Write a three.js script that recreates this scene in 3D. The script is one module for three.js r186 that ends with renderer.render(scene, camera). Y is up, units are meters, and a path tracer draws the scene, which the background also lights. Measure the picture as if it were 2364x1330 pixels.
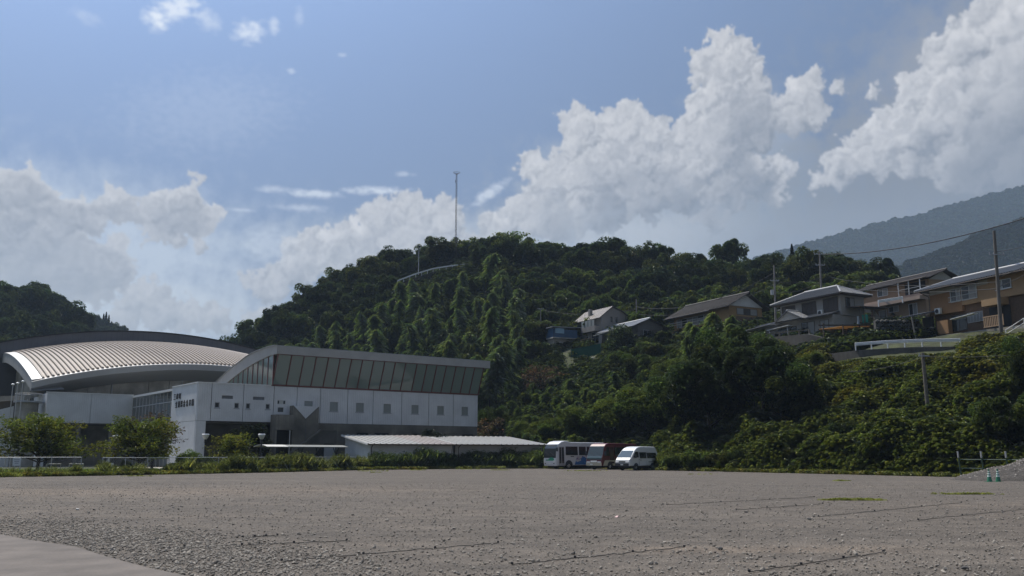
import * as THREE from 'three';
import { mergeGeometries } from 'three/addons/utils/BufferGeometryUtils.js';

// ---------- camera, sky, sun, exposure ----------
const scene = new THREE.Scene();
const F = 2087, PITCH = Math.atan(383 / 2087), EYE = 1.55;
const camera = new THREE.PerspectiveCamera(2 * Math.atan(665 / F) * 180 / Math.PI, 16 / 9, 0.1, 9000);
camera.position.set(0, EYE, 0);
camera.rotation.set(PITCH, 0, 0);
const renderer = new THREE.WebGLRenderer({ antialias: true });
renderer.toneMapping = THREE.LinearToneMapping;
renderer.toneMappingExposure = 1.12;
renderer.shadowMap.enabled = true;
renderer.shadowMap.type = THREE.PCFSoftShadowMap;

const SUN_AZ = -43, SUN_EL = 61;              // degrees right of the view, degrees up
const rad = Math.PI / 180;
const dirOf = (az, el) => new THREE.Vector3(Math.sin(az * rad) * Math.cos(el * rad), Math.sin(el * rad), -Math.cos(az * rad) * Math.cos(el * rad));
const sunDir = dirOf(SUN_AZ, SUN_EL);
const sun = new THREE.DirectionalLight(new THREE.Color(1, 0.92, 0.79), 5.0);
sun.name = 'sun';
sun.position.copy(sunDir).multiplyScalar(400).add(new THREE.Vector3(0, 0, -110));
sun.target.position.set(0, 0, -110);
sun.castShadow = true;
sun.shadow.mapSize.set(4096, 4096);
Object.assign(sun.shadow.camera, { left: -220, right: 220, top: 220, bottom: -220, near: 10, far: 1200 });
sun.shadow.radius = 1.2;
scene.add(sun, sun.target);
scene.fog = new THREE.FogExp2(new THREE.Color(0.6, 0.79, 1.0), 0.00019);

// ---------- small tools ----------
function rngOf(seed) { let a = seed >>> 0; return () => { a = (a + 0x6d2b79f5) | 0; let t = Math.imul(a ^ (a >>> 15), 1 | a); t = (t + Math.imul(t ^ (t >>> 7), 61 | t)) ^ t; return ((t ^ (t >>> 14)) >>> 0) / 4294967296; }; }
const clamp = (x, a = 0, b = 1) => Math.min(b, Math.max(a, x));
const lerp = (a, b, t) => a + (b - a) * t;
const smooth = (a, b, x) => { const t = clamp((x - a) / (b - a)); return t * t * (3 - 2 * t); };
const PERM = new Uint8Array(512); { const r = rngOf(7), p = [...Array(256).keys()]; for (let i = 255; i > 0; i--) { const j = Math.floor(r() * (i + 1)); [p[i], p[j]] = [p[j], p[i]]; } for (let i = 0; i < 512; i++) PERM[i] = p[i & 255]; }
const GR = new Float32Array(512); for (let i = 0; i < 256; i++) { GR[2 * i] = Math.cos(i * 2.399963); GR[2 * i + 1] = Math.sin(i * 2.399963); }
function noise(x, y) {   // gradient noise, about -0.7 .. 0.7
  const X = Math.floor(x), Y = Math.floor(y); x -= X; y -= Y;
  const u = x * x * x * (x * (x * 6 - 15) + 10), v = y * y * y * (y * (y * 6 - 15) + 10), a = X & 255, b = Y & 255, a1 = (X + 1) & 255, b1 = (Y + 1) & 255;
  const g = (i, j, dx, dy) => { const h = PERM[PERM[i] + j] * 2; return GR[h] * dx + GR[h + 1] * dy; };
  const p = g(a, b, x, y), q = g(a1, b, x - 1, y), r = g(a, b1, x, y - 1), s = g(a1, b1, x - 1, y - 1);
  return p + u * (q - p) + v * (r - p + u * (p - q - r + s));
}
function tileNoise(x, y, n) {   // the same, repeating every n cells
  const X = Math.floor(x), Y = Math.floor(y); x -= X; y -= Y;
  const m = (i) => ((i % n) + n) % n, u = x * x * x * (x * (x * 6 - 15) + 10), v = y * y * y * (y * (y * 6 - 15) + 10), a = m(X), b = m(Y), a1 = m(X + 1), b1 = m(Y + 1);
  const g = (i, j, dx, dy) => { const h = PERM[PERM[i & 255] + (j & 255)] * 2; return GR[h] * dx + GR[h + 1] * dy; };
  const p = g(a, b, x, y), q = g(a1, b, x - 1, y), r = g(a, b1, x, y - 1), s = g(a1, b1, x - 1, y - 1);
  return p + u * (q - p) + v * (r - p + u * (p - q - r + s));
}
const fbm = (x, y, o = 5, k = 0.5) => { let s = 0, a = 1; for (let i = 0; i < o; i++) { s += a * noise(x, y); x = x * 2.03 + 17.3; y = y * 2.03 - 9.1; a *= k; } return s; };
// a photograph position (2364 x 1330) and a distance ahead -> a place in the scene
const CP = Math.cos(PITCH), SP = Math.sin(PITCH);
function ray(px, py) { const u = (px - 1182) / F, v = (665 - py) / F; return new THREE.Vector3(u, v * CP + SP, -(CP - v * SP)); }
function P(px, py, D) { const r = ray(px, py); return r.multiplyScalar(-D / r.z).add(new THREE.Vector3(0, EYE, 0)); }
const XD = (px, D) => D * (px - 1182) / 2122;

// ---------- sky: air and clouds, computed for every direction ----------
function makeSky() {
  const W = 4096, H = 2048, K = W / 360, ROWS = Math.round(62 * K);
  const data = new Float32Array(W * H * 4);
  const zb = new Float32Array(W * ROWS), sh = new Float32Array(W * ROWS), kind = new Float32Array(W * ROWS);
  const r = rngOf(21);
  const azel = (px, py) => { const d = ray(px, py).normalize(); return [Math.atan2(d.x, -d.z) / rad, Math.asin(d.y) / rad]; };
  // each puff is a ball; balls spawn smaller balls on their rims
  function ball(az, el, z, R, back) {
    const cx = (90 + az) * K, cy = el * K, ce = Math.max(0.35, Math.cos(el * rad)), rr = R * K, rx = rr / ce;
    const x0 = Math.floor(cx - rx), x1 = Math.ceil(cx + rx), y0 = Math.max(0, Math.floor(cy - rr)), y1 = Math.min(ROWS - 1, Math.ceil(cy + rr));
    const lx = back ? -0.25 : -0.55, ly = 0.72, lz = back ? -0.25 : 0.3;
    for (let y = y0; y <= y1; y++) for (let x = x0; x <= x1; x++) {
      const dx = (x - cx) / rx, dy = (y - cy) / rr, d2 = dx * dx + dy * dy;
      if (d2 >= 1) continue;
      const nz = Math.sqrt(1 - d2), zz = z + R * nz, i = y * W + (((x % W) + W) % W);
      if (zz > zb[i]) { const w = clamp((zz - zb[i]) / (0.35 * R), 0, 1); const s = dx * lx + dy * ly + nz * lz; sh[i] = lerp(sh[i], s, zb[i] === 0 ? 1 : w); zb[i] = zz; kind[i] = back ? 1 : 0.0001; }
    }
  }
  function pile(az, el, z, R, level, back, up = 0.25) {
    ball(az, el, z, R, back);
    if (level <= 0 || R < 0.13) return;
    const n = level > 2 ? 9 : 8;
    for (let i = 0; i < n; i++) {
      const t = r() * Math.PI * 2, q = R * (0.55 + 0.42 * r()), k = 0.3 + 0.3 * r();
      const s = Math.sin(t);
      pile(az + Math.cos(t) * q / Math.max(0.4, Math.cos(el * rad)), el + s * q * (s < 0 ? 0.75 : 1) + up * R * 0.2, z + R * (0.15 + 0.5 * r()), R * k, level - 1, back, up);
    }
  }
  const puff = (px, py, rpx, level = 3, back = 0) => { const [a, e] = azel(px, py); pile(a, e, 1, rpx / 2140 / rad, level, back); };
  const list = (l, level, back) => l.forEach(([x, y, q]) => puff(x, y, q, level, back));
  // the tall cloud right of the middle, its spires and its broad foot
  list([[1330, 285, 30], [1340, 330, 45], [1440, 310, 55], [1500, 340, 50], [1370, 390, 62], [1450, 400, 60], [1290, 430, 52], [1240, 490, 48], [1160, 530, 40], [1080, 565, 36], [1600, 330, 48], [1550, 380, 55], [1640, 300, 60], [1690, 110, 38], [1665, 160, 48], [1710, 160, 40], [1690, 220, 60], [1650, 260, 45], [1720, 280, 70], [1760, 240, 35], [1850, 215, 40], [1830, 270, 40], [1870, 260, 34], [1790, 400, 34], [1660, 350, 62], [1600, 420, 46], [1500, 450, 40], [1700, 440, 40], [1780, 450, 30], [1640, 500, 36], [1230, 370, 22], [1225, 400, 26], [1940, 205, 14]], 3, 0);
  // the leaning bank of cloud at the right edge and beyond it
  list([[2345, 40, 62], [2270, 90, 52], [2210, 130, 46], [2175, 190, 50], [2260, 170, 60], [2120, 240, 46], [2070, 270, 36], [2170, 270, 52], [2030, 320, 46], [2090, 330, 48], [1985, 365, 40], [1930, 400, 32], [1890, 425, 20], [2010, 215, 13], [2040, 380, 34], [2400, 110, 60], [2460, 40, 70]], 3, 0);
  list([[2265, 190, 80], [2365, 170, 110], [2205, 275, 85], [2125, 335, 62], [2300, 310, 110], [2420, 290, 150], [2520, 150, 150], [2600, 330, 170]], 2, 0);
  list([[1390, 470, 70], [1480, 440, 70], [1570, 430, 70], [1300, 500, 60], [1680, 420, 66], [1640, 300, 50]], 2, 0);
  // the wedge behind the hill, left of the mast
  list([[880, 510, 38], [930, 500, 36], [980, 500, 34], [1030, 490, 26], [840, 545, 46], [920, 560, 60], [1000, 550, 48], [770, 560, 40], [720, 590, 40], [680, 620, 42], [620, 660, 40], [800, 600, 50]], 3, 0);
  // left: clouds against the light
  list([[430, 470, 34], [390, 490, 34], [360, 520, 36], [440, 510, 42], [480, 500, 26], [400, 535, 34], [455, 415, 13], [470, 560, 14], [260, 480, 32], [300, 490, 26], [150, 500, 38], [190, 505, 30], [30, 450, 46], [80, 480, 40], [20, 500, 40], [-40, 470, 60]], 3, 1);
  list([[70, 590, 42], [130, 575, 40], [180, 590, 36], [20, 610, 40], [250, 590, 30], [280, 620, 26], [200, 640, 60], [90, 650, 60], [-60, 600, 60], [290, 650, 14]], 3, 1);
  list([[320, 700, 34], [370, 720, 42], [430, 730, 36], [500, 740, 30], [290, 735, 30], [600, 740, 30]], 3, 0);
  // the same kind of weather all round, outside the frame
  for (let k = 0; k < 34; k++) {
    const az = 42 + k * 8.1 + r() * 4, el = 6 + r() * 16, R = 2.2 + r() * 3.2;
    for (let j = 0; j < 5; j++) pile(az + (r() - 0.5) * 10, el * (0.5 + 0.7 * r()), 1, R * (0.4 + 0.6 * r()), 2, 0);
  }
  for (let k = 0; k < 26; k++) pile(r() * 360, 34 + r() * 24, 1, 0.8 + r() * 1.6, 2, 0);
  // light is lost on the way through the cloud, coming from above left
  const dark = new Float32Array(W * ROWS), st = 5;
  for (let y = ROWS - 1; y >= 0; y--) for (let x = 0; x < W; x++) {
    const i = y * W + x; if (zb[i] === 0) continue;
    const yy = y + st, xx = (x - 2 + W) % W;
    if (yy < ROWS) { const j = yy * W + xx; dark[i] = zb[j] > 0 ? Math.min(1.6, dark[j] + 0.045) : dark[j] * 0.3; }
  }
  // soft copies, so that cloud bodies are round and their edges thin
  const blur = (a, n) => { const b = new Float32Array(a.length); for (let y = 0; y < ROWS; y++) { let s = 0; for (let x = -n; x <= n; x++) s += a[y * W + ((x + W) % W)]; for (let x = 0; x < W; x++) { b[y * W + x] = s / (2 * n + 1); s += a[y * W + ((x + n + 1) % W)] - a[y * W + ((x - n + W) % W)]; } } const c = new Float32Array(a.length); for (let x = 0; x < W; x++) { let s = 0; const at = (y) => b[clamp(y, 0, ROWS - 1) * W + x]; for (let y = -n; y <= n; y++) s += at(y); for (let y = 0; y < ROWS; y++) { c[y * W + x] = s / (2 * n + 1); s += at(y + n + 1) - at(y - n); } } return c; };
  const cov = new Float32Array(W * ROWS); for (let i = 0; i < cov.length; i++) cov[i] = zb[i] > 0 ? 1 : 0;
  const cov1 = blur(cov, 1), cov2 = blur(cov1, 11), shS = blur(sh, 1), darkS = blur(blur(dark, 7), 7), kindS = blur(kind, 8);
  const get = (a, x, y) => { const X = Math.floor(x), Y = clamp(Math.floor(y), 0, ROWS - 2), fx = x - X, fy = clamp(y - Y), m = (q) => ((q % W) + W) % W, i = Y * W, j = i + W; return lerp(lerp(a[i + m(X)], a[i + m(X + 1)], fx), lerp(a[j + m(X)], a[j + m(X + 1)], fx), fy); };
  // thin streaks high up: [px, py, half length, half width, tilt, strength]
  const wisps = [[720, 447, 60, 11, 0.02, 0.6], [860, 440, 75, 9, 0.05, 0.7], [630, 437, 35, 9, 0, 0.4], [1130, 445, 50, 14, 0.6, 0.55], [700, 480, 60, 9, 0, 0.35], [560, 485, 40, 4, 0, 0.3], [410, 15, 50, 28, 0.5, 0.75], [360, 45, 26, 22, -0.6, 0.8], [480, 45, 30, 22, -0.7, 0.4], [575, 72, 34, 24, 0.3, 0.65], [633, 60, 12, 20, 0, 0.45], [690, 40, 10, 22, 0, 0.25], [673, 165, 10, 6, 0, 0.5], [790, 127, 9, 5, 0, 0.45], [200, 40, 30, 14, -0.3, 0.22], [935, 402, 24, 6, 0, 0.35], [620, 560, 60, 40, 0, 0.3], [480, 260, 200, 90, 0.2, 0.12]].map(([x, y, a, b, t, s]) => { const c = azel(x, y), q = 1 / 2140 / rad; return [...c, a * q, b * q, t, s]; });
  // broad soft bodies of cloud: [px, py, half width, half height, strength, colour]
  const veils = [[1520, 440, 260, 95, 0.9, 0.38, 0.42, 0.49], [1330, 430, 120, 95, 0.8, 0.42, 0.46, 0.52], [1720, 330, 130, 110, 0.75, 0.36, 0.4, 0.47], [1820, 430, 160, 90, 0.7, 0.27, 0.32, 0.4], [2370, 190, 270, 180, 0.98, 0.36, 0.37, 0.41], [2170, 340, 210, 90, 0.92, 0.33, 0.345, 0.39], [1600, 520, 420, 100, 0.85, 0.27, 0.315, 0.38], [1350, 570, 430, 85, 0.85, 0.5, 0.535, 0.59], [2320, 430, 420, 190, 0.92, 0.185, 0.205, 0.25], [2000, 560, 380, 90, 0.8, 0.24, 0.27, 0.325], [2700, 300, 500, 320, 0.9, 0.21, 0.235, 0.28], [150, 600, 380, 170, 0.6, 0.74, 0.81, 0.88], [900, 580, 300, 70, 0.6, 0.52, 0.58, 0.65], [400, 720, 300, 60, 0.6, 0.62, 0.68, 0.74], [-500, 560, 420, 170, 0.6, 0.62, 0.7, 0.78]].map(([x, y, a, b, s, ...c]) => { const q = 1 / 2140 / rad; return [...azel(x, y), a * q, b * q, s, ...c]; });
  for (let row = 0; row < H; row++) {
    const el = ((row + 0.5) / H - 0.5) * 180, se = Math.sin(el * rad), ce = Math.cos(el * rad);
    for (let col = 0; col < W; col++) {
      const az = ((col + 0.5) / W - 0.25) * 360, o = (row * W + col) * 4;
      data[o + 3] = 1;
      if (el < -0.5) { data[o] = 0.3; data[o + 1] = 0.32; data[o + 2] = 0.34; continue; }
      const cg = clamp(se * sunDir.y + ce * Math.cos(SUN_EL * rad) * Math.cos((az - SUN_AZ) * rad), -1, 1), g = Math.acos(cg) / rad;
      const b = Math.min(2.2, 0.06 + 3.6 * Math.exp(-g / 23)), hz = Math.exp(-Math.max(0, el) / 9), sunny = Math.exp(-g / 30);
      let R = b * (0.37 + 0.1 * sunny), G = b * (0.56 + 0.09 * sunny), B = b * 1.0;
      const hb = 0.27 + 0.8 * sunny;
      R = lerp(R, hb * 0.92, hz * 0.75); G = lerp(G, hb * 1.05, hz * 0.75); B = lerp(B, hb * 1.2, hz * 0.75);
      if (el > 0 && el < 60) {
        const x = (90 + az) * K, y = el * K;
        // wind-torn edges: look the clouds up a little to the side
        const n1 = fbm(az * 0.9, el * 0.9, 3), n2 = fbm(az * 0.9 + 40, el * 0.9 + 7, 3), f1 = fbm(az * 4.2 + 3, el * 4.2, 3), f2 = fbm(az * 4.2 + 9, el * 4.2 + 31, 3);
        const wx = x + n1 * 8 + f1 * 2.6, wy = y + n2 * 8 + f2 * 2.6;
        const c1 = get(cov1, wx, wy), c2 = get(cov2, wx, wy);
        for (const v of veils) { const dx = (az - v[0]) * ce / v[2], dy = (el - v[1]) / v[3], q = dx * dx + dy * dy; if (q > 4) continue; const a = clamp(Math.exp(-q * q * 0.8) + 0.6 * (n1 + 0.35 * f1) * Math.exp(-q * 0.6), 0, 1) * v[4]; R = lerp(R, v[5], a); G = lerp(G, v[6], a); B = lerp(B, v[7], a); }
        if (c1 > 0.01 || c2 > 0.02) {
          const d = get(darkS, wx, wy), s = get(shS, wx, wy), kb = clamp(get(kindS, wx, wy) * 1.3);
          const fine = fbm(az * 2.6, el * 2.6 + 5, 4) * 0.16;
          let a = smooth(0.25, 0.8, c1 * 0.85 + c2 * 0.4 + fine * 0.6 - 0.08) * lerp(1, lerp(0.15, 1, smooth(10.5, 17, el + n1 * 3)), smooth(0, 5, az) * smooth(60, 45, az));
          let lit = 0.6 + 0.62 * (s - 0.12) + fine * 0.7;
          lit *= 1 - lerp(0.74, 0.42, kb) * smooth(0.04, 0.85, d);
          lit = clamp(lit + kb * (0.5 * (1 - smooth(0.4, 0.95, c2)) - 0.02), 0.04, 1.15);
          lit = lerp(lit, 0.82 + 0.25 * (lit - 0.5), kb * 0.22);
          const q = 0.86 + 0.9 * Math.exp(-g / 26), cr = lerp(0.17, 0.68, lit) * q, cgn = lerp(0.2, 0.68, lit) * q, cb = lerp(0.26, 0.7, lit) * q;
          // clouds low down are seen through more air
          const veil = lerp(0.35, 1, smooth(3, 13, el));
          a *= lerp(veil, 1, 0.35);
          R = lerp(R, lerp(hb * 0.95, cr, veil), a); G = lerp(G, lerp(hb * 1.02, cgn, veil), a); B = lerp(B, lerp(hb * 1.1, cb, veil), a);
        }
        for (const w of wisps) {
          const dx = (az - w[0]) * ce, dy = el - w[1]; if (Math.abs(dx) > 3 * w[2] + 1 || Math.abs(dy) > 3 * w[3] + 2) continue;
          const u = (dx * Math.cos(w[4]) + dy * Math.sin(w[4])) / w[2], v = (-dx * Math.sin(w[4]) + dy * Math.cos(w[4])) / w[3];
          const a = clamp(Math.exp(-u * u - v * v) * 1.3 + fbm(az * 1.7 + 11, el * 3.1, 4) * 0.9 * Math.exp(-0.5 * (u * u + v * v)) - 0.28, 0, 1) * w[5];
          R = lerp(R, 0.88, a); G = lerp(G, 0.93, a); B = lerp(B, 1.0, a);
        }
      }
      data[o] = R; data[o + 1] = G; data[o + 2] = B;
    }
  }
  const t = new THREE.DataTexture(data, W, H, THREE.RGBAFormat, THREE.FloatType);
  t.mapping = THREE.EquirectangularReflectionMapping; t.magFilter = THREE.LinearFilter; t.minFilter = THREE.LinearFilter; t.needsUpdate = true;
  return t;
}
scene.background = makeSky();
scene.environment = scene.background;

// ---------- naming and building ----------
const taken = {};
function numbered(name) { const n = taken[name] = (taken[name] ?? -1) + 1; return n ? name + '_' + String(n).padStart(3, '0') : name; }
function tag(o, label, category, group, kind) { o.userData = { label, category }; if (group) o.userData.group = group; if (kind) o.userData.kind = kind; return o; }
function thing(name, label, category, pos = [0, 0, 0], turn = 0, group) { const o = new THREE.Group(); o.name = numbered(name); scene.add(o); o.position.set(...pos); o.rotation.y = turn; return tag(o, label, category, group); }
function flat(g) { const k = g.index ? g.toNonIndexed() : g.clone(); for (const a of Object.keys(k.attributes)) if (!['position', 'normal', 'uv'].includes(a)) k.deleteAttribute(a); if (!k.attributes.uv) k.setAttribute('uv', new THREE.BufferAttribute(new Float32Array(k.attributes.position.count * 2), 2)); return k; }
function join(gs) { gs = Array.isArray(gs) ? gs : [gs]; return gs.length === 1 ? flat(gs[0]) : mergeGeometries(gs.map(flat)); }
function metreUV(g) {   // uv in metres, by the way each face points
  const p = g.attributes.position, n = g.attributes.normal, uv = g.attributes.uv;
  for (let i = 0; i < p.count; i += 3) {
    const ax = Math.abs(n.getX(i) + n.getX(i + 1) + n.getX(i + 2)), ay = Math.abs(n.getY(i) + n.getY(i + 1) + n.getY(i + 2)), az = Math.abs(n.getZ(i) + n.getZ(i + 1) + n.getZ(i + 2));
    for (let j = i; j < i + 3; j++) { const x = p.getX(j), y = p.getY(j), z = p.getZ(j); ay > ax && ay > az ? uv.setXY(j, x, z) : ax > az ? uv.setXY(j, z, y) : uv.setXY(j, x, y); }
  }
  return g;
}
function part(name, gs, mat, parent) { const m = new THREE.Mesh(metreUV(join(gs)), mat); m.name = parent === scene ? numbered(name) : name; parent.add(m); return m; }
function struct(name, gs, mat) { const m = part(name, gs, mat, scene); m.userData = { kind: 'structure' }; return m; }
function share(name, geo, mat, parent, x = 0, y = 0, z = 0, ry = 0) { const m = new THREE.Mesh(geo, mat); m.name = name; m.position.set(x, y, z); m.rotation.y = ry; parent.add(m); return m; }
function copyOf(o, label, pos, turn = 0, scale = 1) { const c = o.clone(); c.name = numbered(o.name.replace(/_\d{3}$/, '')); c.userData = { ...o.userData, label }; c.position.set(...pos); c.rotation.y = turn; Array.isArray(scale) ? c.scale.set(...scale) : c.scale.setScalar(scale); scene.add(c); return c; }
const bx = (w, h, d, x = 0, y = 0, z = 0, rx = 0, ry = 0, rz = 0) => { const g = new THREE.BoxGeometry(w, h, d); if (rz) g.rotateZ(rz); if (rx) g.rotateX(rx); if (ry) g.rotateY(ry); return g.translate(x, y, z); };
const span = (x0, x1, y0, y1, z0, z1) => bx(x1 - x0, y1 - y0, z1 - z0, (x0 + x1) / 2, (y0 + y1) / 2, (z0 + z1) / 2);
const cyl = (r0, r1, h, x = 0, y = 0, z = 0, n = 12, rx = 0, rz = 0) => { const g = new THREE.CylinderGeometry(r1, r0, h, n); if (rx) g.rotateX(rx); if (rz) g.rotateZ(rz); return g.translate(x, y, z); };
const V = (x, y, z) => new THREE.Vector3(x, y, z);
function bar(a, b, r, n = 6, r2 = r) { const d = b.clone().sub(a), g = new THREE.CylinderGeometry(r2, r, d.length(), n); g.applyQuaternion(new THREE.Quaternion().setFromUnitVectors(V(0, 1, 0), d.clone().normalize())); return g.translate((a.x + b.x) / 2, (a.y + b.y) / 2, (a.z + b.z) / 2); }
function beam(a, b, w, h) { const d = b.clone().sub(a), g = new THREE.BoxGeometry(w, h, d.length()); const m = new THREE.Matrix4().lookAt(b, a, V(0, 1, 0)); g.applyMatrix4(m); return g.translate((a.x + b.x) / 2, (a.y + b.y) / 2, (a.z + b.z) / 2); }
function prism(pts, z0, z1, holes = []) { const s = new THREE.Shape(pts.map(([x, y]) => new THREE.Vector2(x, y))); for (const h of holes) s.holes.push(new THREE.Path(h.map(([x, y]) => new THREE.Vector2(x, y)))); return new THREE.ExtrudeGeometry(s, { depth: z1 - z0, bevelEnabled: false, curveSegments: 1 }).translate(0, 0, z0); }
const rect = (x0, x1, y0, y1) => [[x0, y0], [x1, y0], [x1, y1], [x0, y1]];
// a sheet from rows of points, with thickness t downwards
function sheet(rows, t = 0) {
  const pos = [], n = rows[0].length, quad = (a, b, c, d) => { for (const v of [a, b, c, a, c, d]) pos.push(v.x, v.y, v.z); };
  const low = t ? rows.map((r) => r.map((v) => V(v.x, v.y - t, v.z))) : null;
  for (let i = 0; i + 1 < rows.length; i++) for (let j = 0; j + 1 < n; j++) { quad(rows[i][j], rows[i + 1][j], rows[i + 1][j + 1], rows[i][j + 1]); if (t) quad(low[i][j], low[i][j + 1], low[i + 1][j + 1], low[i + 1][j]); }
  if (t) {
    const m = rows.length - 1;
    for (let j = 0; j + 1 < n; j++) { quad(rows[0][j], rows[0][j + 1], low[0][j + 1], low[0][j]); quad(rows[m][j + 1], rows[m][j], low[m][j], low[m][j + 1]); }
    for (let i = 0; i < m; i++) { quad(rows[i + 1][0], rows[i][0], low[i][0], low[i + 1][0]); quad(rows[i][n - 1], rows[i + 1][n - 1], low[i + 1][n - 1], low[i][n - 1]); }
  }
  const g = new THREE.BufferGeometry(); g.setAttribute('position', new THREE.Float32BufferAttribute(pos, 3)); g.computeVertexNormals(); return g;
}

// ---------- materials ----------
function tex(size, fn, srgb = true, rep = 1) {   // fn(u, v, x, y) -> [r, g, b] or grey, 0..1
  const d = new Uint8Array(size * size * 4);
  for (let y = 0; y < size; y++) for (let x = 0; x < size; x++) { let c = fn(x / size, y / size, x, y); if (!Array.isArray(c)) c = [c, c, c]; const o = (y * size + x) * 4; for (let k = 0; k < 3; k++) d[o + k] = clamp(c[k]) * 255; d[o + 3] = 255; }
  const t = new THREE.DataTexture(d, size, size); t.wrapS = t.wrapT = THREE.RepeatWrapping; t.magFilter = t.minFilter = THREE.LinearFilter; if (srgb) t.colorSpace = THREE.SRGBColorSpace; t.repeat.set(rep, rep); t.needsUpdate = true; return t;
}
const tfbm = (u, v, n, o) => { let s = 0, a = 1; for (let i = 0; i < o; i++) { s += a * tileNoise(u * n, v * n, n); n *= 2; a *= 0.55; } return s; };
const mottle = tex(512, (u, v) => 0.93 + 0.05 * tfbm(u, v, 4, 6) + 0.03 * tfbm(u, v, 64, 2), true, 1 / 6);          // slight unevenness, 6 m
const stained = tex(512, (u, v) => { const s = tfbm(u * 1, v * 1, 3, 6), st = tileNoise(u * 40, v * 3, 40) * 0.5 + tileNoise(u * 90 - 40 * Math.floor(u), v * 2, 90) * 0.4; const k = 0.8 + 0.2 * s + 0.2 * st * smooth(-0.2, 0.5, s); return [k, k * 0.985, k * 0.95]; }, true, 1 / 7);   // weathered concrete with runs
const grainTex = tex(256, (u, v) => 0.8 + 0.2 * tileNoise(u * 4, v * 60, 60) + 0.1 * tfbm(u, v, 8, 4), true, 1 / 2);
const ribBump = tex(64, (u) => (u < 0.72 ? 1 : 0), false, 1 / 0.22); ribBump.repeat.set(1 / 0.22, 1);
const fineBump = tex(256, (u, v) => 0.5 + 0.5 * tfbm(u, v, 16, 4), false, 1 / 0.7);
const std = (c, rough = 0.8, o = {}) => new THREE.MeshStandardMaterial({ color: Array.isArray(c) ? new THREE.Color(...c) : c, roughness: rough, ...o });
const M = {
  white: std([0.66, 0.67, 0.68], 0.6, { map: mottle, bumpMap: ribBump, bumpScale: 0.015 }),
  whitePlain: std([0.64, 0.65, 0.65], 0.6, { map: mottle }),
  trim: std([0.62, 0.62, 0.61], 0.5),
  joint: std([0.09, 0.09, 0.1], 0.9),
  concrete: std([0.23, 0.22, 0.2], 0.9, { map: stained, bumpMap: fineBump, bumpScale: 0.004 }),
  concretePale: std([0.44, 0.43, 0.41], 0.85, { map: stained }),
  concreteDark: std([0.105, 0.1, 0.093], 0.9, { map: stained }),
  fascia: std([0.40, 0.39, 0.37], 0.75, { map: mottle }),
  bandMetal: std([0.13, 0.135, 0.155], 0.5, { map: mottle, metalness: 0.2 }),
  tanRoof: std([0.43, 0.365, 0.305], 0.6, { map: mottle }),
  tanRib: std([0.25, 0.21, 0.175], 0.6),
  steel: std([0.4, 0.4, 0.4], 0.5, { metalness: 0.3 }),
  greyPaint: std([0.30, 0.31, 0.32], 0.6),
  red: std([0.13, 0.035, 0.032], 0.5),
  dark: std([0.03, 0.03, 0.033], 0.8),
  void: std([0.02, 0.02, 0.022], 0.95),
  glass: std([0.02, 0.024, 0.026], 0.06, { metalness: 0 }),
  glassGreen: new THREE.MeshPhysicalMaterial({ color: new THREE.Color(0.33, 0.41, 0.37), roughness: 0.06, transmission: 0.5, thickness: 0, ior: 1.5 }),
  glassBlue: new THREE.MeshPhysicalMaterial({ color: new THREE.Color(0.5, 0.56, 0.6), roughness: 0.04, transmission: 1, thickness: 0, ior: 1.5 }),
  paneGrey: std([0.24, 0.255, 0.245], 0.2),
  blind: std([0.45, 0.46, 0.44], 0.9),
  aluminium: std([0.5, 0.5, 0.5], 0.4, { metalness: 0.5 }),
  inside: std([0.6, 0.61, 0.58], 0.95),
  timber: std([0.20, 0.13, 0.08], 0.85, { map: grainTex }),
  brownDark: std([0.06, 0.045, 0.035], 0.8),
  poleConcrete: std([0.22, 0.205, 0.19], 0.85, { map: mottle }),
  wire: std([0.03, 0.03, 0.03], 0.7),
  rubber: std([0.015, 0.015, 0.016], 0.9),
};

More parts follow.
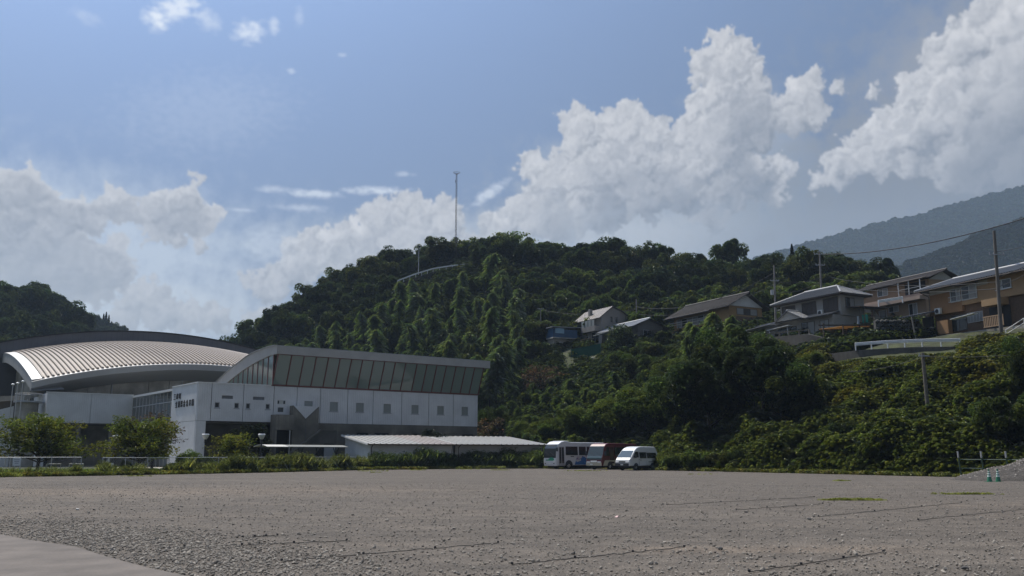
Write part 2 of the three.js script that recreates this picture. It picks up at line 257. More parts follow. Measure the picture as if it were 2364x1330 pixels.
// ---------- terrain ----------
// lot edge: how far ahead the gravel reaches, for each x
const EDGE = [[-90, 40], [-60, 52], [-34.5, 62], [-29, 67], [-21, 76.3], [-14, 90], [-6, 95.5], [2, 98], [9, 98], [13.7, 88], [19.4, 80], [26.3, 68.8], [30.3, 61.5], [34, 57], [45, 50], [70, 44], [120, 40]];
function edgeD(x) { if (x <= EDGE[0][0]) return EDGE[0][1]; for (let i = 1; i < EDGE.length; i++) if (x <= EDGE[i][0]) return lerp(EDGE[i - 1][1], EDGE[i][1], (x - EDGE[i - 1][0]) / (EDGE[i][0] - EDGE[i - 1][0])); return 40; }
const ctrl = [   // [photo x, metres ahead, height]
  [330, 300, 4], [450, 268, 21], [560, 263, 31], [640, 260, 38], [750, 257, 45], [850, 253, 50], [930, 246, 47], [1000, 243, 49], [1100, 240, 51], [1200, 240, 51], [1400, 235, 48], [1600, 228, 44], [1800, 215, 41], [2000, 205, 38], [2300, 195, 35], [2700, 185, 34],
  [400, 345, 4], [700, 345, 28], [1050, 335, 38], [1700, 320, 32], [2300, 300, 30], [2700, 280, 30],
  [450, 200, 2], [600, 190, 5], [600, 228, 18], [800, 180, 7], [800, 215, 26], [950, 205, 26], [1050, 165, 8], [1050, 200, 26], [1200, 160, 12], [1200, 195, 28], [1400, 195, 29], [1600, 185, 29], [1800, 172, 28], [2000, 165, 28], [2300, 155, 27], [2600, 150, 27],
  [1230, 174, 20.5], [1300, 172, 21.3], [1390, 172, 21.6], [1440, 170, 22], [1470, 162, 21.2], [1600, 152, 20], [1700, 148, 21.3], [1830, 130, 17.4], [1960, 124, 17.4], [1990, 133, 19], [2080, 128, 19.6], [2170, 122, 19], [2160, 106, 15], [2260, 102, 15], [2364, 98, 15], [2500, 100, 16],
  [2000, 100, 12.4], [2100, 97, 12.3], [2230, 95, 12.3], [2364, 86, 11.6], [1880, 112, 13.5], [1760, 122, 14.5], [1650, 130, 14], [1540, 138, 14.5], [1440, 148, 15.5], [1330, 156, 14], [1240, 160, 15],
  [2300, 76, 5.6], [2150, 82, 5.8], [2000, 88, 6.4], [1850, 97, 7], [1700, 106, 7.2], [1550, 116, 7.4], [1400, 128, 7.6], [1250, 138, 7.5],
  [2364, 58, 0], [2240, 61, 0], [2000, 69, 0], [1700, 80, 0], [1520, 92, 0], [1300, 104, 0], [1150, 118, 0.5], [1120, 138, 2],
  [1000, 135, 0.5], [900, 150, 1.5], [800, 145, 0], [600, 160, 0], [300, 180, 0], [0, 150, 0], [-300, 120, 0], [0, 250, 0], [-400, 200, 0], [700, 110, 0], [300, 100, 0], [-200, 70, 0], [0, 320, 2],
  [2700, 70, 6], [2900, 60, 3], [2700, 50, 0], [2900, 100, 17], [3200, 130, 26],
].map(([px, D, h]) => [XD(px, D), -D, h]);
const TPS = (() => {
  const n = ctrl.length, m = n + 3, A = [], U = (a, b) => { const d2 = ((a[0] - b[0]) ** 2 + (a[1] - b[1]) ** 2) / 1e4; return d2 > 0 ? d2 * Math.log(d2) : 0; };
  for (let i = 0; i < n; i++) { const row = new Float64Array(m + 1); for (let j = 0; j < n; j++) row[j] = U(ctrl[i], ctrl[j]) + (i === j ? 0.002 : 0); row[n] = 1; row[n + 1] = ctrl[i][0] / 100; row[n + 2] = ctrl[i][1] / 100; row[m] = ctrl[i][2]; A.push(row); }
  for (let k = 0; k < 3; k++) { const row = new Float64Array(m + 1); for (let j = 0; j < n; j++) row[j] = k === 0 ? 1 : ctrl[j][k - 1] / 100; A.push(row); }
  for (let c = 0; c < m; c++) { let p = c; for (let r = c + 1; r < m; r++) if (Math.abs(A[r][c]) > Math.abs(A[p][c])) p = r; [A[c], A[p]] = [A[p], A[c]]; for (let r = 0; r < m; r++) if (r !== c) { const f = A[r][c] / A[c][c]; if (f) for (let k = c; k <= m; k++) A[r][k] -= f * A[c][k]; } }
  const w = A.map((r, i) => r[m] / r[i]);
  return (x, z) => { let s = w[n] + w[n + 1] * x / 100 + w[n + 2] * z / 100; for (let j = 0; j < n; j++) { const dx = x - ctrl[j][0], dz = z - ctrl[j][1], d2 = (dx * dx + dz * dz) / 1e4; if (d2 > 0) s += w[j] * d2 * Math.log(d2); } return s; };
})();
function landRaw(x, z) {
  const past = -z - edgeD(x); if (past <= 0) return 0;
  let h = Math.max(0, TPS(x, z)) * smooth(0, 5, past);
  const out = Math.max(Math.abs(x) - 190, -z - 400, 0); h *= 1 - smooth(0, 60, out);
  return h + (h > 0.5 ? noise(x / 7, z / 7) * 0.7 * smooth(0.5, 4, h) : 0);
}
const GS = 2, GX0 = -230, GX1 = 230, GZ0 = -440, GZ1 = 40, GNX = (GX1 - GX0) / GS + 1, GNZ = (GZ1 - GZ0) / GS + 1, GH = new Float32Array(GNX * GNZ);
for (let j = 0; j < GNZ; j++) for (let i = 0; i < GNX; i++) GH[j * GNX + i] = landRaw(GX0 + i * GS, GZ0 + j * GS);
function land(x, z) { const u = clamp((x - GX0) / GS, 0, GNX - 1.001), v = clamp((z - GZ0) / GS, 0, GNZ - 1.001), i = Math.floor(u), j = Math.floor(v), a = u - i, b = v - j, k = j * GNX + i; return lerp(lerp(GH[k], GH[k + 1], a), lerp(GH[k + GNX], GH[k + GNX + 1], a), b); }
{
  const pos = new Float32Array(GNX * GNZ * 3), uv = new Float32Array(GNX * GNZ * 2), idx = [];
  for (let j = 0; j < GNZ; j++) for (let i = 0; i < GNX; i++) { const k = j * GNX + i, x = GX0 + i * GS, z = GZ0 + j * GS, rim = i === 0 || j === 0 || i === GNX - 1 || j === GNZ - 1; pos.set([x, rim ? -0.6 : GH[k] - 0.02, z], k * 3); uv.set([x, z], k * 2); }
  for (let j = 0; j + 1 < GNZ; j++) for (let i = 0; i + 1 < GNX; i++) { const k = j * GNX + i; idx.push(k, k + GNX, k + 1, k + 1, k + GNX, k + GNX + 1); }
  const g = new THREE.BufferGeometry(); g.setAttribute('position', new THREE.BufferAttribute(pos, 3)); g.setAttribute('uv', new THREE.BufferAttribute(uv, 2)); g.setIndex(idx); g.computeVertexNormals();
  const soil = std([0.06, 0.066, 0.03], 1, { map: tex(512, (u, v) => { const a = tfbm(u, v, 6, 6); return [0.85 + 0.3 * a, 0.87 + 0.34 * a, 0.8 + 0.2 * a]; }, true, 1 / 9), bumpMap: fineBump, bumpScale: 0.05 });
  const m = new THREE.Mesh(g, soil); m.name = 'terrain'; m.userData.kind = 'structure'; scene.add(m);
  const far = new THREE.Mesh(new THREE.PlaneGeometry(5200, 5200).rotateX(-Math.PI / 2).translate(0, -0.5, 0), soil); far.name = 'ground'; far.userData.kind = 'structure'; scene.add(far);
}
// far ridges: [photo x, photo y of the bare ground, metres ahead]
function ridge(name, line, falloff, seed, mat, step, trees) {
  const pts = line.map(([px, py, D]) => P(px, py, D)), rows = [];
  const crest = (t) => { const k = t * (pts.length - 1), i = Math.min(pts.length - 2, Math.floor(k)); return pts[i].clone().lerp(pts[i + 1], k - i); };
  const n = step, m = 26, pos = [], idx = [];
  const places = [];
  for (let j = 0; j <= m; j++) for (let i = 0; i <= n; i++) {
    const c = crest(i / n), s = j / m, back = s < 0.25 ? (0.25 - s) * 2 : 0, fore = s > 0.25 ? (s - 0.25) / 0.75 : 0;
    const dir = V(c.x, 0, c.z).normalize(), q = c.clone().addScaledVector(dir, back * falloff * 0.8 - fore * falloff);
    const spur = fbm(i / n * 9 + seed, s * 3, 4) * 0.22, f = clamp(1 - back * 1.2 - Math.pow(fore, 0.85) * (1 + spur) + spur * fore * (1 - fore) * 2.2, -0.05, 1.1);
    q.y = (c.y + fbm(i / n * 40 + seed, 3, 3) * c.y * 0.015) * f - 2 * (fore > 0.97 ? 1 : 0); pos.push(q.x, q.y, q.z);
    if (j < m && i < n && s > 0.12) places.push(j * (n + 1) + i);
  }
  for (let j = 0; j < m; j++) for (let i = 0; i < n; i++) { const k = j * (n + 1) + i; idx.push(k, k + n + 1, k + 1, k + 1, k + n + 1, k + n + 2); }
  const g = new THREE.BufferGeometry(); g.setAttribute('position', new THREE.Float32BufferAttribute(pos, 3)); g.setIndex(idx); g.computeVertexNormals();
  const o = new THREE.Mesh(g, mat); o.name = name; o.userData.kind = 'structure'; scene.add(o);
  return { pos, places, n, m };
}

// ---------- the sports centre ----------
const GYM = [-34.11, -0.19, -98.56], GTURN = 36.98 * rad;
// a window: frame bars round a recessed pane, in a wall that faces +z
function windowIn(parent, x0, x1, y0, y1, z, o = {}) {
  const t = o.t ?? 0.05, d = o.d ?? 0.08, w = new THREE.Group(); w.name = 'window'; parent.add(w);
  part('frame', [span(x0, x0 + t, y0, y1, z - d, z), span(x1 - t, x1, y0, y1, z - d, z), span(x0 + t, x1 - t, y1 - t, y1, z - d, z), span(x0 + t, x1 - t, y0, y0 + t, z - d, z), ...(o.mid ?? []).map((k) => span(lerp(x0, x1, k) - t / 2, lerp(x0, x1, k) + t / 2, y0 + t, y1 - t, z - d, z - 0.004)), ...(o.bars ?? []).map((k) => span(x0 + t, x1 - t, lerp(y0, y1, k) - t / 2, lerp(y0, y1, k) + t / 2, z - d, z - 0.006))], o.frame ?? M.aluminium, w);
  const cuts = [x0 + t, ...(o.mid ?? []).map((k) => lerp(x0, x1, k)), x1 - t];
  for (let i = 0; i + 1 < cuts.length; i++) part('pane', span(cuts[i] + 0.002, cuts[i + 1] - 0.002, y0 + t, y1 - t, z - d * 0.6, z - d * 0.6 + 0.015), (o.panes && o.panes[i]) ?? o.pane ?? M.glass, w);
  if (o.sill) part('sill', span(x0 - 0.08, x1 + 0.08, y0 - 0.08, y0 - 0.002, z - d, z + 0.09), o.sillMat ?? M.greyPaint, w);
  return w;
}
{
  const g = thing('gymnasium', 'long white panelled gymnasium with leaning glazed gallery under a curved roof', 'gymnasium', GYM, GTURN); g.scale.setScalar(1.12);
  // white panels with real joints between them, windows cut through
  const wins = [[1.72, 2.21, 5.99, 6.54], [3.68, 4.15, 5.99, 6.54], [4.86, 5.3, 5.99, 6.54], [6.91, 7.37, 5.99, 6.54], [2.38, 3.5, 6.9, 7.22], [5.54, 6.74, 6.9, 7.22], [8.12, 9.03, 6.54, 6.97], [8.19, 8.87, 5.71, 6.26], [11.08, 12.01, 5.98, 6.98], [13.97, 14.91, 5.98, 6.98], [17.05, 17.99, 5.98, 6.98], [20.41, 21.34, 5.98, 6.98], [23.98, 24.9, 5.98, 6.98], [27.39, 28.3, 5.98, 6.98], [30.75, 31.65, 5.98, 6.98]];
  const cols = [0, 1.36, 4.56, 7.74, 10.25, 12.87, 16.04, 19.11, 22.7, 26.24, 29.6, 32.78, 33.05];
  for (let i = 0; i + 1 < cols.length; i++) {
    const a = cols[i] + 0.03, b = cols[i + 1] - 0.03, hs = wins.filter((w) => w[0] > a && w[1] < b).map(([x0, x1, y0, y1]) => rect(x0, x1, y0, y1).reverse());
    part('wall_panel', prism(rect(a, b, 4.72, 8.36), -0.22, 0, hs), M.white, g);
  }
  part('wall_panel', span(0.02, 0.95, 0, 4.69, -0.22, 0), M.white, g);
  // the end wall with the lettering, turned to the left
  for (const [z0, z1, y0, y1] of [[-8.2, -0.24, 4.72, 8.36], [-8.2, -0.24, 0, 4.69]]) part('wall_panel', span(0, 0.2, y0, y1, z0, z1), M.white, g);
  part('backing_wall', [span(0.24, 33, 4.75, 8.3, -0.32, -0.26), span(4.3, 33, 0, 8.3, -16.3, -16), span(32.7, 33, 0, 8.3, -15.95, -0.35), span(0.3, 0.5, 0, 8.3, -8.0, -0.4), span(0.5, 4.1, 0, 8.3, -8.2, -8.02), span(4.1, 4.3, 0, 8.3, -15.9, -8.25)], M.joint, g);
  part('coping', [span(-0.06, 7.35, 8.36, 8.46, -0.3, 0.06), span(-0.06, 0.3, 8.36, 8.46, -8.24, -0.3)], M.trim, g);
  part('roof_deck', [span(0.2, 33, 8.25, 8.35, -8.1, -0.24), span(4.1, 33, 8.24, 8.34, -16, -8.12)], M.concrete, g);
  wins.forEach((w, i) => {
    if (i < 4) windowIn(g, ...w, -0.06, { sill: true, t: 0.07, pane: M.dark, frame: M.greyPaint });
    else if (i < 6) { const l = part('vent', span(w[0], w[1], w[2], w[3], -0.2, -0.17), M.dark, g); for (let k = 0; k < 5; k++) part('louvre', bx(w[1] - w[0] - 0.01, 0.012, 0.07, (w[0] + w[1]) / 2, w[2] + 0.04 + k * 0.062, -0.1, 0.6), M.greyPaint, l); }
    else if (i < 8) windowIn(g, ...w, -0.05, { mid: i === 6 ? [0.3, 0.72] : [], panes: i === 6 ? [M.glass, M.blind, M.glass] : [M.glass] });
    else windowIn(g, ...w, -0.05, { sill: true, pane: M.paneGrey, t: 0.04, frame: M.greyPaint });
  });
  // concrete lower storey
  part('lower_wall', [span(12.36, 33, 3.86, 4.69, -0.3, -0.02), span(14.35, 33, 0, 3.84, -0.3, -0.04), span(0.98, 7.4, 0, 4.68, -2.9, -2.6)], M.concrete, g);
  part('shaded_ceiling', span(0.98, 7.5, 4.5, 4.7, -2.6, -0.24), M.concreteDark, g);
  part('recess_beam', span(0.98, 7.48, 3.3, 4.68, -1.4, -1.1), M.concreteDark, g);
  for (const [x0, x1] of [[17.24, 18.61], [19.42, 21.14], [24.17, 25.13], [30.88, 32.38]]) windowIn(g, x0, x1, 3.3, 3.8, 0.0, { t: 0.05, d: 0.06, frame: M.dark });
  // concrete pier with the V cut and its white inset, balcony block and stair
  part('pier', prism([[9.5, 0], [12.34, 0], [12.34, 6.36], [10.93, 5.07], [9.5, 6.42]], 0.0, 0.9), M.concrete, g);
  part('pier_inset', prism([[9.56, 6.42], [12.3, 6.38], [10.93, 5.12]], 0.06, 0.84), M.white, g);
  part('pier_groove', span(10.91, 10.95, 0, 5.06, 0.9, 0.92), M.joint, g);
  part('balcony_block', [span(7.5, 9.48, 3.92, 5.45, 0.0, 1.3), span(7.5, 7.7, 0, 3.9, 0, 1.25)], M.concrete, g);
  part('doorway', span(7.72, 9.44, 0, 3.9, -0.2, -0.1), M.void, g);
  part('door_post', cyl(0.05, 0.05, 3.9, 9.1, 1.95, 1.2, 8), M.aluminium, g);
  part('stair_wall', prism([[9.1, 0], [14.3, 0], [14.3, 3.95], [12.56, 3.95], [9.1, 1.45]], 0.95, 1.2, []), std([0.13, 0.125, 0.115], 0.9, { map: stained }), g);
  part('stair_coping', [beam(V(9.1, 1.5, 1.07), V(12.56, 4.0, 1.07), 0.3, 0.12), span(12.5, 14.32, 3.94, 4.04, 0.92, 1.22)], M.concrete, g);
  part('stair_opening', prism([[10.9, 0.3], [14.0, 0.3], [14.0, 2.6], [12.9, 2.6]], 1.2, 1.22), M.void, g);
  part('meter_box', [span(12.9, 14.1, 0.8, 2.4, 1.24, 1.3)], M.greyPaint, g);
  // gallery: leaning glass, one pane at a time between red mullions
  const base = [7.5, 8.98, 10.35, 11.71, 13.09, 14.43, 15.77, 17.08, 18.45, 19.8, 21.13, 22.45, 23.91, 25.22, 26.53, 27.82, 29.15, 30.48, 31.76, 33.05], yB = 8.5, yT = 11.5, lean = 1.15;
  for (let i = 0; i < base.length; i++) {
    part('mullion', beam(V(base[i], yB, 0.02), V(base[i], yT, lean), 0.075, 0.14), M.red, g);
    if (i + 1 < base.length) {
      const a = base[i] + 0.04, b = base[i + 1] - 0.04, rows = [[V(a, yB, 0), V(b, yB, 0)], [V(a, yT, lean - 0.02), V(b, yT, lean - 0.02)]];
      part('pane', sheet(rows), M.glassGreen, g);
      if (i % 5 === 2) part('roller_blind', sheet([[V(a, yT - 0.75 - (i % 4) * 0.12, lean * 0.7 - 0.25), V(b, yT - 0.75 - (i % 4) * 0.12, lean * 0.7 - 0.25)], [V(a, yT, lean - 0.25), V(b, yT, lean - 0.25)]], 0.01), M.blind, g);
    }
  }
  part('sill_rail', [beam(V(7.46, 8.47, 0.03), V(33.1, 8.47, 0.03), 0.1, 0.12)], M.red, g);
  part('head_rail', [beam(V(7.46, 11.55, lean), V(33.1, 11.55, lean), 0.1, 0.12)], M.red, g);
  part('gallery_floor', span(7.5, 33, 8.36, 8.44, -15.8, -0.02), M.concrete, g);
  part('gallery_back_wall', [span(7.6, 33, 8.45, 11.3, -9.2, -9), span(32.95, 33.05, 8.45, 11.4, -9, -0.1)], M.inside, g);
  const furn = [[11.9, 12.6], [18.6, 19.4], [19.9, 20.3], [25.4, 26.1]]; for (const [a, b] of furn) part('bench', span(a, b, 8.45, 8.95, -0.9, -0.4), M.dark, g);
  // curved roof: outer and inner outline of the end arch, [z, y]
  const out = [[1.3, 12.36], [0.78, 12.42], [-1.2, 12.44], [-3.85, 12.3], [-5.46, 12.18], [-7.16, 11.93], [-8.9, 11.56], [-10.69, 11.2], [-12.5, 10.76], [-14.4, 10.24], [-16.3, 9.7], [-18, 9.1]];
  const inn = [[1.3, 11.55], [-0.8, 11.5], [-2.97, 11.28], [-4.6, 11.08], [-6.21, 10.83], [-7.9, 10.55], [-9.59, 10.18], [-11.3, 9.82], [-12.91, 9.42], [-14.5, 8.95], [-16.2, 8.4], [-17.6, 8.3]];
  const outline = [...out, ...inn.slice().reverse()].map(([z, y]) => [-z, y]);
  const slab = (x0, x1) => prism(outline, 0, x1 - x0).rotateY(Math.PI / 2).translate(x0, 0, 0);
  part('roof', slab(7.3, 33.9), M.fascia, g);
  part('roof_cap', sheet([out.map(([z, y]) => V(7.2, y + 0.07, z)), out.map(([z, y]) => V(34.0, y + 0.07, z))].map((r) => r.slice()), 0.06), M.greyPaint, g);
  // end glazing under the arch
  const innY = (z) => { for (let i = 0; i + 1 < inn.length; i++) if (z <= inn[i][0] && z >= inn[i + 1][0]) return lerp(inn[i][1], inn[i + 1][1], (z - inn[i][0]) / (inn[i + 1][0] - inn[i][0])); return inn[0][1]; };
  const zs = [0.3, -1.1, -2.5, -3.9, -5.3, -6.7, -8.1, -9.5, -10.9, -12.3];
  for (let i = 0; i + 1 < zs.length; i++) {
    part('end_pane', sheet([[V(7.42, 8.45, zs[i]), V(7.42, 8.45, zs[i + 1])], [V(7.42, innY(zs[i]), zs[i]), V(7.42, innY(zs[i + 1]), zs[i + 1])]]), M.glassGreen, g);
    part('end_mullion', span(7.36, 7.46, 8.45, innY(zs[i]), zs[i] - 0.05, zs[i] + 0.05), M.red, g);
  }
  // lettering on the end wall: each character from strokes on a 10 x 10 field
  const glyph = {
    san: [[1, 8.5, 9, 8.5], [2, 5, 8, 5], [0.5, 1, 9.5, 1]],
    saki: [[0.5, 1.5, 3.5, 1.5], [0.7, 1.5, 0.7, 6.5], [3.3, 1.5, 3.3, 6.5], [2, 1.5, 2, 9], [4.4, 8.2, 9.8, 8.2], [7, 9.8, 5.4, 6.6], [7.2, 8.4, 9.4, 6.4], [4.3, 5.7, 10, 5.7], [8.6, 5.7, 8.6, 0.4], [5, 4, 7.2, 4], [5, 1.8, 7.2, 1.8], [5, 4, 5, 1.8], [7.2, 4, 7.2, 1.8]],
    machi: [[0.5, 9, 5, 9], [0.5, 2, 5, 2], [0.5, 5.5, 5, 5.5], [0.5, 9, 0.5, 2], [5, 9, 5, 2], [2.7, 9, 2.7, 2], [5.6, 8.6, 10, 8.6], [8, 8.6, 8, 0.6], [8, 0.6, 6.6, 1]],
    sei: [[2, 8, 1, 6], [1.6, 7.4, 9, 7.4], [1.5, 4.2, 8.5, 4.2], [0.4, 0.8, 9.6, 0.8], [5, 9.8, 5, 0.8]],
    gai: [[0.4, 9, 1.8, 8], [0.2, 6.2, 1.6, 5.4], [0.3, 0.6, 1.9, 3.8], [3, 9, 10, 9], [3, 9, 2.2, 0.6], [4.2, 6.8, 9.6, 6.8], [3.8, 4.8, 10, 4.8], [4.4, 2.8, 9.4, 2.8], [3.6, 0.8, 10, 0.8], [6.8, 8.2, 6.8, 0.8]],
    sou: [[2, 9.8, 0.6, 7.2], [0.6, 7.2, 3, 6.6], [3, 8, 0.5, 4.8], [0.4, 4.8, 3.6, 5], [2, 4.8, 2, 0.4], [0.6, 3, 0.6, 1.2], [3.4, 3, 3.6, 1.4], [6, 9.6, 4.6, 7], [7.8, 9.6, 9.8, 7], [6.6, 7.2, 5.2, 5], [5.2, 5, 9, 5.2], [5, 3.4, 4.4, 1.4], [6.2, 3.6, 6.4, 0.8], [6.4, 0.8, 8.8, 0.8], [9.2, 3.4, 9.9, 1.6]],
    gou: [[5, 9.8, 0.5, 5.6], [5, 9.8, 9.5, 5.6], [3, 6, 7, 6], [2, 4, 8, 4], [2, 0.6, 8, 0.6], [2, 4, 2, 0.6], [8, 4, 8, 0.6]],
    kai: [[5, 9.8, 0.5, 6], [5, 9.8, 9.5, 6], [3, 6, 7, 6], [1, 4, 9, 4], [4.6, 4, 2.4, 0.8], [2.4, 0.8, 8, 1.2], [6.6, 2.8, 8.6, 0.4]],
    iku: [[0.8, 8.4, 9.2, 8.4], [5, 9.8, 5, 8.4], [4.4, 8.2, 2.4, 6.2], [2.4, 6.2, 8, 6.6], [2.4, 5, 7.8, 5], [2.4, 5, 2, 0.4], [7.8, 5, 7.8, 0.4], [2.4, 3.4, 7.8, 3.4], [2.4, 2, 7.8, 2]],
    kan: [[2.6, 9.8, 0.4, 7], [2.6, 9.8, 4.6, 7.4], [1, 6.8, 4.2, 6.8], [1, 6.8, 1, 0.8], [4.2, 6.8, 4.2, 3.8], [1, 5.2, 4.2, 5.2], [1, 3.8, 4.2, 3.8], [1, 0.8, 4.4, 1.8], [5.2, 8.6, 10, 8.6], [7.6, 9.8, 7.6, 8.6], [6, 7, 9.4, 7], [6, 4.6, 9.4, 4.6], [6, 7, 6, 0.4], [9.4, 7, 9.4, 4.6], [9.6, 3.2, 9.6, 0.4], [6, 3.2, 9.6, 3.2], [6, 0.4, 9.6, 0.4]],
  };
  const write = (keys, z0, step, y, size) => keys.forEach((k, i) => { const zc = z0 + i * step; part('letter', glyph[k].map(([a, b, c, d]) => beam(V(-0.03, y + b / 10 * size, zc + a / 10 * size * 0.92), V(-0.03, y + d / 10 * size, zc + c / 10 * size * 0.92 + 0.0005), 0.05, 0.085)), M.dark, g); });
  write(['san', 'saki', 'machi'], -7.45, 0.86, 7.02, 0.62);
  write(['sei', 'gai', 'sou', 'gou', 'kai', 'iku', 'kan'], -6.75, 0.86, 6.18, 0.66);
}
{
  // glazed link between the two wings, turned to the left
  const g = thing('glazed_link', 'glass corridor with grey mullions joining the white gymnasium to the entrance block', 'corridor', GYM, GTURN); g.scale.setScalar(1.12);
  part('roof_edge', span(0.2, 4, 8.06, 8.3, -24.2, -8.3), M.trim, g);
  const n = 12; for (let i = 0; i < n; i++) { const z0 = lerp(-8.3, -24.2, i / n), z1 = lerp(-8.3, -24.2, (i + 1) / n); part('pane', [sheet([[V(0.36, 3, z0), V(0.36, 3, z1)], [V(0.36, 8.06, z0), V(0.36, 8.06, z1)]])], M.glassBlue, g); part('mullion', span(0.33, 0.4, 0, 8.05, z0 - 0.04, z0 + 0.04), M.aluminium, g); }
  part('transom', [span(0.31, 0.41, 6.9, 7.0, -24.2, -8.3), span(0.31, 0.41, 4.6, 4.9, -24.2, -8.3), span(0.31, 0.41, 2.9, 3.0, -24.2, -8.3)], M.aluminium, g);
  part('floor', [span(0.45, 4, 4.6, 4.85, -24.2, -8.3), span(3.8, 4, 0, 8, -24.2, -8.3)], M.inside, g);
  part('partition', [span(1.5, 2.2, 4.9, 7.2, -14.5, -13.9), span(1.2, 1.6, 4.9, 7.4, -18.2, -17.2)], M.whitePlain, g);
}
{
  const g = thing('entrance_block', 'plain white windowless entrance block over a dark recessed porch', 'building', GYM, GTURN); g.scale.setScalar(1.12);
  const Z = -24.3;
  for (const [x0, x1] of [[-8.9, -4.3], [-4.26, 0.3]]) part('wall_panel', prism(x0 < -8 ? [[-8.9, 3.7], [-8.2, 3.7], [-7.3, 5.02], [x1, 5.02], [x1, 8.36], [x0, 8.36]] : rect(x0, x1, 5.02, 8.36), Z - 0.25, Z), M.white, g);
  part('coping', span(-9, 0.32, 8.36, 8.45, Z - 0.35, Z + 0.06), M.trim, g);
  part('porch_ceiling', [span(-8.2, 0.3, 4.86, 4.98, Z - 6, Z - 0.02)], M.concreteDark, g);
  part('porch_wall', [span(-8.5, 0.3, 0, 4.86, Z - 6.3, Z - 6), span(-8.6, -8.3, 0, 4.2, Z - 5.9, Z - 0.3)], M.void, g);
  part('side_wall', span(-8.9, -8.65, 0, 8.3, Z - 8, Z - 0.27), M.whitePlain, g);
  part('flat_roof', span(-8.8, 0.3, 8.2, 8.34, Z - 8, Z - 0.26), M.concrete, g);
  for (const x of [-5.2, -1.6]) part('porch_column', cyl(0.3, 0.3, 4.86, x, 2.43, Z - 1.2, 14), M.concretePale, g);
  for (const x of [-4.2, -3.1]) { const d = windowIn(g, x, x + 1, 0.1, 2.5, Z - 5.9, { t: 0.07, frame: M.whitePlain }); d.name = 'door'; }
  windowIn(g, -7.6, -5.6, 0.8, 2.4, Z - 5.9, { mid: [0.5] });
  part('step', [span(-7, 0.2, 0, 0.16, Z - 5.9, Z + 1.5)], M.concretePale, g);
}
{
  const g = thing('arena', 'large arena with arched tan ribbed metal roof below a dark grey arched band', 'arena', GYM, GTURN); g.scale.setScalar(1.12);
  const CX = 10.5, Z0 = -27.3, DZ = 24.1, eave = (x) => 12.88 - 0.00725 * (x - CX) ** 2, back = (x) => 17.85 - 0.0068 * (x - CX) ** 2;
  const prof = (t) => 1 - Math.pow(1 - t, 1.5), roofY = (x, t) => lerp(eave(x), back(x), prof(t));
  const xL = -9.95, xR = 31, NX = 76, NT = 12;
  const step = (xR - xL - 0.9) / NX;
  for (let i = 0; i < NX; i++) {
    const a = xL + 0.9 + i * step, b = a + step, rows = [];
    for (let k = 0; k <= NT; k++) { const t = k / NT; rows.push([V(a + 0.05, roofY(a, t), Z0 - t * DZ), V(b, roofY(b, t), Z0 - t * DZ)]); }
    part('roof_pan', sheet(rows), M.tanRoof, g);
    const rib = []; for (let k = 0; k <= NT; k++) { const t = k / NT, y = roofY(a, t), z = Z0 - t * DZ + 0.12; rib.push([V(a - 0.1, y - 0.01, z), V(a - 0.06, y + 0.16, z), V(a + 0.15, y + 0.16, z), V(a + 0.19, y - 0.01, z)]); }
    part('roof_rib', [sheet(rib), bx(0.2, 0.2, 0.02, a + 0.035, roofY(a, 0) + 0.1, Z0 + 0.12)], M.tanRib, g);
  }
  // pale verge at the left end, edge flashing along the eave
  const verge = []; for (let k = 0; k <= 16; k++) { const t = k / 16; verge.push([V(xL - 0.25, roofY(xL, t) + 0.06, Z0 + 0.25 - t * (DZ + 0.2)), V(xL + 0.85, roofY(xL + 0.8, t) + 0.04, Z0 + 0.25 - t * (DZ + 0.2))]); }
  part('verge', sheet(verge, 0.08), M.steel, g);
  const line = (f, n = 40) => { const r = []; for (let i = 0; i <= n; i++) r.push(f(lerp(xL - 0.25, xR, i / n))); return r; };
  part('eave_flashing', sheet([line((x) => V(x, eave(x) - 0.12, Z0 + 0.5)), line((x) => V(x, eave(x) + 0.02, Z0 - 0.1))], 0.1), M.steel, g);
  part('eave_fascia', [sheet([line((x) => V(x, eave(x) - 0.85, Z0 + 0.3)), line((x) => V(x, eave(x) - 0.14, Z0 + 0.48))])], M.greyPaint, g);
  part('soffit', sheet([line((x) => V(x, eave(x) - 2.0, Z0 - 2.6)), line((x) => V(x, eave(x) - 0.85, Z0 + 0.3))]), M.greyPaint, g);
  // side fascia at the left end
  const sf = [[], []]; for (let k = 0; k <= 16; k++) { const t = k / 16, z = Z0 + 0.3 - t * (DZ + 0.2); sf[0].push(V(xL - 0.22, roofY(xL, t) - 1.25, z)); sf[1].push(V(xL - 0.22, roofY(xL, t) - 0.02, z)); }
  part('verge_fascia', sheet(sf), M.fascia, g);
  const so = [[], []]; for (let k = 0; k <= 16; k++) { const t = k / 16, z = Z0 + 0.3 - t * (DZ + 0.2); so[0].push(V(xL - 0.2, roofY(xL, t) - 1.25, z)); so[1].push(V(xL + 3.2, roofY(xL, t) - 0.9, z)); }
  part('verge_soffit', sheet(so), M.greyPaint, g);
  // dark band of upright metal panels above the tan roof
  const nb = 64; for (let i = 0; i < nb; i++) { const a = lerp(xL - 3.5, xR + 3, i / nb), b = lerp(xL - 3.5, xR + 3, (i + 1) / nb) - 0.03, zz = Z0 - DZ - 0.05; part('band_panel', sheet([[V(a, back(a) - 0.5, zz), V(b, back(b) - 0.5, zz)], [V(a, back(a) + 1.62, zz), V(b, back(b) + 1.62, zz)]]), M.bandMetal, g); }
  const l2 = (f) => { const r = []; for (let i = 0; i <= 40; i++) r.push(f(lerp(xL - 3.8, xR + 3.3, i / 40))); return r; };
  part('band_cap', sheet([l2((x) => V(x, back(x) + 1.78, Z0 - DZ + 0.12)), l2((x) => V(x, back(x) + 2.0, Z0 - DZ - 14))], 0.14), M.dark, g);
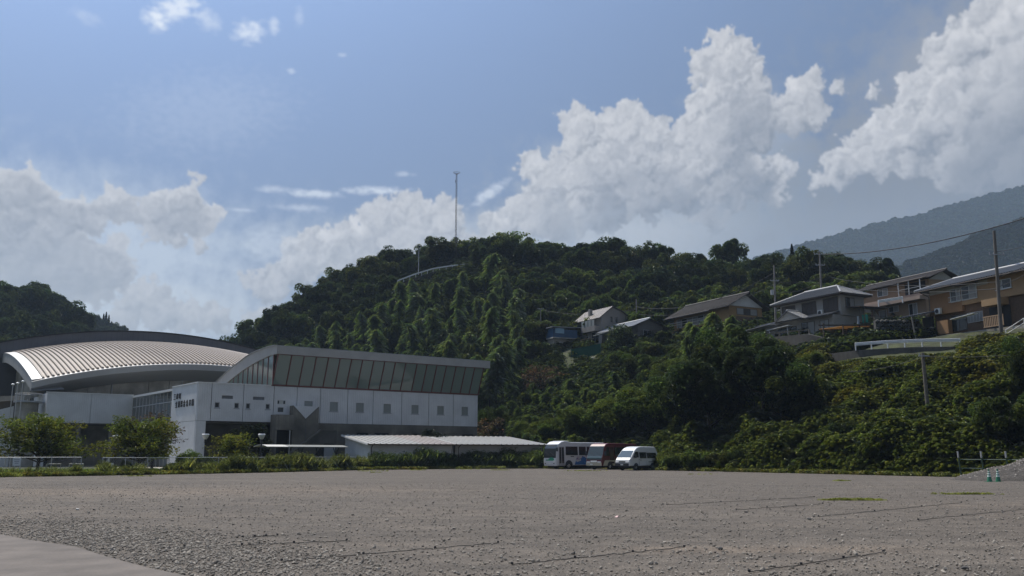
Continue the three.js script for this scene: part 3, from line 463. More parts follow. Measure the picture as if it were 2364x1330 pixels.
  part('band_backing', sheet([l2((x) => V(x, 5, Z0 - DZ - 0.2)), l2((x) => V(x, back(x) + 1.6, Z0 - DZ - 0.2))]), M.joint, g);
  // concrete wall under the soffit, in bays
  const wz = Z0 - 2.7, bays = [-8.5, -3.6, -0.9, 3.5, 6.0, 8.0, 12.6, 17.2, 21.8, 26.4, 30];
  for (let i = 0; i + 1 < bays.length; i++) { const a = bays[i] + 0.03, b = bays[i + 1] - 0.03; part('wall_bay', prism([[a, 0], [b, 0], [b, eave(b) - 1.8], [a, eave(a) - 1.8]], wz - 0.4, wz), M.concretePale, g); }
  for (const x of [-0.85, 7.6]) part('downpipe', cyl(0.07, 0.07, 8, x, 7.2, wz + 0.1, 8), M.greyPaint, g);
  // end wall on the left with the arched window
  const xe = xL + 1.6, ew = []; for (let k = 0; k <= 16; k++) { const t = k / 16; ew.push([-(Z0 - 2.7 - t * (DZ - 3)), roofY(xL, (2.7 + t * (DZ - 3)) / DZ) - 0.9]); }
  const hole = []; for (let k = 0; k <= 14; k++) { const u = k / 14; hole.push([30.6 + 9 * u, 8.2 + 2.6 * Math.pow(Math.sin(Math.PI * (0.12 + 0.88 * u)), 0.8)]); } hole.push([39.6, 7.6], [30.6, 7.6]);
  const wallGeo = prism([[30, 0], [51, 0], ...ew.slice().reverse()], 0, 0.3, [hole]).rotateY(Math.PI / 2).translate(xe, 0, 0);
  part('end_wall', wallGeo, M.concretePale, g);
  part('arched_pane', prism(hole, 0, 0.02).rotateY(Math.PI / 2).translate(xe + 0.15, 0, 0), M.glass, g);
  for (let k = 1; k < 8; k++) part('window_bar', span(xe + 0.1, xe + 0.2, 7.6, 9.6, -30.6 - k * 1.12 - 0.05, -30.6 - k * 1.12 + 0.05), M.greyPaint, g);
  part('window_bar', span(xe + 0.09, xe + 0.21, 8.7, 8.8, -39.6, -30.6), M.greyPaint, g);
}
{
  // round stair tower and the white ramp wall at the far left
  const g = thing('stair_tower', 'round concrete stair tower with a flat disc roof beside the white ramp wall', 'tower', GYM, GTURN); g.scale.setScalar(1.12);
  part('drum', cyl(1.15, 1.15, 7.2, -10.6, 3.6, -25.9, 28), M.concretePale, g);
  part('disc_roof', cyl(1.5, 1.5, 0.18, -10.5, 7.3, -25.9, 32), M.greyPaint, g);
  part('railing', [new THREE.TorusGeometry(1.4, 0.03, 6, 32).rotateX(Math.PI / 2).translate(-10.5, 8.2, -25.9), ...[...Array(14).keys()].map((i) => cyl(0.02, 0.02, 0.8, -10.5 + 1.4 * Math.cos(i / 14 * 6.283), 7.8, -25.9 + 1.4 * Math.sin(i / 14 * 6.283), 5))], M.steel, g);
  part('ramp_wall', [prism([[-26, 0], [-11.9, 0], [-11.9, 6.8], [-13.5, 6.3], [-18, 5.2], [-26, 4.2]], -26.2, -25.9)], M.white, g);
  part('upper_ramp_wall', [prism([[-26, 5.9], [-10.9, 7.6], [-10.9, 8.1], [-26, 7.2]], -28.2, -27.9)], M.concretePale, g);
  part('ramp_window', prism([[-26, 4.5], [-18.1, 5.5], [-14, 6.6], [-14, 7.2], [-26, 5.85]], -28.4, -28.2), M.glass, g);
  for (let i = 0; i < 14; i++) { const x = -25.5 + i * 0.8; part('window_bar', span(x, x + 0.07, 4.4 + i * 0.11, 6 + i * 0.09, -28.18, -28.1), M.aluminium, g); }
  part('lower_wall', span(-26, -10.9, 0, 7.5, -28.9, -28.5), M.concreteDark, g);
}

// ---------- what stands round the sports centre ----------
const at2 = (px, D, y = 0) => V(XD(px, D), y, -D);
const facing = (a, b) => Math.atan2(-(b.z - a.z), b.x - a.x);   // turn that lays local +x along a -> b
{
  // two low sheds under one line of sheet roofs
  const A = at2(850, 93), B = at2(1262, 101), L = A.distanceTo(B), turn = facing(A, B), n1 = 9.3;
  const metal = std([0.33, 0.33, 0.32], 0.55, { metalness: 0.2, map: mottle }), rust = std([0.3, 0.27, 0.26], 0.6, { metalness: 0.2, map: mottle }), wall = std([0.68, 0.67, 0.65], 0.85, { map: mottle });
  for (const [x0, x1, w, label, roofs] of [[0, n1, 10.6, 'long low white shed with ribbed metal roof, its gable end toward the fence', [metal, rust]], [n1 + 0.1, L, 9.8, 'grey low shed half hidden by weeds behind the white bus', [metal, metal]]]) {
    const g = thing('shed', label, 'shed', [A.x, 0, A.z], turn, 'low sheds behind the parking lot');
    const back = x0 > 0 ? -0.7 : 0;
    part('front_wall', span(x0 + 0.2, x1 - 0.2, 0, 2.55, back - 0.2, back), wall, g);
    part('end_wall', prism([[0, 0], [w, 0], [w, 3.35], [0, 2.5]], 0, 0.16).rotateY(Math.PI / 2).translate(x0 + 0.2, 0, back - 0.21), M.whitePlain, g);
    part('end_wall', prism([[0, 0], [w, 0], [w, 3.35], [0, 2.5]], 0, 0.16).rotateY(Math.PI / 2).translate(x1 - 0.4, 0, back - 0.21), M.whitePlain, g);
    part('back_wall', span(x0 + 0.2, x1 - 0.2, 0, 3.3, back - w - 0.4, back - w - 0.2), wall, g);
    const pan = 0.62, k = Math.round((x1 - x0) / pan), y = (z) => 2.62 + (-z) * 0.093;
    for (let i = 0; i < k; i++) {
      const a = lerp(x0 - 0.25, x1, i / k), b = lerp(x0 - 0.25, x1, (i + 1) / k), z0 = 0.7, z1 = -w - 0.5;
      const rows = [z0, z1].map((z) => [V(a, y(z), z), V(a + 0.03, y(z) + 0.06, z), V(a + 0.1, y(z) + 0.06, z), V(a + 0.13, y(z), z), V(b, y(z), z)]);
      part('roof_sheet', sheet(rows, 0.02), x0 === 0 && i > k * 0.55 ? roofs[1] : roofs[0], g);
    }
    part('gutter', [bar(V(x0 - 0.2, 2.5, 0.78), V(x1, 2.46, 0.78), 0.06), bar(V(x0 + 0.3, 2.45, 0.7), V(x0 + 0.3, 2.2, 0.08), 0.04), bar(V(x0 + 0.3, 2.2, 0.08), V(x0 + 0.3, 0, 0.08), 0.04), bar(V(x1 - 0.5, 2.45, 0.7), V(x1 - 0.5, 0, 0.08), 0.04)], M.brownDark, g);
    part('barge_board', prism([[-0.7, 2.42], [w + 0.5, 3.5], [w + 0.5, 3.66], [-0.7, 2.58]], 0, 0.05).rotateY(Math.PI / 2).translate(x0 - 0.3, 0, 0), M.trim, g);
  }
}
{
  const A = at2(612, 91), B = at2(800, 99), L = A.distanceTo(B);
  const g = thing('cycle_shelter', 'open cycle shelter with a thin curved roof on dark forked posts', 'shelter', [A.x, 0, A.z], facing(A, B));
  const arc = []; for (let k = 0; k <= 10; k++) { const t = k / 10; arc.push([-2.3 * t + 0.25, 2.05 + 0.42 * Math.sin(Math.PI * (0.18 + 0.64 * t))]); }
  const pale = std([0.55, 0.54, 0.5], 0.6), dull = std([0.2, 0.21, 0.2], 0.6);
  for (let i = 0; i < 4; i++) { const a = L * i / 4, b = L * (i + 1) / 4 - 0.01; part('roof_panel', sheet([arc.map(([z, y]) => V(a, y, z)), arc.map(([z, y]) => V(b, y, z))], 0.05), i ? dull : pale, g); }
  for (let i = 0; i < 5; i++) { const x = 0.5 + i * (L - 1) / 4; part('post', [bar(V(x, 0, -1.2), V(x, 1.5, -1.2), 0.07, 8), bar(V(x, 1.4, -1.2), V(x - 0.25, 2.2, -0.4), 0.045), bar(V(x, 1.4, -1.2), V(x + 0.2, 2.25, -1.9), 0.045)], M.dark, g); }
  part('back_rail', [bar(V(0.3, 0.8, -1.25), V(L - 0.3, 0.8, -1.25), 0.03), bar(V(0.3, 0.4, -1.25), V(L - 0.3, 0.4, -1.25), 0.03)], M.steel, g);
}
{
  const mk = (label, pos) => {
    const g = thing('street_lamp', label, 'street lamp', pos, 0, 'lamps in the forecourt');
    part('pole', [cyl(0.07, 0.06, 2.9, 0, 1.45, 0, 10), cyl(0.11, 0.11, 0.4, 0, 2.75, 0, 10), cyl(0.12, 0.1, 0.5, 0, 0.25, 0, 10)], M.dark, g);
    part('shade', new THREE.LatheGeometry([[0.1, 2.95], [0.2, 3.05], [0.3, 3.25], [0.33, 3.4]].map(([x, y]) => new THREE.Vector2(x, y)), 18), std([0.5, 0.52, 0.52], 0.35), g);
    part('cap', cyl(0.36, 0.3, 0.1, 0, 3.45, 0, 18), std([0.75, 0.75, 0.74], 0.5), g);
  };
  mk('slim dark street lamp with white bowl head beside the cycle shelter', at2(602, 90).toArray());
  mk('slim dark street lamp with white bowl head below the gymnasium corner', at2(472, 90).toArray());
  mk('street lamp with white bowl head half hidden in the large middle tree', at2(266, 84, -0.25).toArray());
}
[[36, 889, 'leftmost'], [47, 886, 'middle'], [59, 882, 'rightmost']].forEach(([px, py, which]) => {
  const p = P(px, py, 97), g = thing('flagpole', which + ' of the three bare silver flagpoles before the arena', 'flagpole', [p.x - 0.3, 0, p.z], 0, 'flagpoles before the arena');
  part('pole', cyl(0.075, 0.04, p.y, 0, p.y / 2, 0, 10), M.steel, g);
  part('finial', new THREE.SphereGeometry(0.13, 10, 8).scale(1.3, 0.8, 1.3).translate(0, p.y + 0.06, 0), std([0.85, 0.85, 0.83], 0.3), g);
});
// mesh fence round the forecourt: one thing per run
const galv = std([0.42, 0.43, 0.42], 0.5, { metalness: 0.2 });
function meshFence(label, pts, h, every) {
  const o = pts[0], g = thing('mesh_fence', label, 'fence', [o.x, 0, o.z], 0, 'wire fences of the forecourt');
  for (let i = 0; i + 1 < pts.length; i++) {
    const a = pts[i].clone().sub(o), b = pts[i + 1].clone().sub(o), L = a.distanceTo(b), n = Math.max(1, Math.round(L / every)), d = b.clone().sub(a).normalize();
    for (let k = 0; k <= n; k++) { if (i && !k) continue; const p = a.clone().lerp(b, k / n); part('post', cyl(0.032, 0.032, h + 0.05, p.x, (h + 0.05) / 2, p.z, 8), galv, g); }
    part('top_rail', bar(a.clone().setY(h), b.clone().setY(h), 0.026, 6), galv, g);
    const w = []; for (let s = 0; s < L; s += 0.16) { const p = a.clone().addScaledVector(d, s), q = a.clone().addScaledVector(d, Math.min(L, s + 0.9)), r = a.clone().addScaledVector(d, Math.max(0, s - 0.9)); w.push(bar(p.clone().setY(0.1), q.setY(h - 0.05), 0.003, 3), bar(p.clone().setY(0.1), r.setY(h - 0.05), 0.003, 3)); }
    part('wire_mesh', w, galv, g).userData.kind = 'stuff';
  }
}
meshFence('galvanised wire fence with a small white notice, left of the porch gap', [at2(-60, 64.5), at2(49, 65.5), at2(120, 66.5), at2(189, 67.5)], 1.3, 2.3);
meshFence('long galvanised wire fence running from the porch gap to the white shed', [at2(238, 68.5), at2(391, 72), at2(610, 79), at2(754, 86), at2(852, 92)], 1.26, 2.0);
{
  const p = at2(41, 65.35), g = thing('notice_board', 'small white notice tied to the wire fence below the leftmost tree', 'sign', [p.x, 0.8, p.z + 0.06], 0.5);
  part('plate', bx(0.5, 0.55, 0.02, 0, 0.2, 0), std([0.6, 0.62, 0.66], 0.6), g);
  part('lettering', [0.34, 0.22, 0.1].map((y, i) => bx(0.36 - i * 0.06, 0.035, 0.006, 0, y, 0.014)), std([0.1, 0.12, 0.2], 0.7), g);
}
[[126, 73, 'left'], [178, 74, 'right']].forEach(([px, D, s]) => {
  const p = at2(px, D), g = thing('hoop_barrier', 'white steel hoop barrier on the ' + s + ' side of the porch path', 'barrier', [p.x, 0, p.z], 0.5, 'hoop barriers at the porch path');
  part('hoop', [bar(V(-0.5, 0, 0), V(-0.5, 0.75, 0), 0.04, 8), bar(V(0.5, 0, 0), V(0.5, 0.75, 0), 0.028, 8), bar(V(-0.52, 0.76, 0), V(0.52, 0.76, 0), 0.03, 8)], std([0.6, 0.6, 0.58], 0.4), g);
});
struct('forecourt_path', [prism([[-33, 66], [-26.5, 70], [-33, 110], [-46, 106], [-38, 88]].map(([x, d]) => [x, d]), 0, 0.03).rotateX(-Math.PI / 2).translate(0, 0.0, 0)], std([0.42, 0.41, 0.38], 0.85, { map: stained }));
{
  const p = at2(225, 72, 0), g = thing('low_sign', 'white post standing behind the wire fence by the gap', 'post', [p.x, 0, p.z], 0); g.position.x = XD(252, 72);
  part('post', [bx(0.12, 1.2, 0.12, 0, 0.6, 0), bx(0.5, 0.3, 0.06, 0.2, 0.7, 0.08)], std([0.6, 0.6, 0.58], 0.6), g);
}
// right-hand side: pipe fence, timber pole, cones, heap of gravel
{
  const a = at2(2215, 60.5), b = at2(2364, 57.5), g = thing('pipe_fence', 'dark green pipe fence with white post tops behind the gravel heap', 'fence', [a.x, 0, a.z], 0), e = b.clone().sub(a), green = std([0.03, 0.06, 0.035], 0.6);
  for (const y of [0.62, 1.18]) part('rail', bar(V(0, y, 0), e.clone().setY(y), 0.035, 8), green, g);
  for (const t of [0.0, 0.37, 0.75]) { const p = e.clone().multiplyScalar(t); part('post', bar(V(p.x, 0, p.z), V(p.x - 0.08, 1.3, p.z), 0.05, 8), green, g); part('post_top', bar(V(p.x - 0.085, 1.31, p.z), V(p.x - 0.1, 1.72, p.z), 0.055, 8), std([0.42, 0.42, 0.4], 0.7), g); }
}
{
  const mk = (px, py, label) => {
    const D = 51.6, g = thing('traffic_cone', label, 'traffic cone', [XD(px, D), 0, -D], 0.3, 'green cones by the gravel heap'), green = std([0.015, 0.14, 0.075], 0.5), band = std([0.62, 0.68, 0.64], 0.45);
    part('base', bx(0.38, 0.035, 0.38, 0, 0.018, 0), green, g);
    const r = (y) => 0.145 - y * 0.165; let y = 0.035;
    for (const [h, m] of [[0.26, 0], [0.07, 1], [0.06, 0], [0.07, 1], [0.05, 0], [0.06, 1], [0.12, 0]]) { part(m ? 'white_band' : 'cone_body', cyl(r(y) + m * 0.002, r(y + h) + m * 0.002, h, 0, y + h / 2, 0, 20), m ? band : green, g); y += h; }
  };
  mk(2279, 1113, 'green and white striped traffic cone, left one of the pair by the gravel heap'); mk(2299, 1113, 'green and white striped traffic cone, right one of the pair by the gravel heap');
}

// ---------- houses on the slope ----------
const wallMat = (c) => std(c, 0.9, { map: mottle, bumpMap: fineBump, bumpScale: 0.003 });
const tileGrey = std([0.075, 0.08, 0.09], 0.42, { map: mottle }), tileBrown = std([0.055, 0.045, 0.04], 0.6, { map: mottle }), ridgeTile = std([0.3, 0.3, 0.3], 0.4), sheetBrown = std([0.16, 0.14, 0.13], 0.45, { map: mottle, metalness: 0.15 });
// one roof slope: a thin sheet over the corner points (eave first) with rows of tiles up the fall
function slope(parent, pts, mat, pitch = 0.3, rib = 0.055) {
  const o = pts[0], e = pts[1].clone().sub(o).normalize(), nrm = e.clone().cross(pts[2].clone().sub(o)).normalize(); if (nrm.y < 0) nrm.negate();
  const up = nrm.clone().cross(e).normalize(); if (up.y < 0) up.negate();
  const q = pts.map((p) => { const d = p.clone().sub(o); return [d.dot(e), d.dot(up)]; });
  const g = new THREE.BufferGeometry(), pos = [], low = (p) => p.clone().addScaledVector(nrm, -0.1);
  for (let i = 1; i + 1 < pts.length; i++) { for (const p of [pts[0], pts[i], pts[i + 1]]) pos.push(p.x, p.y, p.z); for (const p of [pts[0], pts[i + 1], pts[i]].map(low)) pos.push(p.x, p.y, p.z); }
  for (let i = 0; i < pts.length; i++) { const a = pts[i], b = pts[(i + 1) % pts.length], c = low(b), d = low(a); for (const p of [a, c, b, a, d, c]) pos.push(p.x, p.y, p.z); }
  g.setAttribute('position', new THREE.Float32BufferAttribute(pos, 3)); g.computeVertexNormals();
  const s0 = Math.min(...q.map((a) => a[0])), s1 = Math.max(...q.map((a) => a[0])), ribs = [];
  const slab = part('roof_slope', g, mat, parent);
  for (let s = s0 + pitch / 2; s < s1; s += pitch) {
    const ts = []; for (let i = 0; i < q.length; i++) { const a = q[i], b = q[(i + 1) % q.length]; if ((a[0] - s) * (b[0] - s) < 0) ts.push(lerp(a[1], b[1], (s - a[0]) / (b[0] - a[0]))); }
    if (ts.length < 2) continue; const t0 = Math.min(...ts), t1 = Math.max(...ts); if (t1 - t0 < 0.1) continue;
    const at = (t, k) => o.clone().addScaledVector(e, s).addScaledVector(up, t).addScaledVector(nrm, k);
    ribs.push(bar(at(t0, 0.01), at(t1, 0.01), rib, 5));
  }
  if (ribs.length) part('roof_tiles', ribs, mat, slab).userData.kind = 'stuff';
  return slab;
}
function house(name, label, px, py, D, beta, base) { const p = P(px, py, D); const h = thing(name, label, 'house', [p.x, base, p.z], beta * rad); h.Y = (v) => v - base; return h; }
const left = (w) => { w.rotation.y = -Math.PI / 2; return w; };   // puts a window built for +z on a wall that faces -x
const capRidge = (h, a, b, r = 0.16, m = ridgeTile) => part('ridge', bar(a, b, r, 8), m, h);
const boxWall = (h, x0, x1, y0, y1, z0, z1, m, name = 'wall') => part(name, span(x0, x1, h.Y(y0), h.Y(y1), z0, z1), m, h);
const shut = std([0.075, 0.06, 0.052], 0.7, { map: grainTex }), curtain = std([0.2, 0.2, 0.19], 0.35);
function acUnit(h, z0, y0, s = 0.85, x = 0) { const a = part('air_conditioner', span(x - 0.38, x - 0.06, y0, y0 + s * 0.85, z0, z0 + s), std([0.5, 0.5, 0.47], 0.6), h); part('fan_grille', new THREE.TorusGeometry(s * 0.26, 0.04, 6, 18).rotateY(Math.PI / 2).translate(x - 0.4, y0 + s * 0.42, z0 + s * 0.42), M.dark, a); part('fan', cyl(s * 0.24, s * 0.24, 0.02, x - 0.385, y0 + s * 0.42, z0 + s * 0.42, 16, 0, Math.PI / 2), M.dark, a); }
{ // H5: two-storey house with a hipped tile roof
  const h = house('tiled_house', 'two-storey grey plaster house with a hipped grey tile roof and brown shutters', 1939.8, 683, 123, 28, 17.3), Y = h.Y, w = wallMat([0.30, 0.285, 0.26]);
  boxWall(h, 0, 4.6, 20.4, 23.45, -11.4, 0, w); boxWall(h, -1.4, 5.2, 17.3, 20.38, -13.2, -0.2, w, 'lower_wall');
  const e = [V(-0.85, Y(23.4), 0.85), V(5.45, Y(23.4), 0.85), V(5.45, Y(23.4), -12.6), V(-0.85, Y(23.4), -12.6)], r1 = V(2.3, Y(25.0), -2.4), r2 = V(2.3, Y(25.0), -8.6);
  slope(h, [e[3], e[0], r1, r2], tileGrey); slope(h, [e[0], e[1], r1], tileGrey); slope(h, [e[1], e[2], r2, r1], tileGrey); slope(h, [e[2], e[3], r2], tileGrey);
  part('eave_board', [span(-0.8, 5.4, Y(23.2), Y(23.3), -12.5, 0.8)], M.brownDark, h);
  capRidge(h, r1, r2, 0.2); for (const [a, b] of [[e[0], r1], [e[1], r1], [e[3], r2], [e[2], r2]]) capRidge(h, a, b, 0.13);
  for (const [z0, z1, y0, y1] of [[-11.05, -8.4, 21.1, 22.95], [-7.1, -4.4, 21.2, 22.95], [-3.1, -0.45, 21.1, 23.0]]) left(windowIn(h, z0, z1, Y(y0), Y(y1), 0.06, { mid: [0.33, 0.66], bars: [0.3], frame: M.brownDark, pane: shut, t: 0.08 }));
  windowIn(h, 0.9, 2.66, Y(21.5), Y(22.9), 0.06, { mid: [0.5], frame: M.brownDark, pane: curtain, panes: [M.glass, curtain] });
  // skirt roof over the ground floor, with a small gable
  slope(h, [V(-2.4, Y(20.3), -14.4), V(-2.4, Y(20.3), -0.3), V(-0.02, Y(21.0), -0.3), V(-0.02, Y(21.0), -11.6)], tileGrey);
  slope(h, [V(-0.02, Y(20.3), -14.4), V(-2.4, Y(20.3), -14.4), V(-0.02, Y(21.0), -11.6)], tileGrey);
  slope(h, [V(-2.9, Y(20.35), -9.9), V(-0.6, Y(20.35), -9.9), V(-0.6, Y(21.75), -7.3), V(-2.9, Y(21.75), -7.3)], tileGrey); slope(h, [V(-0.6, Y(20.35), -4.4), V(-2.9, Y(20.35), -4.4), V(-2.9, Y(21.75), -7.3), V(-0.6, Y(21.75), -7.3)], tileGrey);
  part('gable', prism([[4.6, Y(20.4)], [9.7, Y(20.4)], [7.3, Y(21.6)]], 0, 0.1).rotateY(Math.PI / 2).translate(-2.7, 0, 0), w, h);
  capRidge(h, V(-2.9, Y(21.8), -7.3), V(-0.5, Y(21.8), -7.3), 0.14);
  acUnit(h, -3.9, Y(20.75), 0.9);
  left(windowIn(h, -6, -3.6, Y(17.9), Y(19.9), 1.46, { mid: [0.5], frame: M.brownDark, panes: [M.glass, curtain] })); left(windowIn(h, -10.6, -7, Y(17.7), Y(19.6), 1.46, { mid: [0.33, 0.66], frame: M.brownDark })); left(windowIn(h, -2.6, -1.0, Y(18.2), Y(19.8), 1.46, { mid: [0.5], frame: M.brownDark, pane: curtain }));
  part('awning', [beam(V(-3.4, Y(19.2), -10.4), V(-3.4, Y(19.45), -6.2), 0.9, 0.07)], std([0.7, 0.7, 0.66], 0.6), h); part('awning_post', [bar(V(-3.7, Y(17.4), -10), V(-3.7, Y(19.2), -10), 0.04), bar(V(-3.7, Y(17.4), -6.5), V(-3.7, Y(19.4), -6.5), 0.04)], M.aluminium, h);
  part('veranda_roof', [beam(V(-3.2, Y(19.6), -16.5), V(-3.2, Y(20.0), -9.5), 1.6, 0.06)], M.greyPaint, h);
  // lean-to at the right with a slanting wall
  part('lean_to_roof', sheet([[V(0.9, Y(21.35), 2.4), V(6.7, Y(21.6), 2.4)], [V(0.9, Y(21.6), -0.4), V(6.7, Y(21.85), -0.4)]], 0.12), M.brownDark, h);
  part('lean_to_post', [bar(V(1.3, Y(17.4), 2.2), V(1.3, Y(21.3), 2.2), 0.06), bar(V(6.2, Y(17.4), 2.2), V(6.2, Y(21.5), 2.2), 0.06), bar(V(1.3, Y(20.1), 2.2), V(6.2, Y(20.3), 2.2), 0.04)], M.brownDark, h);
  part('side_wall', prism([[6.1, Y(17.4)], [8.6, Y(17.4)], [8.4, Y(19.3)], [6.1, Y(21.4)]], 0.2, 0.4), wallMat([0.36, 0.35, 0.33]), h);
  boxWall(h, 5.4, 8.3, 17.3, 19.2, -6, 0.1, w, 'annexe');
}
{ // garden terrace of that house
  const h = house('terrace_wall', 'grey concrete terrace wall with balustrade below the grey plaster house', 1939.8, 683, 123, 28, 12.5), Y = h.Y; h.userData.category = 'wall';
  part('wall', [prism([[1, 0], [17.5, 0], [17.5, Y(18.2)], [1, Y(17.4)]], 0, 0.4).rotateY(Math.PI / 2).translate(-4.9, 0, 0)], M.concreteDark, h);
  part('wall', span(-5, 4.0, 0, Y(17.3), -0.9, -0.5), M.concreteDark, h);
  part('coping', [beam(V(-4.7, Y(17.5), -1), V(-4.7, Y(18.3), -17.5), 0.55, 0.14)], M.concretePale, h);
  part('balustrade', [beam(V(-4.7, Y(18.2), -1.4), V(-4.7, Y(18.9), -16.5), 0.12, 0.1)], M.concreteDark, h);
  for (let i = 0; i < 9; i++) part('balustrade_post', span(-4.78, -4.6, Y(17.5) + i * 0.09, Y(18.22) + i * 0.085, -1.6 - i * 1.85, -1.42 - i * 1.85), M.concreteDark, h);
}
{ // carport in front
  const h = house('carport', 'flat carport with yellowed translucent roof on thin brown posts', 1960, 760, 115, 20, 14.2), Y = h.Y; h.userData.category = 'carport';
  part('roof_sheet', sheet([[V(-2.2, Y(17.4), 1.6), V(3.4, Y(17.75), 1.6)], [V(-2.6, Y(17.5), -2.6), V(3.4, Y(17.85), -2.6)]], 0.04), new THREE.MeshPhysicalMaterial({ color: new THREE.Color(0.75, 0.52, 0.24), roughness: 0.9, transmission: 0.55, thickness: 0 }), h);
  for (const [x, z] of [[-2.2, 1.5], [0.4, 1.5], [3.3, 1.5], [-2.4, -2.4], [3.3, -2.4], [-5.2, 1.5]]) part('post', span(x - 0.06, x + 0.06, 0, Y(17.6), z - 0.06, z + 0.06), M.brownDark, h);
  part('beam', [beam(V(-6, Y(17.3), 1.6), V(3.5, Y(17.72), 1.6), 0.09, 0.16), beam(V(-2.7, Y(17.42), -2.6), V(3.5, Y(17.8), -2.6), 0.09, 0.14)], M.brownDark, h);
}
{ const cols = [[0.02, 0.2, 0.16], [0.02, 0.22, 0.17], [0.3, 0.36, 0.42]]; [[1993, 737, 0], [2001, 736, 1], [1981, 740, 2]].forEach(([px, py, k]) => { const p = P(px, py, 119.5), g = thing('laundry', ['teal towel on the drying line nearest the house wall', 'wide teal towel on the drying line under the lean-to', 'pale blue cloth on the drying line under the lean-to'][k], 'laundry', [p.x, p.y - 0.5, p.z], 0.5); const w = k === 1 ? 0.62 : 0.4, rows = []; for (let j = 0; j <= 4; j++) { const r = []; for (let i = 0; i <= 6; i++) r.push(V((i / 6 - 0.5) * w, 1.1 - j * 0.27, Math.sin(i * 1.9 + k) * 0.04 * j * 0.5)); rows.push(r); } part('cloth', sheet(rows, 0.01), std(cols[k], 0.95), g); part('peg', [bx(0.04, 0.1, 0.04, -w * 0.35, 1.1, 0), bx(0.04, 0.1, 0.04, w * 0.35, 1.1, 0)], M.timber, g); }); }
{ // H7: ochre house at the right edge
  const h = house('ochre_house', 'long ochre two-storey house with grey tile roof at the right edge', 2171, 670, 105, 21, 14.6), Y = h.Y, oc = wallMat([0.34, 0.22, 0.115]), oc2 = wallMat([0.25, 0.135, 0.062]), wood = std([0.13, 0.075, 0.042], 0.85, { map: grainTex });
  boxWall(h, 0, 7, 18.35, 20.75, 2.9, 16.5, oc); boxWall(h, 0.02, 7, 17.7, 20.72, -1.7, 2.88, oc2);
  part('frieze', [span(-0.04, -0.005, Y(20.15), Y(20.7), -1.6, 6.6)], wallMat([0.42, 0.39, 0.33]), h);
  boxWall(h, 0.35, 7, 14.9, 18.34, 2.95, 15.5, wood, 'lower_wall'); boxWall(h, 0.5, 7, 14.9, 17.7, -1.6, 2.9, wood, 'lower_wall');
  part('bay', span(-0.35, 0.3, Y(15.3), Y(16.9), -0.6, 1.0), wallMat([0.3, 0.17, 0.08]), h);
  slope(h, [V(-1.0, Y(20.75), -3), V(-1.0, Y(20.75), 17.5), V(3.6, Y(22.3), 17.5), V(3.6, Y(22.3), -1.3)], tileGrey, 0.33, 0.07); slope(h, [V(8, Y(20.75), 17.5), V(8, Y(20.75), -3), V(3.6, Y(22.3), -1.3), V(3.6, Y(22.3), 17.5)], tileGrey, 0.6); slope(h, [V(8, Y(20.75), -3), V(-1, Y(20.75), -3), V(3.6, Y(22.3), -1.3)], tileGrey);
  capRidge(h, V(3.6, Y(22.36), -1.3), V(3.6, Y(22.36), 17.5), 0.2); capRidge(h, V(-1, Y(20.8), -3), V(3.6, Y(22.36), -1.3), 0.14);
  part('gutter', [bar(V(-1.05, Y(20.62), -3), V(-1.05, Y(20.6), 17), 0.07), bar(V(-0.95, Y(20.6), -2.3), V(-0.1, Y(20.0), -1.7), 0.045), bar(V(-0.1, Y(20.0), -1.7), V(-0.1, Y(17.7), -1.7), 0.045)], M.brownDark, h);
  const alu = std([0.42, 0.43, 0.42], 0.4, { metalness: 0.3 });
  for (const [z0, z1, y0, y1, m] of [[1.4, 2.8, 18.8, 20.35, [0.62]], [3.0, 5.1, 18.8, 20.4, [0.5]]]) { left(windowIn(h, z0, z1, Y(y0), Y(y1), 0.08, { mid: m, frame: alu, panes: [M.glass, curtain], t: 0.07 })); part('window_guard', [bar(V(-0.3, Y(y0) + 0.62, z0 - 0.1), V(-0.3, Y(y0) + 0.62, z1 + 0.1), 0.03), bar(V(-0.3, Y(y0) + 0.05, z0 - 0.1), V(-0.3, Y(y0) + 0.05, z1 + 0.1), 0.03), ...[...Array(Math.round((z1 - z0) / 0.16)).keys()].map((i) => bar(V(-0.3, Y(y0) + 0.05, z0 + i * 0.16), V(-0.3, Y(y0) + 0.62, z0 + i * 0.16), 0.014, 4))], alu, h); }
  left(windowIn(h, 7.7, 9.6, Y(19.25), Y(20.3), 0.08, { mid: [0.4], frame: alu, panes: [curtain, M.glass], t: 0.07, sill: true, sillMat: alu }));
  part('window_hood', [span(-0.7, 0, Y(20.5), Y(20.58), 2.6, 5.4)], M.brownDark, h);
  left(windowIn(h, 0.9, 3.1, Y(15.5), Y(17.35), -0.3, { mid: [0.5], frame: M.brownDark })); left(windowIn(h, 3.2, 5.3, Y(16.2), Y(17.35), -0.28, { mid: [0.2, 0.4, 0.6, 0.8], frame: M.greyPaint, pane: std([0.16, 0.165, 0.17], 0.5) }));
  part('awning', beam(V(-0.7, Y(16.75), 2), V(-0.7, Y(17.0), 5.2), 0.7, 0.06), std([0.72, 0.72, 0.68], 0.6), h);
  part('balcony', [span(-0.9, 0.3, Y(17.55), Y(18.3), 6.3, 8.8)], oc, h); part('balcony_post', [bar(V(-0.8, Y(15), 6.4), V(-0.8, Y(17.6), 6.4), 0.06), bar(V(-0.8, Y(15), 8.7), V(-0.8, Y(17.6), 8.7), 0.06)], wood, h);
  part('veranda_rail', [span(-0.9, -0.82, Y(16.3), Y(16.42), 6.3, 8.9), span(-0.9, -0.82, Y(15.2), Y(15.3), 6.3, 8.9), ...[...Array(12).keys()].map((i) => span(-0.885, -0.84, Y(15.3), Y(16.3), 6.36 + i * 0.22, 6.48 + i * 0.22))], std([0.3, 0.2, 0.12], 0.8), h);
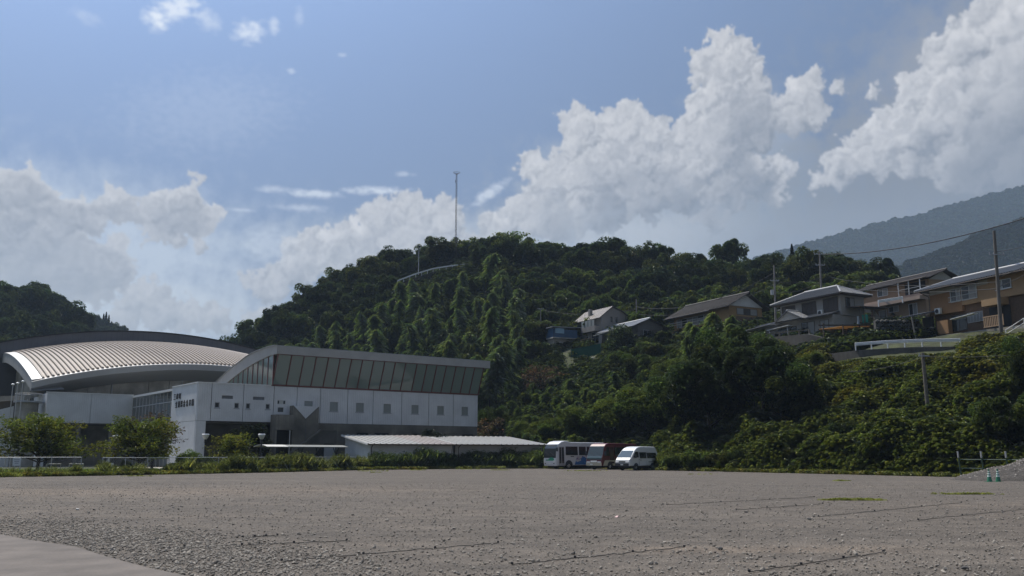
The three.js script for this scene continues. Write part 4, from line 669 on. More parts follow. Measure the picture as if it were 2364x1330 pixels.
  part('recess', span(0.28, 0.34, Y(15), Y(17.5), 6.2, 8.9), M.void, h);
  acUnit(h, -0.75, Y(17.75), 0.8, 0);
  // porch with its own little tile roof
  slope(h, [V(-2.2, Y(17.75), -4.6), V(-2.2, Y(17.75), -0.8), V(0.3, Y(18.3), -0.8), V(0.3, Y(18.3), -3.4)], tileGrey); part('porch_post', bar(V(-1.9, Y(13.5), -2.2), V(-2.1, Y(17.7), -2.6), 0.09, 8), M.poleConcrete, h); part('porch_wall', span(0.1, 0.4, Y(15), Y(17.7), -3.2, -1.7), M.void, h);
  part('footing', [prism([[-16, Y(13)], [0.8, Y(13)], [0.8, Y(15.2)], [-16, Y(14.9)]], 0, 0.5).rotateY(Math.PI / 2).translate(-0.4, 0, 0)], M.concretePale, h);
}
{ // H6: tan house behind, with a broad balcony band
  const h = house('tan_house', 'tan two-storey house with wide balcony band between the grey and ochre houses', 2125, 690, 122, 24, 19.4), Y = h.Y, tan = wallMat([0.27, 0.185, 0.115]), pink = wallMat([0.33, 0.255, 0.21]);
  boxWall(h, 0, 6, 19.4, 22.3, -9, 0.9, tan); boxWall(h, 0.4, 6, 23.0, 25.1, -12, 1.2, tan, 'upper_wall');
  part('balcony_band', [span(-1.1, 0.8, Y(22.25), Y(22.75), -9, 0.9), span(-0.6, 0.8, Y(22.75), Y(23.15), -11, 1.1)], pink, h);
  part('balcony_roof', sheet([[V(-1.0, Y(25.1), -3), V(-1.0, Y(25.1), 1.4)], [V(0.5, Y(25.5), -3), V(0.5, Y(25.5), 1.4)]], 0.1), M.brownDark, h);
  part('loggia', span(0.34, 0.38, Y(23.2), Y(24.9), -2.8, 0.7), M.void, h); part('loggia_post', [span(-0.9, -0.78, Y(23.1), Y(25.1), -2.9, -2.78), span(-0.9, -0.78, Y(23.1), Y(25.1), -1.1, -1.0), span(-0.9, -0.78, Y(23.1), Y(25.1), 0.8, 0.9), span(-0.9, -0.85, Y(23.95), Y(24.0), -2.9, 0.9)], M.aluminium, h);
  left(windowIn(h, -7.8, -5.9, Y(23.9), Y(25.0), -0.34, { mid: [0.5], panes: [M.glass, curtain], t: 0.07 })); left(windowIn(h, -5.6, -3.8, Y(21.25), Y(22.1), 0.06, { mid: [0.5], panes: [M.glass, curtain], t: 0.07 })); left(windowIn(h, -7.4, -6.0, Y(20.6), Y(21.8), 0.06, { pane: curtain, t: 0.07 })); left(windowIn(h, -2.05, -0.6, Y(19.9), Y(22.0), 0.06, { mid: [0.5], panes: [M.glass, curtain], t: 0.08 }));
  part('gable', prism([[0.5, Y(25)], [6, Y(25)], [3.2, Y(26.3)]], 1.1, 1.2), wallMat([0.38, 0.37, 0.36]), h);
  slope(h, [V(-0.3, Y(25.15), -12.5), V(-0.3, Y(25.15), 1.9), V(3.2, Y(26.5), 1.9), V(3.2, Y(26.5), -12.5)], tileBrown); slope(h, [V(6.9, Y(25.15), 1.9), V(6.9, Y(25.15), -12.5), V(3.2, Y(26.5), -12.5), V(3.2, Y(26.5), 1.9)], tileBrown, 0.6); capRidge(h, V(3.2, Y(26.55), -12.5), V(3.2, Y(26.55), 2), 0.14, tileBrown);
}
{ // roof and pale wall behind the grey house
  const h = house('brown_roofed_house', 'long low brown roofed house just behind the grey plaster house', 2030, 655, 142, 24, 21.5), Y = h.Y;
  boxWall(h, 0, 6, 21.5, 25.6, -14, 0, wallMat([0.24, 0.2, 0.16])); slope(h, [V(-0.8, Y(25.5), -15), V(-0.8, Y(25.5), 0.8), V(3, Y(27.3), 0.8), V(3, Y(27.3), -15)], tileBrown); slope(h, [V(6.8, Y(25.5), 0.8), V(6.8, Y(25.5), -15), V(3, Y(27.3), -15), V(3, Y(27.3), 0.8)], tileBrown, 0.6);
  part('gable', prism([[0.2, Y(25.6)], [5.8, Y(25.6)], [3, Y(27.1)]], 0.05, 0.15), M.whitePlain, h); capRidge(h, V(3, Y(27.36), -15), V(3, Y(27.36), 0.9), 0.14, tileBrown);
  left(windowIn(h, -6, -4, Y(23.2), Y(24.6), 0.05, { mid: [0.5] }));
  const k = house('flat_house', 'plain grey flat topped building behind the tiled roof by the utility pole', 1900, 665, 150, 24, 22.5), K = k.Y; k.userData.category = 'building';
  boxWall(k, 0, 5, 22.5, 28.2, -10, 0, wallMat([0.2, 0.2, 0.19])); boxWall(k, -0.1, 2, 22.5, 27.0, -14, -10.1, wallMat([0.22, 0.22, 0.21]), 'lower_wing'); part('parapet', span(-0.1, 5.1, K(28.2), K(28.4), -10.1, 0.1), M.concrete, k);
}
{ // H4: ochre house with white gable on a lower block
  const h = house('gabled_house', 'weathered ochre house with white triangular gable and long dark roof', 1683, 705, 148, 28, 19.6), Y = h.Y, oc = wallMat([0.30, 0.19, 0.08]), grey = wallMat([0.25, 0.22, 0.17]);
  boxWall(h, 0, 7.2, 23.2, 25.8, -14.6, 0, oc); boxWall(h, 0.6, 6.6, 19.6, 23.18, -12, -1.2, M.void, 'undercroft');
  part('gable', prism([[-0.1, Y(25.82)], [7.3, Y(25.82)], [3.7, Y(27.75)]], -0.05, 0.12), std([0.6, 0.6, 0.58], 0.8, { map: mottle }), h);
  slope(h, [V(-1.1, Y(25.5), -15.8), V(-1.1, Y(25.5), 0.9), V(3.7, Y(28.1), 0.9), V(3.7, Y(28.1), -15.8)], tileBrown); slope(h, [V(8.5, Y(25.5), 0.9), V(8.5, Y(25.5), -15.8), V(3.7, Y(28.1), -15.8), V(3.7, Y(28.1), 0.9)], tileBrown, 0.6);
  slope(h, [V(-2.0, Y(25.15), -15.4), V(-2.0, Y(25.15), -3.6), V(-0.05, Y(25.75), -3.6), V(-0.05, Y(25.75), -15.4)], tileBrown);
  capRidge(h, V(3.7, Y(28.15), -15.8), V(3.7, Y(28.15), 1), 0.18, tileBrown);
  left(windowIn(h, -13.8, -5, Y(23.6), Y(25.1), 0.06, { mid: [0.16, 0.33, 0.5, 0.66, 0.83], panes: [curtain, M.glass, curtain, curtain, M.glass, curtain], t: 0.08 })); windowIn(h, 1.6, 6.1, Y(24.4), Y(25.5), 0.06, { mid: [0.33, 0.66], panes: [curtain, shut, curtain], frame: M.brownDark });
  part('brown_skirt', span(-0.05, 7.3, Y(23.2), Y(24.1), 0.02, 0.1), M.timber, h); part('balcony_rail', [bar(V(-1.4, Y(24.3), -14), V(-1.4, Y(24.3), -4), 0.04), bar(V(-1.4, Y(23.9), -14), V(-1.4, Y(23.9), -4), 0.03)], M.aluminium, h);
  boxWall(h, -0.6, 5, 19.4, 22.9, -17, -10.5, wallMat([0.31, 0.22, 0.13]), 'lower_block'); left(windowIn(h, -14.1, -12.4, Y(21.2), Y(22.2), 0.66, { mid: [0.5], panes: [curtain, M.glass], t: 0.09, frame: M.whitePlain })); part('drainpipe', cyl(0.07, 0.07, 3.4, -0.72, Y(21.2), -15.6, 8), M.red, h);
  for (const z of [-9.5, -6, -2.5]) part('stilt', cyl(0.14, 0.14, 3.6, 0.2, Y(21.4), z, 8), M.concrete, h);
}
{ // H3: low house with deck
  const h = house('low_house', 'low dark house with bright metal roof edge and a fenced deck', 1472, 750, 160, 28, 20.6), Y = h.Y, w = wallMat([0.15, 0.145, 0.14]);
  boxWall(h, 0, 5.6, 20.6, 24.2, -10, 0, w); part('gable', prism([[0, Y(24.2)], [5.6, Y(24.2)], [2.2, Y(25.3)]], -0.06, 0.06), w, h);
  slope(h, [V(-1.6, Y(23.9), -11), V(-1.6, Y(23.9), 0.7), V(2.2, Y(25.5), 0.7), V(2.2, Y(25.5), -11)], std([0.33, 0.34, 0.36], 0.35, { metalness: 0.3 }), 0.45, 0.03); slope(h, [V(6.6, Y(23.9), 0.7), V(6.6, Y(23.9), -11), V(2.2, Y(25.5), -11), V(2.2, Y(25.5), 0.7)], tileBrown, 0.5); capRidge(h, V(2.2, Y(25.55), -11), V(2.2, Y(25.55), 0.8), 0.15, std([0.6, 0.6, 0.58], 0.4));
  windowIn(h, 1.2, 3, Y(22), Y(23.4), 0.06, { mid: [0.5], panes: [M.glass, M.glass] }); part('awning', beam(V(-2.0, Y(23.35), -11), V(-2.0, Y(23.75), -4), 0.6, 0.06), std([0.6, 0.6, 0.57], 0.6), h);
  left(windowIn(h, -8, -5, Y(21.2), Y(23), 0.06, { mid: [0.5] }));
  const d = house('fenced_deck', 'sloping railed deck between the low dark house and the ochre house', 1472, 750, 160, 28, 20.6), e = d.Y; d.userData.category = 'deck';
  part('floor', sheet([[V(-1, e(21.7), 0.9), V(8.4, e(22.7), 0.9)], [V(-1, e(21.7), -1), V(8.4, e(22.7), -1)]], 0.2), M.concrete, d); part('rail', [beam(V(-1, e(22.9), 0.9), V(8.4, e(23.9), 0.9), 0.05, 0.06), ...[...Array(24).keys()].map((i) => bar(V(-0.9 + i * 0.4, e(21.75) + i * 0.043, 0.9), V(-0.9 + i * 0.4, e(22.9) + i * 0.043, 0.9), 0.02, 4))], M.brownDark, d); for (const x of [3.2, 6.6]) part('prop', cyl(0.1, 0.1, 3.6, x, e(20.6), 0.6, 8), M.concrete, d);
}
{ // H2: two-storey grey house with brown gambrel-like gable
  const h = house('balcony_house', 'two-storey pale grey house with brown gable roof and corner balcony', 1389, 735, 170, 30, 21.6), Y = h.Y, w = wallMat([0.3, 0.285, 0.265]), rib = std([0.235, 0.22, 0.205], 0.8, { map: mottle });
  part('wall', prism([[0, Y(21.6)], [6.9, Y(21.6)], [6.9, Y(27.2)], [4.6, Y(28.6)], [2.4, Y(29.2)], [0, Y(27.5)]], -8.2, 0), rib, h); boxWall(h, -0.03, 0.01, 21.8, 27.2, -8.1, -0.1, w, 'front_wall');
  slope(h, [V(-0.8, Y(26.95), -8.9), V(-0.8, Y(26.95), 0.4), V(2.4, Y(29.4), 0.4), V(2.4, Y(29.4), -8.9)], sheetBrown, 0.5, 0.03); slope(h, [V(7.7, Y(26.9), 0.4), V(7.7, Y(26.9), -8.9), V(4.6, Y(28.75), -8.9), V(4.6, Y(28.75), 0.4)], tileBrown, 0.5); slope(h, [V(4.6, Y(28.75), 0.4), V(4.6, Y(28.75), -8.9), V(2.4, Y(29.4), -8.9), V(2.4, Y(29.4), 0.4)], tileBrown, 0.5);
  part('chimney', span(0.4, 1.0, Y(27.6), Y(29.3), -5.0, -4.4), rib, h);
  windowIn(h, 2.05, 2.5, Y(26.3), Y(27.4), 0.05, { frame: M.brownDark }); windowIn(h, 3.28, 3.74, Y(26.3), Y(27.4), 0.05, { frame: M.brownDark }); windowIn(h, 5.9, 6.3, Y(26.1), Y(26.9), 0.05, { frame: M.brownDark });
  left(windowIn(h, -7, -5.2, Y(25.2), Y(26.6), 0.08, { mid: [0.5], panes: [curtain, curtain] })); left(windowIn(h, -3.2, -0.9, Y(22.3), Y(24.5), 0.08, { mid: [0.5] })); left(windowIn(h, -7.6, -6.6, Y(22), Y(23.6), 0.08, { pane: curtain })); left(windowIn(h, -5.2, -4.4, Y(23), Y(23.9), 0.08, { pane: M.glass }));
  part('balcony', [span(-1.3, -0.05, Y(24.5), Y(25.5), -5.1, -0.5)], rib, h); part('balcony_glass', span(-1.25, -1.2, Y(25.5), Y(26.7), -5, -0.6), M.paneGrey, h); part('balcony_frame', [-5.05, -3.9, -2.8, -1.7, -0.6].map((z) => span(-1.3, -1.18, Y(25.5), Y(26.8), z - 0.04, z + 0.04)), M.brownDark, h);
  part('yard_rail', [bar(V(-2.8, Y(22.7), -8.6), V(-2.8, Y(22.9), 0.4), 0.04), ...[...Array(26).keys()].map((i) => bar(V(-2.8, Y(21.6), -8.5 + i * 0.35), V(-2.8, Y(22.75), -8.5 + i * 0.35), 0.022, 4))], M.brownDark, h);
}
{ const a = P(1318, 808, 165), b = P(1387, 797, 160), g = thing('green_screen', 'green mesh screen hung on posts below the balcony house', 'screen', [a.x, a.y - 2, a.z], 0), e = b.clone().sub(a); part('netting', sheet([[V(0, 0.1, 0), V(e.x, e.y + 0.5, e.z)], [V(0, 2.1, 0), V(e.x, e.y + 2.3, e.z)]], 0.03), std([0.006, 0.085, 0.05], 0.8), g); for (const t of [0, 0.33, 0.66, 1]) part('post', bar(V(e.x * t, e.y * t - 1.4, e.z * t - 0.1), V(e.x * t, e.y * t + 2.2, e.z * t - 0.1), 0.05), M.greyPaint, g); part('white_rail_fence', [0, 1, 2, 3, 4, 5].map((i) => bar(V(e.x * i / 6, e.y * i / 6 - 1.2, e.z * i / 6 + 0.15), V(e.x * i / 6, e.y * i / 6 + 0.05, e.z * i / 6 + 0.15), 0.045)).concat([bar(V(0, 0, 0.15), V(e.x * 0.9, e.y * 0.9, e.z * 0.9 + 0.15), 0.045), bar(V(0, -1.2, 0.15), V(e.x * 0.9, e.y * 0.9 - 1.2, e.z * 0.9 + 0.15), 0.045)]), std([0.5, 0.5, 0.48], 0.6), g); }
{ // H1: low block wrapped in blue sheeting
  const h = house('blue_clad_house', 'low flat roofed house wrapped in blue sheeting at the wood edge', 1279, 760, 172, 25, 20.4), Y = h.Y, blue = std([0.02, 0.075, 0.16], 0.55, { map: mottle }), w = wallMat([0.33, 0.3, 0.25]);
  boxWall(h, 0, 4.5, 20.4, 23.3, -7, 0, w); part('slab_edge', [span(-0.4, 5.2, Y(23.3), Y(23.55), -8.6, 0.4)], M.concretePale, h);
  part('sheeting', [sheet([[V(-0.3, Y(23.55), -8.4), V(-0.3, Y(23.55), -4.2), V(-0.32, Y(23.55), 0.3)], [V(-0.28, Y(25.1), -8.4), V(-0.4, Y(25.2), -4.2), V(-0.3, Y(25.3), 0.3)]], 0.03), span(-0.25, 4.9, Y(23.56), Y(25.1), 0.28, 0.32)], blue, h); part('pale_sheet', span(0.1, 2.0, Y(24.3), Y(25.3), 0.34, 0.37), std([0.2, 0.34, 0.45], 0.5), h);
  boxWall(h, 0, 4.8, 23.56, 25.2, -8.3, 0.2, M.dark, 'upper_room'); part('flat_roof', [sheet([[V(-0.7, Y(25.5), 0.7), V(6, Y(25.7), 0.7)], [V(-0.7, Y(25.7), -9), V(6, Y(25.9), -9)]], 0.12)], M.greyPaint, h); windowIn(h, 1.2, 2.6, Y(21.6), Y(22.7), 0.05, { mid: [0.5], panes: [curtain, M.glass] });
  boxWall(h, 4.6, 8.5, 20, 22.6, -5, -0.5, M.concreteDark, 'outhouse');
}
// retaining walls, guard rails
{
  const wall = (label, pts, m, t = 0.5) => { const o = pts[0][0], g = thing('retaining_wall', label, 'wall', [o.x, 0, o.z], 0, 'retaining walls on the slope'); for (let i = 0; i + 1 < pts.length; i++) { const [a, h0, b0] = pts[i], [b, h1, b1] = pts[i + 1]; const A = a.clone().sub(o), B = b.clone().sub(o), d = B.clone().sub(A).setY(0).normalize(), n = V(-d.z, 0, d.x); const f = (p, y, k) => V(p.x + n.x * k, y, p.z + n.z * k); part('wall_section', sheet([[f(A, b0, 0), f(A, h0, 0), f(A, h0, -t), f(A, b0, -t)], [f(B, b1, 0), f(B, h1, 0), f(B, h1, -t), f(B, b1, -t)]].map((r) => r)), m, g); } return g; };
  const q = (px, D) => at2(px, D);
  wall('dark brown concrete retaining wall under the white guard rail', [[q(1925, 104), 12.9, 8], [q(2000, 100), 12.9, 8], [q(2120, 96.5), 12.8, 8], [q(2240, 95), 12.7, 8]], M.concreteDark);
  wall('mossy concrete retaining wall left of the carport', [[q(1690, 127), 17.2, 11], [q(1760, 122), 17.0, 11], [q(1880, 113), 16.4, 10], [q(1930, 110), 15.4, 10]], M.concreteDark);
  const st = q(2050, 108), g = thing('stone_wall', 'dry stone wall with grassy top behind the guard rail', 'wall', [st.x, 0, st.z], -0.1), sm = [std([0.055, 0.053, 0.048], 0.95), std([0.075, 0.072, 0.064], 0.95), std([0.04, 0.04, 0.037], 0.95)], r = rngOf(5), sg = [0, 1, 2].map((k) => { const ge = new THREE.DodecahedronGeometry(0.3, 0); ge.scale(1.2, 0.85, 0.8).rotateY(k * 2); return ge; });
  part('core', span(-0.2, 4.9, 14.6, 17.5, -1.2, -0.3), std([0.05, 0.05, 0.048], 1), g);
  for (let y = 0; y < 5; y++) for (let x = 0; x < 10; x++) share('stone', sg[(x + y) % 3], sm[Math.floor(r() * 3)], g, x * 0.5 + (y % 2) * 0.24 + (r() - 0.5) * 0.12, 15.5 + y * 0.44 + (r() - 0.5) * 0.08, -0.25 + r() * 0.08, r() * 6);
}
function guardRail(label, pts, h0, every) {
  const o = pts[0], g = thing('guard_rail', label, 'guard rail', [o.x, o.y, o.z], 0, 'white guard rails of the hill road'), m = std([0.72, 0.73, 0.73], 0.45);
  const loc = pts.map((p) => p.clone().sub(o));
  for (let i = 0; i + 1 < loc.length; i++) {
    const a = loc[i], b = loc[i + 1], d = b.clone().sub(a).setY(0).normalize(), n = V(-d.z, 0, d.x), prof = [[0.05, h0 - 0.34], [0.02, h0 - 0.26], [0.1, h0 - 0.22], [0.1, h0 - 0.17], [0.03, h0 - 0.14], [0.03, h0 - 0.1], [0.1, h0 - 0.07], [0.1, h0 - 0.02], [0.02, h0]];
    part('rail_beam', sheet([prof.map(([k, y]) => V(a.x + n.x * k, a.y + y, a.z + n.z * k)), prof.map(([k, y]) => V(b.x + n.x * k, b.y + y, b.z + n.z * k))]), m, g);
    const c = Math.max(1, Math.round(a.distanceTo(b) / every)); for (let k = i ? 1 : 0; k <= c; k++) { const p = a.clone().lerp(b, k / c); part('post', cyl(0.07, 0.07, h0 + 0.02, p.x - n.x * 0.06, p.y + h0 / 2, p.z - n.z * 0.06, 8), m, g); }
  }
}
guardRail('long white corrugated guard rail on the retaining wall above the bank', [at2(1992, 100.3, 12.9), at2(2068, 98, 12.88), at2(2150, 96.3, 12.82), at2(2240, 95, 12.72)], 0.85, 1.5);
guardRail('short white guard rail section in front of the tan house', [at2(2054, 107.6, 19.0), at2(2112, 106.6, 19.3)], 0.8, 2.4);
{ const a = P(2322, 762, 92), b = P(2364, 735, 88), g = thing('handrail', 'pair of white pipes of a stair handrail beside the tall pole', 'handrail', [a.x, a.y - 1.1, a.z], 0), e = b.clone().sub(a); part('pipe', bar(V(0, 1.1, 0), e.clone().add(V(0, 1.1, 0)), 0.05, 8), M.trim, g); part('pipe', bar(V(0, 0.65, 0), e.clone().add(V(0, 0.65, 0)), 0.05, 8), M.trim, g); for (const t of [0, 1]) part('post', bar(V(e.x * t, e.y * t - 0.6, e.z * t), V(e.x * t, e.y * t + 1.1, e.z * t), 0.05), M.trim, g); }
// hilltop: wall, curved rail, mast, lamp
{
  const pts = [[918, 648, 232], [960, 632, 233], [1000, 620, 234], [1045, 613, 235], [1098, 609, 236]].map((a) => P(...a)), o = pts[0], g = thing('hilltop_wall', 'dark retaining wall with a curved white rail on the hilltop', 'wall', [o.x, o.y, o.z], 0), L = pts.map((p) => p.clone().sub(o));
  for (let i = 0; i + 1 < L.length; i++) { const a = L[i], b = L[i + 1]; for (let k = 0; k < 3; k++) { const p = a.clone().lerp(b, k / 3), q = a.clone().lerp(b, (k + 1) / 3).lerp(p, 0.02); const dn = (v, d) => v.clone().add(V(0, d, 0)); part('wall_panel', sheet([[dn(p, -7), dn(q, -7)], [dn(p, -0.9), dn(q, -0.9)]], 0.2), M.concreteDark, g); } part('rail', beam(a, b, 0.1, 0.34), M.trim, g); for (let k = 0; k < 3; k++) { const p = a.clone().lerp(b, k / 3); part('rail_post', bar(p.clone().add(V(0, -1, 0)), p, 0.08), M.trim, g); } }
}
{
  const b = P(1052, 590, 244), t = P(1053.5, 402, 244), g = thing('radio_mast', 'tall thin lattice radio mast with a disc of spokes on top', 'mast', [b.x, b.y - 4, b.z], 0), H = t.y - b.y + 4, m = std([0.14, 0.12, 0.12], 0.6), s = 0.2;
  for (const [x, z] of [[s, s], [-s, s], [s, -s], [-s, -s]]) part('leg', bar(V(x, 0, z), V(x * 0.7, H, z * 0.7), 0.05, 5), m, g);
  const br = []; for (let y = 0.5; y < H - 1; y += 0.7) { const k = y % 1.4 > 0.7 ? 1 : -1; br.push(bar(V(-s * k, y, s), V(s * k, y + 0.7, s), 0.025, 4), bar(V(-s * k, y, -s), V(s * k, y + 0.7, -s), 0.025, 4)); } part('bracing', br, m, g);
  const sp = []; for (let k = 0; k < 12; k++) sp.push(bar(V(0, H - 0.2, 0), V(Math.cos(k * 0.5236) * 0.95, H + 0.45, Math.sin(k * 0.5236) * 0.95), 0.03, 4)); part('spoke_disc', [...sp, new THREE.TorusGeometry(0.95, 0.035, 5, 24).rotateX(Math.PI / 2).translate(0, H + 0.45, 0)], m, g);
  part('aerial', [bx(0.5, 0.12, 0.12, 0.2, H * 0.33, 0.2), bx(0.12, 0.9, 0.12, 0.35, H * 0.3, 0.2), bx(0.12, 0.7, 0.12, -0.3, H * 0.92, 0.2)], m, g);
  const c = P(966, 635, 234), d = P(966, 570, 234), l = thing('lamp_post', 'grey lamp post standing at the hilltop rail', 'lamp post', [c.x, c.y, c.z], 0); part('pole', cyl(0.13, 0.09, d.y - c.y, 0, (d.y - c.y) / 2, 0, 8), M.steel, l); part('lamp_head', [bx(0.5, 0.5, 0.3, 0.1, d.y - c.y, 0), bx(0.7, 0.1, 0.1, 0, d.y - c.y - 0.5, 0)], M.dark, l);
}
// utility poles and wires
function pole(label, b, t, r, arms, m = M.poleConcrete) {
  const g = thing('utility_pole', label, 'utility pole', [b.x, b.y, b.z], 0, 'utility poles'), e = t.clone().sub(b), H = e.length();
  part('pole', bar(V(0, -0.6, 0), e, r, 10, r * 0.7), m, g);
  for (const [k, w, tr] of arms) { const p = e.clone().multiplyScalar(k); part('crossarm', bx(w, 0.1, 0.1, p.x, p.y, p.z + r), M.greyPaint, g); for (const s of w < 1 ? [-0.4] : [-0.48, -0.2, 0.2, 0.48]) part('insulator', cyl(0.05, 0.04, 0.18, p.x + s * w, p.y + 0.14, p.z + r, 8), M.greyPaint, g); if (tr) part('transformer', cyl(0.26, 0.26, 0.8, p.x - r - 0.3, p.y - 1.8, p.z + 0.1, 12), std([0.35, 0.36, 0.36], 0.6), g); }
  return t;
}
const p1 = pole('tall dark concrete utility pole before the ochre house', P(2313, 790, 90), P(2295, 533, 90), 0.2, [[0.78, 1.5, 0]], std([0.13, 0.115, 0.1], 0.9, { map: mottle }));
const p2 = pole('utility pole with crossarms rising above the grey tile roof', P(1897, 690, 138), P(1892, 580, 138), 0.17, [[0.93, 1.8, 0], [0.7, 1.4, 0]]);
const p3 = pole('utility pole with a transformer left of the grey tiled house', P(1791, 745, 136), P(1787, 612, 136), 0.17, [[0.72, 1.3, 1]]);
const p4 = pole('thin grey utility pole behind the low dark house', P(1471, 760, 172), P(1469, 690, 172), 0.16, [[0.45, 1.2, 1]]);
const p5 = pole('leaning weathered pole standing in the vines of the bank', P(2148, 1000, 76), P(2130, 815, 76), 0.19, [[0.96, 0.9, 0]], std([0.2, 0.175, 0.14], 0.9, { map: grainTex }));
const p6 = pole('thin utility pole at the wood edge beside the blue clad house', P(1249, 775, 186), P(1248, 712, 186), 0.12, [[0.97, 1.2, 0]]);
function wire(label, a, b, sag, r = 0.02) { const o = a, g = thing('wire', label, 'wire', [o.x, o.y, o.z], 0, 'overhead wires'), pts = []; for (let k = 0; k <= 12; k++) { const t = k / 12; pts.push(b.clone().sub(a).multiplyScalar(t).add(V(0, -4 * sag * t * (1 - t), 0))); } part('cable', new THREE.TubeGeometry(new THREE.CatmullRomCurve3(pts), 24, r, 5), M.wire, g); }
const off = (v, x, y) => v.clone().add(V(x, y, 0));
wire('thick overhead cable from the rooftop pole rising to the right edge', off(p2, 0.4, -0.5), P(2420, 487, 92), 1.2, 0.065);
wire('overhead wire from the tall dark pole to the rooftop pole', off(p1, 0, -5.3), off(p2, 1.5, -4.2), 0.8, 0.03); wire('lower overhead wire from the tall dark pole to the left', off(p1, 0, -6), off(p2, 1.2, -5.4), 0.7, 0.035); wire('overhead wire leaving the tall dark pole to the right', off(p1, 0, -2.2), P(2420, 556, 84), 0.1, 0.025); wire('second overhead wire leaving the tall dark pole to the right', off(p1, 0, -4.8), P(2420, 584, 84), 0.2, 0.03); wire('third overhead wire leaving the tall dark pole to the right', off(p1, 0, -5.8), P(2420, 600, 84), 0.2, 0.03);
wire('overhead wire between the rooftop pole and the transformer pole', off(p2, 0, -4.2), off(p3, 0, -2.6), 0.5, 0.035); wire('second overhead wire between the rooftop pole and the transformer pole', off(p2, 0, -4.8), off(p3, 0, -4.3), 0.6, 0.035); wire('overhead wire from the transformer pole down to the low dark house pole', off(p3, 0, -1.2), off(p4, 0, -1.6), 2.2, 0.035); wire('lower wire from the transformer pole to the left', off(p3, 0, -3), off(p4, 0, -3), 1.8, 0.03); wire('overhead wire across the wood edge to the balcony house', off(p4, 0, -2), off(p6, 0, -0.3), 1.0, 0.035);
wire('wire from the leaning pole through the vines to the left', off(p5, 0, -0.3), P(1960, 858, 84), 0.3, 0.02); wire('wire from the leaning pole to the right edge', off(p5, 0, -0.3), P(2420, 812, 70), 0.2, 0.02);

// ---------- parked vehicles ----------
function wheel(parent, x, z, r, rimMat) {   // z < 0 is the side that shows
  const s = Math.sign(z), w = new THREE.Group(); w.name = 'wheel'; w.position.set(x, r, z); parent.add(w);
  part('tyre', new THREE.LatheGeometry([[r * 0.62, -0.1], [r * 0.93, -0.1], [r, -0.06], [r, 0.06], [r * 0.93, 0.1], [r * 0.62, 0.1]].map(([a, b]) => new THREE.Vector2(a, b)), 24).rotateX(Math.PI / 2), M.rubber, w);
  part('rim', [cyl(r * 0.62, r * 0.62, 0.1, 0, 0, s * 0.02, 20, Math.PI / 2), cyl(r * 0.3, r * 0.22, 0.1, 0, 0, s * 0.08, 14, s * Math.PI / 2)], rimMat, w);
  part('wheel_hole', [...Array(8).keys()].map((k) => cyl(r * 0.085, r * 0.085, 0.02, Math.cos(k * 0.785) * r * 0.46, Math.sin(k * 0.785) * r * 0.46, s * 0.072, 8, Math.PI / 2)), M.dark, w);
}
